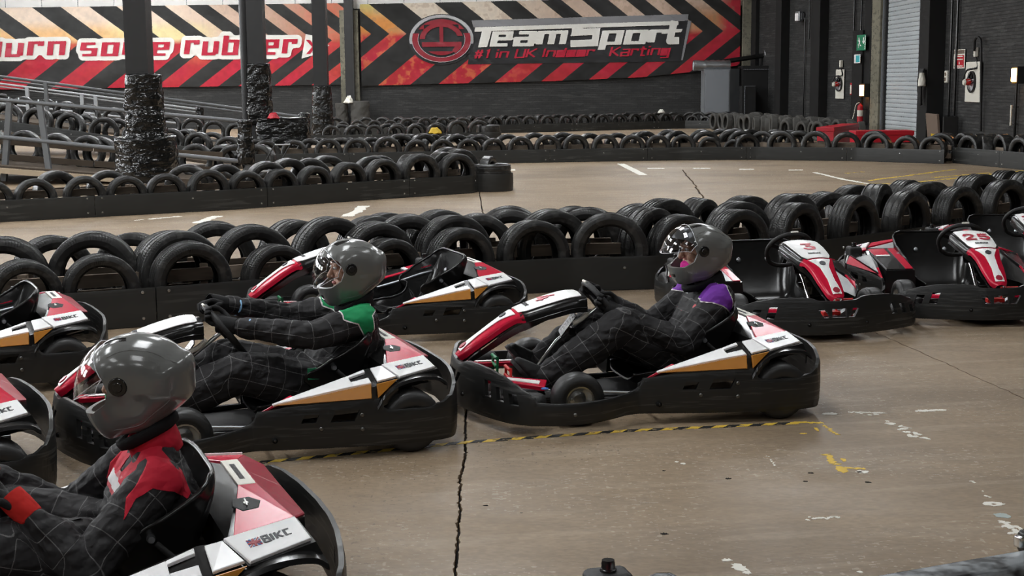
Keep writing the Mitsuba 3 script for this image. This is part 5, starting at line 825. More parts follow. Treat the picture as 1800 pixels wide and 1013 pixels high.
def nose_strip(k0, k1, wf, lift, thick=.004):
    ks = np.arange(k0, k1); P = []
    for k in ks:
        ww = wf((k - k0) / max(1, len(ks) - 1)) * NW[k]; P.append([NC[k] + np.array([0, a * ww, 0]) + NN[k] * (.012 * (1 - min(1, abs(a * ww) / (NW[k] * .43)) ** 2 * .0 - (abs(a) * ww / (NW[k] * .885)) ** 2) + lift) for a in np.linspace(-1, 1, 13)])
    P = np.array(P); P = P if np.cross(P[1, 6] - P[0, 6], P[0, 7] - P[0, 6])[2] > 0 else P[:, ::-1]; return shell(P, thick)
KART.add('number_board', nose_strip(2, 21, lambda t: float(np.interp(t, [0, .1, .85, 1], [.78, .86, .86, .74])), .007), 'm_white', smooth=35, label='white number board')
KART.add('nose_stripe', nose_strip(21, 42, lambda t: float(np.interp(t, [0, .25, .6, 1], [.80, .42, .34, .62])), .006), 'm_white', smooth=35, label='white stripe down the nose')
side_black = []
for s in (1, -1):
    P = np.array([[NC[k] + np.array([0, s * NW[k] * 1.085, 0]) + NN[k] * (-.045 - f * float(np.interp(k, [0, 12, 20, 30, 43], [.012, .02, .04, .035, .02]))) + np.array([0, -s * .012 * f, 0]) for f in (0, .5, 1)] for k in range(44)])
    side_black.append(shell(P if s < 0 else P[:, ::-1], .004))
KART.add('nose_underside', cat(side_black), 'm_black', smooth=40)
KART.add('nose_badge', moved(lathe([(0, .003), (.020, .003), (.021, 0), (.021, -.004)], 20), frame(NC[24] + NN[24] * .019, [0, 1, 0], Y=np.cross(NN[24], [0, 1, 0]))), 'm_ink', smooth=30)
KART.add('nose_badge', moved(lathe([(0, .003), (.022, .003), (.023, 0), (.023, -.004)], 20), frame(NC[39] + NN[39] * .018, [0, 1, 0], Y=np.cross(NN[39], [0, 1, 0]))), 'm_red_dark', smooth=30)
# perforated bracket below the number board
br_ = Polygon([(.0, -.05), (.13, -.05), (.15, .05), (.02, .05)])
for i in range(6):
    for j in range(2): br_ = br_.difference(Point(.03 + .018 * i + .004 * j, -.02 + .03 * j).buffer(.005, 4))
KART.add('column_bracket', moved(prism(br_, -.003, .003), frame((.40, 0, .47), (.5, 0, -.62), Y=[0, 1, 0])), 'm_black', smooth=False)
KART.add('column_clamp', moved(lathe([(0, .03), (.018, .03), (.021, .02), (.021, -.02), (.018, -.03), (0, -.03)], 20), frame((.43, 0, .375), [1, 0, 0], Y=[0, 0, 1])), 'm_black', smooth=35); KART.add('tilt_lever', tube(spline([(.36, .075, .475), (.40, .085, .445), (.44, .08, .425)], 10), .013, 8), 'm_offwhite', smooth=True)
# pedals
def pedal(s, m):
    y = s * .155; KART.add('pedal', cat([tube([(.80, y - .055, z), (.80, y + .055, z)], .009, 8) for z in (.185, .228)] + [tube([(.80, y + k, .07), (.795, y + k, .236)], .007, 8) for k in (-.055, .055)]), m, smooth=True)
pedal(-1, 'm_green_paint'); pedal(1, 'm_red_paint')
KART.add('brake_linkage', cat([tube([(.74, .17, .12), (.2, .30, .10)], .006, 6), obox((.80, .10, .10), (.80, .20, .16), .05, .05), obox((.86, -.06, .09), (.86, .06, .12), .08, .05)]), 'm_galv', smooth=30)
KART.add('tie_block', cat([rbox(.10, .05, .05, .008), shift(rbox(.05, .12, .03, .006), .04, 0, .02)]).apply_translation((.80, .04, .13)), 'm_red_paint', smooth=35)
# front floor fairing with red and white stripe
for s in (1, -1):
    KART.add('front_fairing', plate([(.62, s * .24, .175), (.92, s * .14, .20), (.95, s * .24, .20), (.66, s * .36, .165)][::(1 if s > 0 else -1)], .02), 'm_red', smooth=False)
    KART.add('fairing_panel', plate([(.66, s * .27, .176), (.88, s * .19, .196), (.90, s * .225, .196), (.68, s * .32, .172)][::(1 if s > 0 else -1)], .004, .004), 'm_white', smooth=False)
    KART.add('nerf_end', moved(rbox(.20, .10, .10, .03), pose(.80, s * .53, .13, yaw=-s * .5)), 'm_black_matt', smooth=40)
KART.add('fairing_badge', shift(lathe([(0, .004), (.018, .004), (.019, 0)], 16), .67, .40, .165), 'm_blue', smooth=30)
# side pods: black body with white and orange panels
P1, P2, P3, P4 = (-.363, .490, .379), (-.588, .394, .388), (-.608, .514, .356), (-.415, .606, .341)
O1, O2, O3, W1, W2 = (.146, .558, .247), (-.276, .637, .327), (-.271, .661, .268), (.150, .548, .252), (-.288, .482, .366)
def V(*p): return np.array(p, float)
def pod_body():
    dn = V(0, 0, -.007)
    top = [V(.24, .535, .20), V(.15, .535, .245) + dn, V(-.05, .498, .305) + dn, V(*W2) + dn + V(0, -.01, .004), V(-.365, .478, .376) + dn]
    out = [V(.24, .545, .17), V(.15, .560, .235) + dn, V(-.05, .598, .282) + dn, V(-.285, .642, .322) + dn, V(-.415, .606, .334) + dn]
    bot = [V(.24, .545, .14), V(.15, .558, .17), V(-.05, .600, .19), V(-.285, .648, .21), V(-.40, .61, .24)]
    inn = [V(.24, .515, .15), V(.15, .49, .17), V(-.05, .43, .18), V(-.288, .40, .20), V(-.365, .40, .24)]
    G_ = np.array([top, out, bot, inn]).transpose(1, 0, 2); m = gridmesh(G_, cv=True); N = 20
    caps = [[0, 1, 2], [0, 2, 3], [16, 18, 17], [16, 19, 18]]; m = tri(m.vertices, np.vstack([m.faces, caps])); m.fix_normals(); return m
def tail_body():
    dn = V(0, 0, -.007); a = [V(*P1) + V(.01, -.01, 0) + dn, V(*P2) + V(-.01, -.012, 0) + dn, V(*P3) + V(-.012, .006, 0) + dn, V(*P4) + V(.005, .008, 0) + dn]
    b = [V(-.36, .30, .20), V(-.60, .28, .26), V(-.64, .52, .31), V(-.40, .60, .285)]; return hullpts(a + b)
def arch():
    c = spline([(-.295, .655, .225), (-.33, .650, .275), (-.40, .628, .315), (-.50, .600, .330), (-.60, .570, .318), (-.645, .56, .29)], 20)
    P = np.array([[p + V(0, .018, -.010), p + V(0, .010, .004), p + V(0, -.03, .010), p + V(0, -.16, .012)] for p in c]); return shell(P if 1 else P[:, ::-1], .006)
UKW = {}
def bikc():
    g = word('BIKC', .17, .42, .22, .04, 1.7); b = g.bounds; g = affinity.translate(g, -b[0], -b[1]); return affinity.scale(g, .102 / (b[2] - b[0]), .034 / (b[3] - b[1]), origin=(0, 0))
Jack = sbox(0, 0, .042, .034)
jr = unary_union([sbox(.0175, 0, .0245, .034), sbox(0, .0135, .042, .0205), LineString([(0, 0), (.042, .034)]).buffer(.0015), LineString([(0, .034), (.042, 0)]).buffer(.0015)]).intersection(Jack)
jb = Jack.difference(unary_union([sbox(.0145, 0, .0275, .034), sbox(0, .0105, .042, .0235), LineString([(0, 0), (.042, .034)]).buffer(.005), LineString([(0, .034), (.042, 0)]).buffer(.004)]))
jr, jb = (affinity.skew(g, 12, 0, origin=(0, 0)) for g in (jr, jb))
for s in (1, -1):
    mr = (lambda m: m) if s > 0 else mirror
    n = KART.add('side_pod', mr(cat([pod_body(), tail_body(), arch()])), 'm_black', smooth=30, label='black side pod with white and orange panels' if s > 0 else 'black side pod on the far side')
    def pan(nm, pts, m, proud=.004): KART.add(n + '__' + nm, mr(plate(pts, .010, proud)), m)
    up_ok = lambda pts: pts if np.cross(V(*pts[1]) - V(*pts[0]), V(*pts[2]) - V(*pts[1]))[2] > 0 else pts[::-1]
    pan('white_panel', up_ok([W1, (.146, .556, .249), (-.20, .62, .318), (-.20, .508, .341)]), 'm_white'); pan('white_panel', up_ok([(-.20, .620, .318), (-.278, .634, .330), (-.278, .578, .342), (-.20, .578, .328)]), 'm_white'); pan('white_panel', up_ok([(-.20, .528, .337), (-.278, .518, .356), (-.280, .490, .362), (-.20, .508, .341)]), 'm_white')
    pan('orange_panel', up_ok([O1, O2, O3][::-1]), 'm_orange' if s > 0 else 'm_black')
    pan('white_square', up_ok([(-.308, .500, .369), (-.358, .496, .376), (-.400, .600, .344), (-.308, .626, .334)]), 'm_white' if s > 0 else 'm_red')
    pan('orange_corner', up_ok([(-.302, .640, .327), (-.405, .612, .336), (-.302, .660, .268)]), 'm_orange' if s > 0 else 'm_black')
    tp_ = up_ok([P1, P2, P3, P4]); pan('rear_panel', tp_, 'm_white', .005)
    pan('red_edge', up_ok([(.22, .530, .205), (.155, .552, .243), (.05, .548, .276), (.06, .522, .280)]), 'm_red', .003)
    # lettering: reads from front to back on the left pod
    ex = (V(*P2) - V(*P1)) if s > 0 else (V(*P1) - V(*P2)); ex /= np.linalg.norm(ex); nz = np.cross(V(*P4) - V(*P1), V(*P2) - V(*P1)); nz = nz if nz[2] > 0 else -nz; ey = np.cross(nz, ex); ey /= np.linalg.norm(ey)
    cen = (V(*P1) + V(*P2) + V(*P3) + V(*P4)) / 4 + nz / np.linalg.norm(nz) * .0052
    if s < 0:
        f_ = V(1, -1, 1); cen, ex, ey = cen * f_, ex * f_, ey * f_; nz = np.cross(ex, ey)
    o = cen - ex * .077 - ey * .014
    Ml = frame(o + ex * .047, ex, Y=ey); Mj = frame(o - ex * .001, ex, Y=ey)
    KART.add(n + '__lettering', poly_on(bikc(), Ml, .0012), 'm_ink', label='black letters BIKC'); KART.add(n + '__flag', poly_on(jr, Mj, .0012), 'm_red_dark'); KART.add(n + '__flag', poly_on(jb, Mj, .0012), 'm_blue')
# rear cover behind the seat
rc = []
A1, A2, B1, B2 = V(-.470, -.15, .432), V(-.470, .15, .432), V(-.525, -.15, .432), V(-.525, .15, .432)
Rb = [V(-.64, -.30, .365), V(-.64, .30, .365)]
Lf = [V(-.375, -.475, .375), V(-.375, .475, .375)]; Lr = [V(-.59, -.385, .383), V(-.59, .385, .383)]
body = hullpts([A1, A2, B1, B2, *Rb, *Lf, *Lr, *[p - V(0, 0, .12) for p in (*Lf, *Lr, *Rb)], V(-.46, -.15, .26), V(-.46, .15, .26)])
KART.add('rear_cover', shift(body, 0, 0, -.006), 'm_black', smooth=25, label='black and red cover behind the seat')
KART.add('rear_cover__top_strip', plate([A1, A2, B2, B1], .01, .004), 'm_offwhite', label='cream strip with faint lettering')
KART.add('rear_cover__strip_text', moved(meshkit.text_mesh('BATTERY-BOOST 01', .012, .0012, True), frame(V(-.487, .115, .4365), [0, -1, 0], Y=[1, 0, 0])) if 0 else cat([shift(bx(-.503, -.487, y, y + .006, .434, .4372), 0, 0, 0) for y in np.arange(-.09, .09, .011)]), 'm_ink')
for s in (1, -1):
    mr = (lambda m: m) if s > 0 else mirror
    q = [A2, V(-.395, .46, .385), V(-.585, .375, .386), B2]; face = V(*q[0]), V(*q[1]), V(*q[2]), V(*q[3])
    pts = [A2, Lf[1] + V(-.02, -.008, 0), Lr[1] + V(.0, -.004, 0), B2]; c_ = np.cross(pts[1] - pts[0], pts[2] - pts[1])[2]
    KART.add('rear_cover__red_panel', mr(plate(pts if c_ > 0 else pts[::-1], .01, .004)), 'm_red')
    pts = [B2, Lr[1], Rb[1], V(-.635, .0, .37), V(-.525, 0, .432)]; c_ = np.cross(pts[1] - pts[0], pts[2] - pts[1])[2]
    KART.add('rear_cover__red_back', mr(plate(pts if c_ > 0 else pts[::-1], .01, .003)), 'm_red_dark')
fp = [A2, Lf[1] + V(-.02, -.008, 0), Lr[1]]; fn_ = np.cross(fp[1] - fp[0], fp[2] - fp[0]); fn_ = fn_ / np.linalg.norm(fn_) * np.sign(fn_[2])
onf = lambda x, y, k=0.0: V(x, y, fp[0][2] - (fn_[0] * (x - fp[0][0]) + fn_[1] * (y - fp[0][1])) / fn_[2]) + fn_ * (.004 + k)
KART.add('rear_cover__vent', plate([onf(x, y) for x, y in ((-.432, .245), (-.485, .235), (-.515, .265), (-.500, .310), (-.450, .325), (-.425, .290))][::-1], .006, .0015), 'm_black_matt')
KART.add('rear_cover__key_switch', cat([moved(lathe([(0, .004), (.008, .004), (.009, 0)], 12), frame(onf(-.468, .278, .001), [1, 0, 0], Y=np.cross(fn_, [1, 0, 0]))), moved(bx(-.002, .002, -.022, .022, .003, .006), frame(onf(-.468, .278, .001), [1, 0, 0], Y=np.cross(fn_, [1, 0, 0])))]), 'm_steel', smooth=30)
# battery and motor box on the driver's right
bxm = hullpts([V(x, y, z) for x, y, z in ((.16, -.27, .09), (.16, -.50, .09), (-.36, -.27, .09), (-.36, -.50, .09), (.14, -.28, .27), (.14, -.49, .27), (-.30, -.28, .365), (-.30, -.50, .36), (-.36, -.28, .30), (-.36, -.5, .30))])
n = KART.add('battery_box', bxm, 'm_black', smooth=25, label='black battery box with red lid')
KART.add(n + '__lid', plate([(.13, -.29, .276), (.13, -.485, .276), (-.30, -.495, .367), (-.30, -.285, .372)][::-1], .012, .003), 'm_black'); KART.add(n + '__lid_strip', plate([(.13, -.29, .276), (.13, -.345, .276), (-.30, -.345, .371), (-.30, -.285, .372)][::-1], .012, .006), 'm_red'); KART.add(n + '__lid_strip', plate([(-.16, -.37, .340), (-.16, -.485, .339), (-.30, -.495, .367), (-.30, -.37, .370)][::-1], .012, .006), 'm_red')
KART.add(n + '__strap', cat([tube(spline([(.10, -.275, .24), (-.05, -.268, .275), (-.20, -.268, .315), (-.30, -.272, .335)], 20), .011, 7)]), 'm_galv', smooth=True)
KART.add(n + '__label_strip', plate([(-.13, -.375, .336), (-.13, -.48, .335), (-.155, -.48, .341), (-.155, -.375, .342)][::-1], .004, .006), 'm_white')
n = KART.add('filler_box', shift(rbox(.12, .10, .13, .018), -.34, -.59, .325), 'm_black_matt', smooth=40)
KART.add(n + '__cap', shift(lathe([(0, .030), (.016, .030), (.018, .022), (.018, .008), (.022, .006), (.022, -.004)], 18), -.34, -.59, .39), 'm_black', smooth=30)
M_ = KART.add('motor', moved(lathe([(0, .10), (.05, .10), (.055, .09)] + [(r, .085 - .012 * i) for i in range(13) for r in (.060, .068, .068, .060)][:-1] + [(.055, -.075), (0, -.075)], 24), frame((-.53, -.22, .16), [1, 0, 0], Y=[0, 0, 1])), 'm_black_matt', smooth=25)
cap_ = affinity.scale(unary_union([bikc(), affinity.translate(jr, -.047, 0)]), .62, .62, origin=(0, 0)); tn_ = NC[19] - NC[15]; tn_ /= np.linalg.norm(tn_)
KART.add('board_caption', poly_on(cap_, frame(NC[17] + NN[17] * .0195 + V(0, -.018, 0), [0, 1, 0], Y=-tn_), .0016), 'm_ink')
NUMBERS = {}
def number_ply(txt, w):
    m = meshkit.text_mesh(txt, .098, .0025, True); b = m.bounds; m.apply_translation(((-(b[0] + b[1]) / 2)[0], (-(b[0] + b[1]) / 2)[1], 0)); m.apply_scale([w, 1, 1]) if w != 1 else None
    c = (NC[9] + NC[13]) / 2; nn = NN[11]; tn = NC[14] - NC[8]; tn /= np.linalg.norm(tn)
    m.apply_transform(frame(c + nn * .0205, [0, 1, 0], Y=-tn)); return mikit.ply(m, 'm_number')
PARKED = {'white_panel': 'm_black', 'orange_panel': 'm_red', 'white_square': 'm_red', 'orange_corner': 'm_white'}
def kart(x, y, yaw, label, num=None, group=None, skip=(), z=0.0, paint={}):
    k = thing('go_kart', label, 'go-kart', group); M = pose(x, y, z, yaw); KART.place(k, M, skip, paint)
    if num: part(k, 'number', number_ply(num, 1.15), None, tw=M, label='red number ' + num)
    return k, M
KP = {'purple': (.72, 7.31, 3.365), 'green': (-1.103, 6.667, 3.490), 'back': (-.746, 9.525, 3.495), 'left': (-3.13, 8.01, 3.587), 'red': (-1.335, 4.181, 3.517), 'lead': (-2.71, 5.692, 3.640), 'three': (1.82, 9.85, -1.34), 'five': (3.19, 10.36, -1.52), 'six': (4.12, 11.6, -1.65)}
kart(*KP['purple'], 'go-kart number 4 with the driver in purple shoulders', '4'); kart(*KP['green'], 'go-kart with the driver in green shoulders, its tail against kart number 4', None)
kart(*KP['back'], 'empty go-kart parked along the barrier behind the green-shouldered driver', None); kart(*KP['left'], 'empty go-kart cut by the left edge, beside the barrier', None)
kart(*KP['red'], 'foreground go-kart with the driver in red shoulders'); kart(*KP['lead'], 'go-kart whose tail shows at the left edge ahead of the red-shouldered driver')
kart(*KP['three'], 'empty parked go-kart with number 3, nearest to the purple-shouldered driver', '3', paint=PARKED); kart(*KP['five'], 'empty parked go-kart with number 25, second from the right edge', '25', paint=PARKED); kart(*KP['six'], 'empty parked go-kart number 36 at the right edge', '36', paint=PARKED)
kart(.065, 2.885, 3.40, 'go-kart below the frame of which only a black capped box shows')
# ---------------------------------------------------------------- drivers (built in the frame of their kart)
def suit_fn(p, n, uv):
    a, b = uv.x / .082, uv.y / .082; q = noise(uv.x * 70, uv.y * 70, 2)
    la = smoothstep(.474, .490, dr.abs(a - dr.floor(a) - .5)); lb = smoothstep(.474, .490, dr.abs(b - dr.floor(b) - .5))
    base = mix((.0125, .0120, .0128), (.022, .021, .022), fbm(p.x * 6, p.y * 6, p.z * 6, 3)); return mix(base, (.20, .195, .195), dr.maximum(la, lb) * (.45 + .5 * q) * .75)
def fold_h(p, n, uv): return fbm(p.x * 11 + p.z * 5, p.y * 11, p.z * 13 - p.x * 4, 4)
mat('m_suit', bump(pr(mikit.proc(suit_fn), .72, .3, sheen=.25), fold_h, .035, 2e-3))
for nm, c in (('red', (.50, .014, .035)), ('green', (.012, .24, .085)), ('purple', (.135, .026, .27))): mat('m_yoke_' + nm, bump(pr(c, .75, .25, sheen=.2), fold_h, .022, 2e-3))
mat('m_cuff', bump(pr((.50, .022, .018), .8, .2), fold_h, .02, 2e-3)); mat('m_collar', pr((.011, .011, .012), .8, .2)); mat('m_piping', pr((.62, .60, .60), .6, .3)); mat('m_pink', pr((.80, .03, .35), .7, .3)); mat('m_band', pr((.30, .52, .75), .5, .3)); mat('m_lens', pr((.02, .02, .02), .3, .5)); mat('m_lip', pr((.36, .13, .12), .5, .3)); mat('m_eye', pr((.7, .7, .68), .2, .5)); mat('m_card', pr((.02, .22, .10), .3, .5))
mat('m_rim_clear', pr((.55, .57, .60), .2, .6))
def sph(c, r, seg=20): return m3.Manifold.sphere(r, seg).translate(tuple(float(x) for x in c))
def bone(*cr): return m3.Manifold.batch_hull([sph(c, r) for c, r in cr])
def fuse(ms, edge, taub, amp=0, seed=0, freq=9):
    m = m3.Manifold.batch_boolean(ms, m3.OpType.Add).refine_to_length(edge); t = from_m(m); t.merge_vertices(); trimesh.smoothing.filter_taubin(t, iterations=taub)
    if amp:
        q = t.vertices * freq; n = t.vertex_normals; w = np.abs(meshkit.fbm(q * [1, 1.2, 1.3] + 3.1 * seed, 3, seed) - .5) * 2; t.vertices = t.vertices + n * ((w - .35) * amp)[:, None]
    return t
def skin_uv(t, bones):
    v = t.vertices; W = []; A = []; B = []
    for a, b, r, off, boff in bones:
        a, b = np.array(a, float), np.array(b, float); d = b - a; L = np.linalg.norm(d); d /= L; sd = np.cross(d, [0, 1, 0]); sd /= np.linalg.norm(sd) + 1e-9
        s = np.clip((v - a) @ d, 0, L); D = np.linalg.norm(v - a - s[:, None] * d, axis=1); W.append(np.exp(-np.clip(D / r, 0, 12) * 9)); A.append((v - a) @ d + off); B.append((v - a) @ sd + boff)
    W = np.array(W) + 1e-12; W /= W.sum(0); return np.stack([(W * A).sum(0), (W * B).sum(0)], 1)
def helmet_profile(th):
    K = [(-180, .167), (-168, .166), (-153, .145), (-137, .130), (-119, .131), (-100, .147), (-80, .160), (-68, .175), (-58, .196), (-48, .196), (-36, .190), (-28, .186), (-18, .180), (0, .176), (20, .174), (38, .170), (60, .166), (85, .160), (105, .158), (125, .162), (142, .165), (151, .184), (160, .182), (170, .171), (180, .167)]
    return np.interp(th, [k[0] for k in K], [k[1] for k in K])
def hsurf(th, ph, k=1.0, wide=.128):
    """a point of the helmet's shell: th in the side view (degrees, 0 ahead), ph from the middle plane"""
    R = helmet_profile(th) * k; c = np.cos(np.radians(ph)); s = np.sin(np.radians(ph)); e = c ** .56
    taper = 1 - .10 * np.clip(-np.sin(np.radians(th)), 0, 1) - .04 * np.clip(-np.cos(np.radians(th)), 0, 1)
    return np.stack([R * np.cos(np.radians(th)) * e, wide * k * taper * s + 0 * R, R * np.sin(np.radians(th)) * e], -1)
TH = np.linspace(-180, 180, 97)[:-1]; PH = np.linspace(-90, 90, 49)
def helmet_shell(k):
    th, ph = np.meshgrid(TH, PH[1:-1], indexing='ij'); P = hsurf(th, ph, k)
    for _ in range(2): P = .25 * np.roll(P, 1, 0) + .5 * P + .25 * np.roll(P, -1, 0)
    m = gridmesh(P, cu=True); n, q = P.shape[:2]; v = np.vstack([m.vertices, P[:, 0].mean(0) + [0, -.004, 0], P[:, -1].mean(0) + [0, .004, 0]]); N = n * q; i = np.arange(n); j = (i + 1) % n
    f = np.vstack([m.faces, np.stack([i * 0 + N, j * q, i * q], 1), np.stack([i * 0 + N + 1, i * q + q - 1, j * q + q - 1], 1)]); m = tri(v, f); m.invert() if m.volume < 0 else None; return m
def xz_prism(pts, y=.3): # side-view outline right across the helmet
    return m3.Manifold.extrude(m3.CrossSection([np.array(pts, float)]), 2 * y).rotate((90, 0, 0)).translate((0, y, 0))
PORT = [(.30, .088), (.118, .084), (.082, .062), (.064, .012), (.078, -.028), (.122, -.058), (.30, -.090)]
PORT = PORT if Polygon(PORT).exterior.is_ccw else PORT[::-1]
HEL = {}
def helmet_parts():
    o, i = to_m(helmet_shell(1.0)), to_m(helmet_shell(.90)); sh = o - i - xz_prism(PORT)
    neck = m3.Manifold.cylinder(.3, .088, .078, 32).scale((1.08, 1, 1)).rotate((0, 24, 0)).translate((-.055, 0, -.33)); sh = sh - neck
    vents = [m3.Manifold.hull_points(np.array([hsurf(a, p, q) for a, p in ((66, s * 12), (66, s * 24), (88, s * 17), (88, s * 25))] for q in (.975, 1.05)) .reshape(-1, 3).astype(np.float32)) if 0 else m3.Manifold.hull_points(np.array([hsurf(a, s * p, q) for q in (.978, 1.06) for a, p in ((58, 10), (60, 26), (84, 16), (86, 27))], np.float32)) for s in (1, -1)]
    vents.append(m3.Manifold.hull_points(np.array([hsurf(a, p, q) for q in (.985, 1.06) for a, p in ((-40, 16), (-40, -16), (-33, 20), (-33, -20))], np.float32)))
    return from_m(sh - m3.Manifold.batch_boolean(vents, m3.OpType.Add)), from_m((to_m(helmet_shell(.984)) - to_m(helmet_shell(.93))) ^ m3.Manifold.batch_boolean([v for v in vents], m3.OpType.Add))
HEL['shell'], HEL['vent'] = helmet_parts()
def visor(open_deg):
    th, ph = np.meshgrid(np.linspace(-27, 36, 22), np.linspace(-74, 74, 37), indexing='ij'); f = (np.abs(ph) / 74) ** 2.2; th = th * (1 - .50 * f) + 5 * f
    P = hsurf(th, ph, 1.025); a = math.radians(open_deg); R = np.array([[math.cos(a), 0, -math.sin(a)], [0, 1, 0], [math.sin(a), 0, math.cos(a)]]); pv = np.array([.030, 0, .028]); return (P - pv) @ R.T * (1.0 + .0009 * open_deg) + pv
def ell(c, r, sub=3):
    m = trimesh.creation.icosphere(sub); m.apply_scale(r); m.apply_translation(c); return m
def head_mesh():
    b = [m3.Manifold.sphere(1, 40).scale((.098, .077, .112)).translate((-.005, 0, .02)), bone(((.055, 0, -.075), .035), ((.030, .02, -.05), .055), ((.030, -.02, -.05), .055)),
         bone(((.086, 0, .030), .010), ((.108, 0, -.012), .013)), bone(((.098, .010, -.014), .008), ((.098, -.010, -.014), .008)), bone(((.078, .045, .045), .014), ((.086, .015, .046), .014)), bone(((.078, -.045, .045), .014), ((.086, -.015, .046), .014)), bone(((.066, .046, -.010), .024), ((.05, .05, -.02), .024)), bone(((.066, -.046, -.010), .024), ((.05, -.05, -.02), .024)),
         bone(((-.035, 0, -.05), .052), ((-.045, 0, -.16), .044))] + [m3.Manifold.sphere(1, 20).scale((.018, .008, .030)).translate((-.008, s * .078, .005)) for s in (1, -1)]
    return fuse(b, .008, 6)
HEL['plate'] = from_m((to_m(helmet_shell(1.006)) - to_m(helmet_shell(.985))) ^ xz_prism([(.082, .070), (.045, .085), (-.002, .058), (-.004, .010), (.040, -.030), (.066, -.030)][::-1]))
HEL['head'] = head_mesh()
def hand(curl=1.0, seed=0):
    """right-way-up gripping hand: fingers along x close round a bar along y at (.052, y, -.030); the thumb leaves the +y side"""
    L, ms = (( .036, .024, .019), (.040, .027, .020), (.037, .025, .019), (.029, .020, .016)), []
    ms.append(m3.Manifold.batch_hull([sph(c, r) for c, r in (((.034, .028, 0), .0135), ((.036, -.026, -.002), .0125), ((-.028, .022, -.004), .0165), ((-.028, -.020, -.004), .0155), ((.004, .033, -.006), .0145))]))
    for i, y in enumerate((.029, .010, -.009, -.027)):
        p = np.array([.040, y, .001]); a = math.radians(22 * curl + 3 * i); pts = [(p - [.012, 0, .001], .0105), (p, .0105)]
        for j, l in enumerate(L[i]):
            q = p + l * np.array([math.cos(a), .02 * (1.5 - i), -math.sin(a)]); pts.append((q, .0102 - .0008 * j)); a += math.radians((58, 62, 40)[j] * curl); p = q
        for (a_, ra), (b_, rb) in zip(pts[:-1], pts[1:]): ms.append(bone((a_, ra), (b_, rb)))
    th = [((-.016, .030, -.010), .014), ((.014, .048, -.020), .0125), ((.040, .047, -.036), .0115), ((.058, .034, -.046), .0105)]
    for a_, b_ in zip(th[:-1], th[1:]): ms.append(bone(a_, b_))
    ms.append(bone(((-.028, 0, -.004), .021), ((-.062, 0, -.004), .026))); ms.append(bone(((-.062, 0, -.004), .026), ((-.085, 0, -.004), .029)))
    return fuse(ms, .0042, 5, .0012, seed, 40)
HAND = hand()
def boot():
    ms = [bone(((0, 0, .13), .047), ((0, 0, .06), .046)), bone(((-.02, 0, .045), .044), ((.02, 0, .05), .044), ((0, 0, .10), .044)), m3.Manifold.batch_hull([sph(c, r) for c, r in (((-.035, .012, .028), .026), ((-.035, -.012, .028), .026), ((.09, .020, .026), .025), ((.09, -.020, .026), .025), ((.145, .012, .024), .022), ((.145, -.016, .024), .022), ((.05, 0, .06), .030))])]
    up_ = fuse(ms, .007, 5, .003, 5, 30); sole = prism(unary_union([Point(-.035, 0).buffer(.040), Point(.05, .0).buffer(.040), Point(.105, .002).buffer(.046), Point(.14, -.002).buffer(.036)]).convex_hull, -.006, .014); return up_, sole
BOOT = boot()
def yoke_from(suit, poly, y0, y1, lift):
    big = suit.copy(); big.vertices = big.vertices + big.vertex_normals * lift; bm = to_m(big); out = []
    for s in (1, -1):
        pr_ = m3.Manifold.extrude(m3.CrossSection([np.array(poly if Polygon(poly).exterior.is_ccw else poly[::-1], float)]), y1 - y0).rotate((90, 0, 0)).translate((0, y1, 0))
        if s < 0: pr_ = pr_.mirror((0, 1, 0))
        out.append(bm ^ pr_)
    small = suit.copy(); small.vertices = small.vertices - small.vertex_normals * .02
    return from_m(m3.Manifold.batch_boolean(out, m3.OpType.Add) - to_m(small))
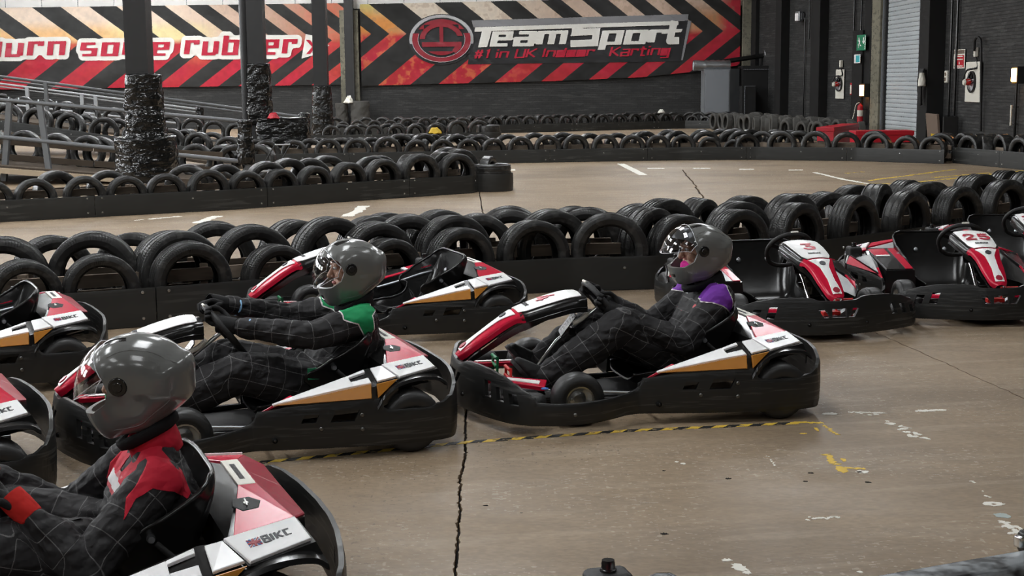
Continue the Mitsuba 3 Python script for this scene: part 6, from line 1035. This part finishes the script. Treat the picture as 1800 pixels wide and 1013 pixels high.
def driver(name, M, label, J, colour, yoke, hel, visor_open, visor_tilt=0, cuff=None, balaclava=None, band=False, piping=True, collar='m_collar', logo=False, seed=0, yin=.06, smoke=False):
    k = thing('person', label, 'person'); P = {a: np.array(b, float) for a, b in J.items()}
    def add(n, m, mt, smooth=True, lab=None, **kw): return part(k, n, m, mt, smooth=smooth, label=lab, tw=M, **kw)
    pel, che, nk = P['pelvis'], P['chest'], P['neck']; wai = .5 * pel + .5 * che
    def limbs(f):
        ms = [m3.Manifold.batch_hull([sph(pel + [0, s * .075, 0], .105 * f) for s in (1, -1)] + [sph(wai + [0, s * .075, 0], .142 * f) for s in (1, -1)]), m3.Manifold.batch_hull([sph(wai + [0, s * .075, 0], .142 * f) for s in (1, -1)] + [sph(che + [0, s * .085, 0], .142 * f) for s in (1, -1)]),
              m3.Manifold.batch_hull([sph(che + [0, s * .085, 0], .142 * f) for s in (1, -1)] + [sph(.75 * P['sh' + q] + .25 * che, .088 * f) for q in 'LR'] + [sph(nk, .068 * f)]), bone((nk, .064 * f), (nk + P['lean'] * .05, .056 * f))]
        for q in 'LR':
            s_, e, w = P['sh' + q], P['el' + q], P['wr' + q]; ms += [bone((s_, .082 * f), (.5 * s_ + .5 * e, .078 * f)), bone((.5 * s_ + .5 * e, .078 * f), (e, .070 * f)), bone((e, .070 * f), (.55 * e + .45 * w, .064 * f)), bone((.55 * e + .45 * w, .064 * f), (w, .046 * f))]
            h, kn, an = P['hip' + q], P['kn' + q], P['an' + q]; ms += [bone((h, .122 * f), (.5 * h + .5 * kn, .122 * f)), bone((.5 * h + .5 * kn, .122 * f), (kn, .100 * f)), bone((kn, .100 * f), (.6 * kn + .4 * an, .098 * f)), bone((.6 * kn + .4 * an, .098 * f), (an, .070 * f))]
        return ms
    suit = fuse(limbs(1.0), .012, 8, .020, seed, 12)
    bones = [(pel, che, .12, 0, .02), (che, nk, .12, np.linalg.norm(che - pel), .02)]
    for q in 'LR': bones += [(P['sh' + q], P['el' + q], .06, .03, 0), (P['el' + q], P['wr' + q], .055, .03 + np.linalg.norm(P['sh' + q] - P['el' + q]), 0), (P['hip' + q], P['kn' + q], .085, .01, .02), (P['kn' + q], P['an' + q], .065, .01 + np.linalg.norm(P['hip' + q] - P['kn' + q]), .02)]
    HB = fuse(limbs(.78)[:4] + [m3.Manifold.batch_hull([sph(a, r * .8), sph(b, r2 * .8)]) for q in 'LR' for a, r, b, r2 in ((P['sh' + q], .06, P['el' + q], .05), (P['el' + q], .05, P['wr' + q], .04), (P['hip' + q], .09, P['kn' + q], .065), (P['kn' + q], .065, P['an' + q], .055))], .03, 3)
    hm_ = moved(HEL['head'], hel); body = fuse([to_m(HB), to_m(hm_)], .02, 0)
    add('body', body, 'm_skin')
    s_k = add('racing_suit', suit, 'm_suit', uv=skin_uv(suit, bones), lab='black racing suit with fine white check lines')
    pieces(k, 'yoke', yoke_from(suit, yoke, yin, .40, .0030), 'm_yoke_' + colour, 40, colour + ' shoulder panel', M)
    if piping:
        pip = Polygon(yoke).buffer(.0065, join_style=1).exterior.coords[:-1]; pieces(k, 'piping', yoke_from(suit, [tuple(c) for c in pip], yin - .003, .403, .0016), 'm_piping', 40, None, M)
    cl = nk + P['lean'] * .035; add('collar', moved(lathe([(.060, -.05), (.080, -.035), (.080, .0), (.076, .035), (.062, .045), (.050, -.04)], 40, closed=True), frame(cl, np.cross([0, 1, 0], P['lean']), Y=[0, 1, 0])), collar)
    # helmet
    hs = add('helmet', moved(HEL['shell'], hel), 'm_helmet', 30, 'glossy grey full-face helmet'); pieces(k, 'helmet__vent', moved(HEL['vent'], hel), 'm_black', 30, tw=M); add('helmet__side_plates', moved(HEL['plate'], hel), 'm_black', 30)
    vp = visor(visor_open); add('helmet__visor', moved(gridmesh(vp), hel), 'm_visor_smoke' if smoke else 'm_visor', True, 'raised smoky visor' if smoke else 'clear visor')
    ring = np.vstack([vp[0, :], vp[1:, -1], vp[-1, ::-1][1:], vp[::-1, 0][1:-1]]); add('helmet__visor_edge', moved(tube(ring[::1], .0016, 6, closed=True), hel), 'm_rim_clear')
    for s in (1, -1): add('helmet__pivot', moved(lathe([(0, .010), (.014, .010), (.016, .006), (.026, .005), (.029, 0), (.029, -.012)], 24), hel @ frame([.030, s * .1265, .026], [1, 0, 0], Y=[0, 0, -s])), 'm_black', 35)
    lowth = np.linspace(-150, -62, 24); lip = [np.array([hsurf(np.array(t), np.array(p * s), 1.0) for t in lowth]) for s, p in ((1, 40), (-1, 40))]
    pr2 = np.array([[hsurf(np.array(t), np.array(s * 62), 1.006) for t in np.linspace(178, 130, 14)] for s in (1,)])
    for s in (1, -1):
        add('helmet__crease', moved(tube([hsurf(np.array(t), np.array(s * p), 1.0) for t, p in zip(np.linspace(150, 60, 22), np.linspace(38, 52, 22))], .0011, 6), hel), 'm_helmet')
        add('helmet__crease', moved(tube([hsurf(np.array(t), np.array(s * p), 1.0) for t, p in zip(np.linspace(168, 300, 26) - 360 * (np.linspace(168, 300, 26) > 180), np.linspace(56, 60, 26))], .0012, 6), hel), 'm_helmet')
        pt_ = [(.112, .084), (.070, .062), (.050, .012), (.062, -.030), (.112, -.070)]
    add('helmet__lining', moved(lathe([(.066, -.03), (.088, -.02), (.092, .0), (.088, .012), (.070, .012), (.064, 0)], 40, closed=True), hel @ pose(-.005, 0, -.142, 0, .42) @ np.diag([1.15, .98, 1, 1])), 'm_collar')
    for s in (1, -1): add('helmet__sticker', moved(bx(-.010, .010, -.001, .0012, -.012, .012), hel @ frame(hsurf(np.array(-20. if 0 else -158.), np.array(s * 55.), 1.0) + np.array([0, 0, .03]), [.9, s * -.3, 0], Z=[0, 0, 1])), 'm_blue')
    # face
    for s in (1, -1): add('body__eye', moved(ell((.086, s * .032, .027), (.010, .014, .009), 2), hel), 'm_eye'); add('body__iris', moved(ell((.0935, s * .032, .026), (.004, .006, .006), 2), hel), 'm_lens'); add('body__eyebrow', moved(tube(spline([(.093, s * .012, .052), (.094, s * .032, .058), (.080, s * .055, .050)], 8), .004, 6), hel), 'm_hair')
    add('body__lips', moved(ell((.088, 0, -.047), (.010, .024, .008), 2), hel), 'm_lip')
    if balaclava: add('balaclava', moved(fuse([m3.Manifold.batch_hull([sph(c, r) for c, r in (((.062, 0, -.082), .044), ((.045, .03, -.07), .044), ((.045, -.03, -.07), .044), ((-.03, 0, -.09), .060), ((.090, 0, -.052), .016))])], .012, 3), hel), balaclava)
    # hands
    for q, s in (('L', 1), ('R', -1)):
        g, fd, rim = P['grip' + q], P['fd' + q], P['tan' + q]; X = fd / np.linalg.norm(fd); Yv = rim - X * (rim @ X); Yv /= np.linalg.norm(Yv); hm2 = HAND if s < 0 else HAND
        F = frame(g, X, Y=Yv); o = g - F[:3, 0] * .052 + F[:3, 2] * .030; F[:3, 3] = o; H = HAND.copy()
        add('glove', moved(H if F[:3, 2] @ P['back' + q] > 0 else H, F), 'm_glove')
        w = o - F[:3, 0] * .075; e = P['el' + q]; d = (e - w) / np.linalg.norm(e - w); add('glove_cuff', moved(lathe([(.034, -.01), (.039, .0), (.041, .05), (.040, .085), (.030, .085), (.030, 0)], 28, closed=True), frame(w - d * .01, np.cross(d, [0.3, 1, 0.1]), Y=np.cross(d, np.cross(d, [0.3, 1, .1])) * -1)), 'm_glove' if not cuff else cuff, lab=None if not cuff else 'red knitted cuff')
        if band: add('wristband', moved(lathe([(.042, -.006), (.0445, -.003), (.0445, .003), (.042, .006)], 28, closed=False), frame(w + d * .06, np.cross(d, [0.3, 1, .1]), Y=-np.cross(d, np.cross(d, [.3, 1, .1])))), 'm_band', lab='pale blue wristband')
        ft = P['toe' + q] - P['an' + q]; ft = ft / np.linalg.norm(ft); shin = P['kn' + q] - P['an' + q]; Fb = frame(P['an' + q] - shin / np.linalg.norm(shin) * .07, ft, Z=shin)
        add('boot', moved(BOOT[0], Fb), 'm_boot'); add('boot__sole', moved(BOOT[1], Fb), 'm_black_matt', 30)
    if logo: add('chest_patch', yoke_from(suit, logo, .0, .14, .0026), 'm_box_red', 40); add('chest_patch', yoke_from(suit, [tuple(c) for c in affinity.scale(Polygon(logo), .55, .45).exterior.coords[:-1]], .0, .13, .0036), 'm_piping', 40)
    return k
def grips(a, dx=0.0, turn=0.0):
    """rim point and tangent at the clock angle a of the wheel"""
    pt = sc + .138 * (math.cos(a) * su + math.sin(a) * np.array([0, 1, 0]) * 1.12); tg = -math.sin(a) * su + math.cos(a) * np.array([0, 1, 0]); return pt, tg
def joints(pel, che, nk, lean, shz, shx, shy, el, wr, kn, an, toe, hipy=.09, ga=(1.25, -1.25), R=None, fdz=.1):
    J = {'pelvis': pel, 'chest': che, 'neck': nk, 'lean': np.array(lean) / np.linalg.norm(lean)}
    for q, s in (('L', 1), ('R', -1)):
        r = (R or {}); J['sh' + q] = r.get('sh' + q, (shx, s * shy, shz)); J['el' + q] = r.get('el' + q, (el[0], s * el[1], el[2])); J['kn' + q] = r.get('kn' + q, (kn[0], s * kn[1], kn[2])); J['an' + q] = r.get('an' + q, (an[0], s * an[1], an[2])); J['toe' + q] = r.get('toe' + q, (toe[0], s * toe[1], toe[2])); J['hip' + q] = (pel[0] + .02, s * hipy, pel[2] + .01)
        pt, tg = grips(ga[0] if s > 0 else ga[1]); J['grip' + q] = pt; e = np.array(J['el' + q]); fd = pt - e; fd = fd / np.linalg.norm(fd); fd[2] += fdz; fd[1] -= s * .1; fd /= np.linalg.norm(fd)
        t2 = tg if tg @ np.array([0, -s * .6, .8]) > 0 else -tg; J['fd' + q] = fd; J['tan' + q] = t2; J['back' + q] = np.array([0, s, .3])
        Yv = t2 - fd * (fd @ t2); Yv /= np.linalg.norm(Yv); Zv = np.cross(fd, Yv); J['wr' + q] = tuple(pt - fd * .145 + Zv * .03)
    return J
MP = {n: pose(KP[n][0], KP[n][1], 0, KP[n][2]) for n in ('purple', 'green', 'red')}
def hpose(x, y, z, yaw=0, pitch=0, roll=0, s=1.0): return pose(x, y, z, yaw, pitch, roll, s)
driver('purple', MP['purple'], 'person with purple shoulder panels and grey helmet driving kart number 4',
       joints((-.175, 0, .20), (-.30, 0, .38), (-.335, 0, .565), (.30, 0, .95), .53, -.312, .185, (-.085, .275, .335), None, (.212, .175, .420), (.60, .135, .165), (.72, .13, .30), ga=(1.15, -1.05), R={'knR': (.29, -.15, .36), 'anR': (.58, -.12, .19), 'toeR': (.70, -.10, .34)}),
       'purple', [(-.25, .70), (-.238, .605), (-.165, .535), (-.24, .534), (-.295, .515), (-.366, .462), (-.350, .533), (-.331, .593), (-.345, .70)], hpose(-.268, 0, .748, .05, -.02), 33, balaclava='m_pink', logo=[(-.205, .50), (-.165, .53), (-.10, .51), (-.09, .47), (-.17, .45)], seed=2, yin=.085, smoke=True)
driver('green', MP['green'], 'person with green shoulder panels and grey helmet, arms stretched to the wheel',
       joints((-.175, 0, .20), (-.335, 0, .38), (-.385, 0, .565), (.27, 0, .96), .535, -.357, .185, (-.10, .285, .50), None, (.225, .180, .335), (.60, .135, .165), (.72, .13, .30), ga=(.62, -.45), fdz=.05),
       'green', [(-.235, .70), (-.244, .566), (-.312, .541), (-.340, .488), (-.366, .455), (-.392, .503), (-.384, .569), (-.425, .60), (-.43, .70)], hpose(-.352, 0, .748, .0, .02), 8, band=True, seed=4)
driver('red', MP['red'], 'person in the foreground with red shoulder panels, red cuffs and grey helmet',
       joints((-.175, 0, .20), (-.235, 0, .36), (-.255, 0, .525), (.25, 0, .97), .475, -.225, .185, (.0, .295, .275), None, (.20, .19, .325), (.60, .135, .165), (.72, .13, .30), ga=(1.95, -1.35), fdz=.0),
       'red', [(-.115, .64), (-.30, .64), (-.255, .553), (-.307, .493), (-.325, .432), (-.309, .424), (-.265, .465), (-.203, .486), (-.153, .464), (-.112, .415), (-.126, .466), (-.168, .508), (-.200, .551)], hpose(-.212, 0, .742, -.40, .05, -.05), 20, cuff='m_cuff', collar='m_yoke_red', piping=False, logo=[(-.17, .46), (-.10, .50), (-.05, .46), (-.135, .39)], seed=6, yin=.03)
crd = single('name_card', 'small green card on a black strap at the hip of the green-shouldered driver', 'card', moved(rbox(.095, .004, .055, .0015), pose(-.115, .272, .318, 0, .0)), 'm_card', smooth=30, tw=MP['green'])
# ---------------------------------------------------------------- things along the walls
def wallframe(x, y, z, lift=.0):
    """on the right wall: x axis along the wall away from the viewer's right, z up, y out of the wall into the room"""
    d = (WB - WA) if y > 41.8 else (WC - WB); d = -d / np.linalg.norm(d) if 0 else d / np.linalg.norm(d); n = np.array([d[1], -d[0]]); n = n if n[0] < 0 else -n
    M = np.eye(4); M[:3, 0] = [d[0], d[1], 0]; M[:3, 1] = [n[0], n[1], 0]; M[:3, 2] = [0, 0, 1]
    if np.linalg.det(M[:3, :3]) < 0: M[:3, 0] *= -1
    M[:3, 3] = [x + n[0] * lift, y + n[1] * lift, z]; return M
def onwall(name, label, cat_, x, y, z, lift=.16): return thing(name, label, cat_), wallframe(x, y, z, lift)
def sheet(w, h, t=.012): return shift(rbox(w, t, h, t * .45, 6), 0, 0, 0)
def text_on(txt, h, M, m, parent, lab=None, bold=True, w=None):
    q = meshkit.text_mesh(txt, h, .003, bold); b = q.bounds; q.apply_translation((-(b[0][0] + b[1][0]) / 2, -(b[0][1] + b[1][1]) / 2, 0))
    if w: s_ = w / (b[1][0] - b[0][0]); q.apply_scale([s_, 1, 1])
    F = np.eye(4); F[:3, 0], F[:3, 1], F[:3, 2] = [1, 0, 0], [0, 0, 1], [0, 1, 0]
    sgn = np.cross(M[:3, 0], [0, 0, 1]) @ M[:3, 1]
    if sgn < 0: F[:3, 0] = [-1, 0, 0]
    q.apply_transform(M @ F); return part(parent, 'lettering', q, m, label=lab)
# floodlight
k, M = onwall('floodlight', 'small white floodlight high on the black side wall', 'lamp', 9.62, 47.5, 3.66, .12)
part(k, 'housing', moved(rbox(.34, .16, .34, .03), M), 'm_galv', smooth=35); part(k, 'glass', moved(shift(rbox(.27, .02, .24, .008), 0, .09, -.02), M), 'm_white', smooth=35); part(k, 'bracket', moved(cat([bx(-.03, .03, -.14, -.05, -.05, .05), bx(-.19, -.16, -.1, .0, -.1, .1), bx(.16, .19, -.1, .0, -.1, .1)]), M), 'm_galv')
# exit sign, cyan sign
k, M = onwall('exit_sign', 'green fire exit sign with white running figure beside the roller door', 'sign', 10.60, 42.75, 2.68, .20)
part(k, 'board', moved(sheet(.62, .46), M), 'm_sign_green', smooth=35); arrow = Polygon([(-.22, .05), (-.12, -.05), (-.02, .05), (-.09, .05), (-.09, .15), (-.15, .15), (-.15, .05)])
man = unary_union([Point(.14, .13).buffer(.028), LineString([(.13, .09), (.10, 0)]).buffer(.028), LineString([(.10, 0), (.17, -.05), (.15, -.14)]).buffer(.016), LineString([(.10, 0), (.05, -.08), (-.01, -.09)]).buffer(.016), LineString([(.13, .07), (.21, .05)]).buffer(.012), LineString([(.13, .07), (.06, .04)]).buffer(.012)])
def flat_on(shape, M, t=.004, off=.007):
    F = np.eye(4); F[:3, 0], F[:3, 1], F[:3, 2], F[:3, 3] = [1, 0, 0], [0, 0, 1], [0, 1, 0], [0, off, 0]; m = prism(shape, -.001, t); m.apply_transform(M @ F); m.fix_normals(); return m
part(k, 'pictogram', flat_on(man, M), 'm_white', label='white running figure'); part(k, 'arrow', flat_on(affinity.translate(arrow, -.05, 0), M), 'm_white', label='white arrow'); part(k, 'side_strip', flat_on(sbox(-.30, -.20, -.255, .20), M), 'm_white')
k, M = onwall('assembly_sign', 'small cyan and white sign under the green exit sign', 'sign', 10.56, 42.95, 2.21, .22)
part(k, 'board', moved(sheet(.42, .26), M), 'm_white', smooth=35); part(k, 'panel', flat_on(sbox(-.18, -.10, .08, .10), M), 'm_sign_cyan', label='cyan panel')
k, M = onwall('alarm_point', 'small red and white fire alarm point left of the orange lamp', 'alarm', 10.44, 43.5, 1.32, .12)
part(k, 'plate', moved(sheet(.14, .36, .03), M), 'm_box_red', smooth=35); part(k, 'notice', flat_on(sbox(-.05, -.15, .05, .12), M, .004, .015), 'm_offwhite')
def bulkhead(name, label, x, y, z, w, h, cat_='lamp'):
    k, M = onwall(name, label, cat_, x, y, z, .24); part(k, 'hood', moved(cat([bx(-w / 2 - .03, w / 2 + .03, -.16, .03, h / 2, h / 2 + .03), bx(-w / 2 - .03, -w / 2, -.16, .03, -h / 2 - .03, h / 2), bx(w / 2, w / 2 + .03, -.16, .03, -h / 2 - .03, h / 2), bx(-w / 2, w / 2, -.16, -.12, -h / 2, h / 2)]), M), 'm_black_matt')
    g = mikit.ply(moved(rbox(w - .01, .13, h - .01, .02), M), 'm_white', smooth=35); g['emitter'] = {'type': 'area', 'radiance': {'type': 'rgb', 'value': [5.5, 2.3, .55]}}; scene[k + '__lens'] = g; labels[k + '__lens'] = {'label': 'glowing orange lens'}
bulkhead('wall_lamp', 'glowing orange lamp on the black board left of the roller door', 10.66, 42.5, 1.28, .26, .34); bulkhead('wall_lamp', 'glowing orange lamp in a black hood at the right edge', 10.95, 30.45, 1.68, .26, .30)
# fire extinguisher
k = thing('fire_extinguisher', 'red fire extinguisher hanging under the orange lamp', 'fire extinguisher'); ex_ = (10.36, 42.45)
part(k, 'cylinder', shift(lathe([(0, .33), (.075, .34), (.085, .37), (.085, .78), (.07, .84), (.03, .87), (.025, .90), (0, .90)], 24), *ex_, 0), 'm_box_red', smooth=40); part(k, 'label_band', shift(lathe([(.0865, .52), (.0865, .70)], 24), *ex_, 0), 'm_offwhite', smooth=True)
part(k, 'valve', shift(cat([bx(-.02, .02, -.02, .02, .90, .95), bx(-.09, .03, -.015, .015, .95, .975)]), *ex_, 0), 'm_black_matt'); part(k, 'hose', tube(spline([(10.34, 42.43, .93), (10.24, 42.48, .86), (10.20, 42.53, .6), (10.14, 42.58, .33)], 16), .012, 8), 'm_offwhite', smooth=True); [part(k, 'bracket', shift(q, *ex_, 0), 'm_black_matt') for q in (bx(0, .3, -.03, .03, .70, .74), bx(.0, .3, -.05, .05, .30, .34))]
# extractor fans
def fan(x, y, z, w, h, label, sw):
    k, M = onwall('extractor_fan', label, 'fan', x, y, z, .04); R_ = min(w * .62, h * .44)
    part(k, 'plate', moved(sheet(w, h, .03), M), 'm_offwhite', smooth=35)
    part(k, 'duct_ring', moved(lathe([(R_ * .55, .0), (R_ * .55, .05), (R_ * .58, .06), (R_ * .61, .05), (R_ * .61, 0)], 32), M @ frame([0, .015, 0], [1, 0, 0], Y=[0, 0, -1])), 'm_black_matt', smooth=40); part(k, 'back', moved(lathe([(0, .004), (R_ * .56, .004)], 28), M @ frame([0, .016, 0], [1, 0, 0], Y=[0, 0, -1])), 'm_black_matt')
    for i in range(5):
        a = i * 2 * math.pi / 5 + .3; c_, s_ = math.cos(a), math.sin(a); B_ = shell(np.array([[[r * c_ - t * s_, .05 + t * .35, r * s_ + t * c_] for t in (-.06, 0, .06)] for r in (.06, R_ * .3, R_ * .52)]), .006); part(k, 'blade', moved(B_, M), 'm_galv', smooth=True)
    part(k, 'motor', moved(lathe([(0, .20), (.06, .19), (.075, .17), (.075, .08), (.05, .06)], 20), M @ frame([0, 0, 0], [1, 0, 0], Y=[0, 0, -1])), 'm_red_paint', smooth=35); part(k, 'motor_cap', moved(lathe([(0, .24), (.07, .235), (.08, .21), (.08, .19)], 20), M @ frame([0, 0, 0], [1, 0, 0], Y=[0, 0, -1])), 'm_offwhite', smooth=35)
    part(k, 'guard_wire', cat([moved(tube([(c * R_ * .55, .06, s * R_ * .55), (0, .20, 0)], .008, 6), M) for c, s in ((1, .3), (-1, .3), (.2, 1), (-.4, -1))]), 'm_galv', smooth=True)
    m2 = wallframe(*sw, .06); part(k, 'switch', moved(rbox(.10, .10, .22, .02), m2), 'm_offwhite', smooth=35)
    a, b = m2[:3, 3], (M @ [0, .25, .05, 1])[:3]; part(k, 'cable', tube(spline([a - [0, 0, .1], a + [.0, -.15, -.35], .5 * (a + b) + [-.05, 0, -.1], b], 18), .022, 8), 'm_black_matt', smooth=True)
fan(10.25, 44.5, 1.46, .60, .90, 'wall fan on a pale plate left of the exit sign', (10.27, 44.4, 2.08)); fan(10.9, 33.7, 1.53, 1.06, .94, 'wall fan on a pale plate with red motor, right of the roller door', (10.91, 33.55, 2.22))
for x, y, z0, z1, lab in ((10.91, 33.0, .5, 2.4, 'black cable loop right of the red-motored fan'),): single('wall_cable', lab, 'cable', tube(spline([(x - .12, 33.5, z1 - .15), (x - .14, 33.4, z1 + .1), (x - .14, 33.1, z1 + .13), (x - .12, y, z1 - .2), (x - .06, y, .4)], 24), .03, 8), 'm_black_matt', smooth=True)
for b, z0, z1, r, lab in ((.2055, 0, 3.62, .022, 'thin black conduit below the floodlight'), (.2085, 2.9, 5.5, .02, 'black conduit above the floodlight'), (.2395, .3, 5.5, .03, 'black conduit left of the exit sign board'), (.2445, 2.9, 5.5, .025, 'black conduit running up from the exit sign'), (.3075, .5, 5.2, .03, 'black cable running up beside the roller door'), (.3115, .4, 3.5, .035, 'thick black conduit left of the red notice'), (.3545, .3, 1.5, .03, 'black conduit below the right-hand orange lamp')):
    p = along(b); M = wallframe(p[0], p[1], 0, .06); c_ = M[:3, 3]; single('conduit', lab, 'conduit', tube([(c_[0], c_[1], z0), (c_[0], c_[1], z1)], r, 8), 'm_black', smooth=True)
k, M = onwall('notice', 'red and white notice with a tan strip left of the red-motored fan', 'sign', 10.89, 34.8, 2.08, .03)
part(k, 'sheet', moved(sheet(.82, .46), M), 'm_offwhite', smooth=35); part(k, 'red_panel', flat_on(sbox(-.36, -.20, .30, .09), M), 'm_box_red'); part(k, 'tan_strip', flat_on(sbox(-.38, .12, .38, .21), M), 'm_card_brown')
for i, zz in enumerate((.06, -.01, -.10, -.17)): part(k, 'text_line', flat_on(sbox(-.28, zz - .012, .22, zz + .012) if i != 2 else Point(-.03, zz).buffer(.035), M, .003, .010), 'm_offwhite')
k, M = onwall('outlet_box', 'small tan outlet box right of the hanging tools', 'outlet', 10.88, 35.65, 1.66, .05); part(k, 'box', moved(rbox(.20, .08, .30, .02), M), 'm_offwhite', smooth=35); part(k, 'sockets', flat_on(unary_union([sbox(-.06, .02, .05, .10), sbox(-.05, -.11, .06, -.02)]), M, .004, .04), 'm_card_brown')
k, M = onwall('tool_bundle', 'dark tools and a white rag hanging beside the roller door', 'tools', 10.80, 36.2, 1.45, .42)
for i in range(5): part(k, 'tool', moved(tube(spline([(-.12 + .06 * i, .0, .42), (-.10 + .055 * i, .06, .2), (-.08 + .05 * i, .05, -.1 - .12 * (i % 3)), (-.02, .02, -.4 - .1 * (i % 2))], 14), .03 + .006 * (i % 2), 8), M), 'm_black_matt', smooth=True)
part(k, 'rag', moved(shift(film(lambda t: .10 - .05 * t, -.16, .16, 55, seg=20, nz=12, amp=.05), -.22, .08, .14), M), 'm_offwhite', smooth=True)
k, M = onwall('door_handle_bar', 'pale vertical handle bar below the right-hand orange lamp', 'handle', 10.94, 30.9, .82, .08); part(k, 'bar', moved(tube([(0, .06, -.22), (0, .06, .22)], .022, 8), M), 'm_offwhite', smooth=True); part(k, 'stand_off', moved(cat([tube([(0, -.08, z), (0, .06, z)], .014, 6) for z in (-.18, .18)]), M), 'm_galv', smooth=True)
k = thing('brown_board', 'brown board with a pale label leaning on the wall right of the roller door', 'board'); Mb = pose(10.45, 35.35, .37, 1.50, 0, -.10)
part(k, 'board', moved(rbox(1.25, .06, .78, .01), Mb), 'm_card_brown', smooth=35); part(k, 'label_strip', moved(bx(-.15, .38, .028, .036, -.30, -.10) if 0 else bx(-.38, .15, .026, .038, -.28, -.10), Mb), 'm_yellow'); part(k, 'side_board', moved(rbox(.10, .35, .70, .01), pose(10.62, 34.55, .36, 1.5)), 'm_black_matt', smooth=35)
# duct box and cabinets in the far corner
k = thing('duct_box', 'grey metal duct box with a foil pipe on top in the far corner', 'duct')
part(k, 'box', prism(Polygon([(6.82, 50.5), (7.72, 50.5), (8.12, 50.9), (8.12, 51.4), (6.82, 51.4)]), 0, 2.0), 'm_grey_paint'); part(k, 'front_sheet', bx(6.86, 7.68, 50.47, 50.50, .48, 1.96), 'm_duct'); part(k, 'lower_sheet', bx(6.84, 7.70, 50.46, 50.50, 0, .46), 'm_grey_paint')
ft = gridmesh(np.array([[[x, 50.75 + (.20 + .02 * meshkit.noise(np.array([x * 9, a * 2.0, 0]), 3) + .02 * math.sin(9 * a)) * math.cos(a), 2.12 + (.17 + .03 * meshkit.noise(np.array([x * 12, a * 2.5, 5]), 4)) * math.sin(a)] for a in np.linspace(0, 2 * math.pi, 20, endpoint=False)] for x in np.linspace(6.48, 7.75, 60)]), cv=True); part(k, 'foil_pipe', ft, 'm_galv', smooth=True, label='crumpled foil pipe'); part(k, 'pipe_end', moved(lathe([(0, .06), (.12, .05), (.19, 0), (.17, -.05)], 20), frame((6.50, 50.75, 2.12), [0, 1, 0], Y=[0, 0, 1] if 1 else [0, 0, -1])), 'm_galv', smooth=True)
part(k, 'black_pipe', tube([(7.3, 50.8, 2.22), (9.0, 50.9, 2.46)], .085, 14), 'm_black', smooth=True); part(k, 'flange', moved(lathe([(0, .02), (.20, .02), (.21, 0), (.20, -.02), (0, -.02)], 24), frame((9.0, 50.9, 2.46), [0, 1, 0], Y=[0.14, 0, -1])), 'm_galv', smooth=35); part(k, 'support', obox((8.9, 50.9, 2.4), (8.9, 50.95, 2.1), .06, .06), 'm_black_matt')
k = thing('black_cabinet', 'tall matt black cabinet right of the metal duct box', 'cabinet'); part(k, 'body', bx(8.16, 9.25, 50.4, 51.35, 0, 2.0), 'm_black_wall'); part(k, 'top', bx(8.13, 9.30, 50.36, 51.35, 2.0, 2.10), 'm_black_wall'); part(k, 'top_edge', bx(8.16, 9.27, 50.35, 50.37, 1.965, 1.98), 'm_grey_paint')
k = thing('black_cabinet', 'smaller black locker standing before the tall black cabinet', 'cabinet'); part(k, 'body', bx(8.02, 8.50, 49.7, 50.3, 0, 1.40), 'm_black_wall'); part(k, 'edge_trim', cat([bx(8.11, 8.13, 49.68, 49.70, 0, 1.40), bx(8.11, 8.48, 49.68, 49.70, 1.385, 1.40)]), 'm_grey_paint')
# red lidded boxes
for lab, M_, w, l, h in (('long red lidded box, left of the two behind the far barrier', frame((7.05, 33.0, 0), (.91, -.42, 0), Y=(.42, .91, 0)), .42, 2.9, .53), ('red lidded box, right of the two behind the far barrier', pose(7.72, 32.0, 0), 1.32, .62, .47)):
    k = thing('red_box', lab, 'box'); part(k, 'body', moved(bx(.02, w - .02, .02, l - .02, .05, h - .09), M_), 'm_box_red'); part(k, 'lid', moved(rbox(w, l, .10, .012), M_ @ pose(w / 2, l / 2, h - .05)), 'm_box_red', smooth=35); part(k, 'dark_gap', moved(bx(.03, w - .03, .012, .03, .16, .21), M_), 'm_black_matt'); [part(k, 'foot', moved(bx(x, x + .08, .05, l - .05, 0, .05), M_), 'm_timber') for x in (.05, w - .13)]
single('white_scrap', 'small white scrap lying on a tyre of the furthest barrier', 'paper', shift(film(lambda t: .13 - .07 * t, 0, .11, 81, seg=16, nz=6, amp=.05), 5.10, 48.35, .53), 'm_paint_white', smooth=True)
# scuffed bumper end at the lower right corner
k = thing('bumper_rail', 'scuffed grey bumper rail across the lower right corner', 'bumper')
def worn_fn(p, n, uv): return mix((.020, .021, .022), (.20, .215, .225), smoothstep(.46, .60, fbm(p.x * 9, p.y * 13, p.z * 9, 4)))
mat('m_worn', bump(pr(mikit.proc(worn_fn), .42, .5), kscuff_h, .006))
a, b = np.array([.75, 3.585, .20]), np.array([2.1, 4.16, .20]); bm_ = rbox(1.5, .13, .22, .045); part(k, 'rail', moved(bm_, frame((a + b) / 2, b - a, Z=[0, 0, 1])), 'm_worn', smooth=40, label='worn grey and black plastic'); part(k, 'foot', cat([bx(x - .05, x + .05, y - .05, y + .05, 0, .12) for x, y in ((.95, 3.67), (1.85, 4.05))]), 'm_black_matt')
part(k, 'bracket', moved(rbox(.42, .06, .07, .012), frame((1.66, 4.03, .318), b - a, Z=[0, 0, 1])), 'm_black', smooth=35); part(k, 'bracket_tip', moved(rbox(.022, .03, .035, .006), frame((1.455, 3.945, .325), b - a, Z=[0, 0, 1])), 'm_chrome', smooth=35)
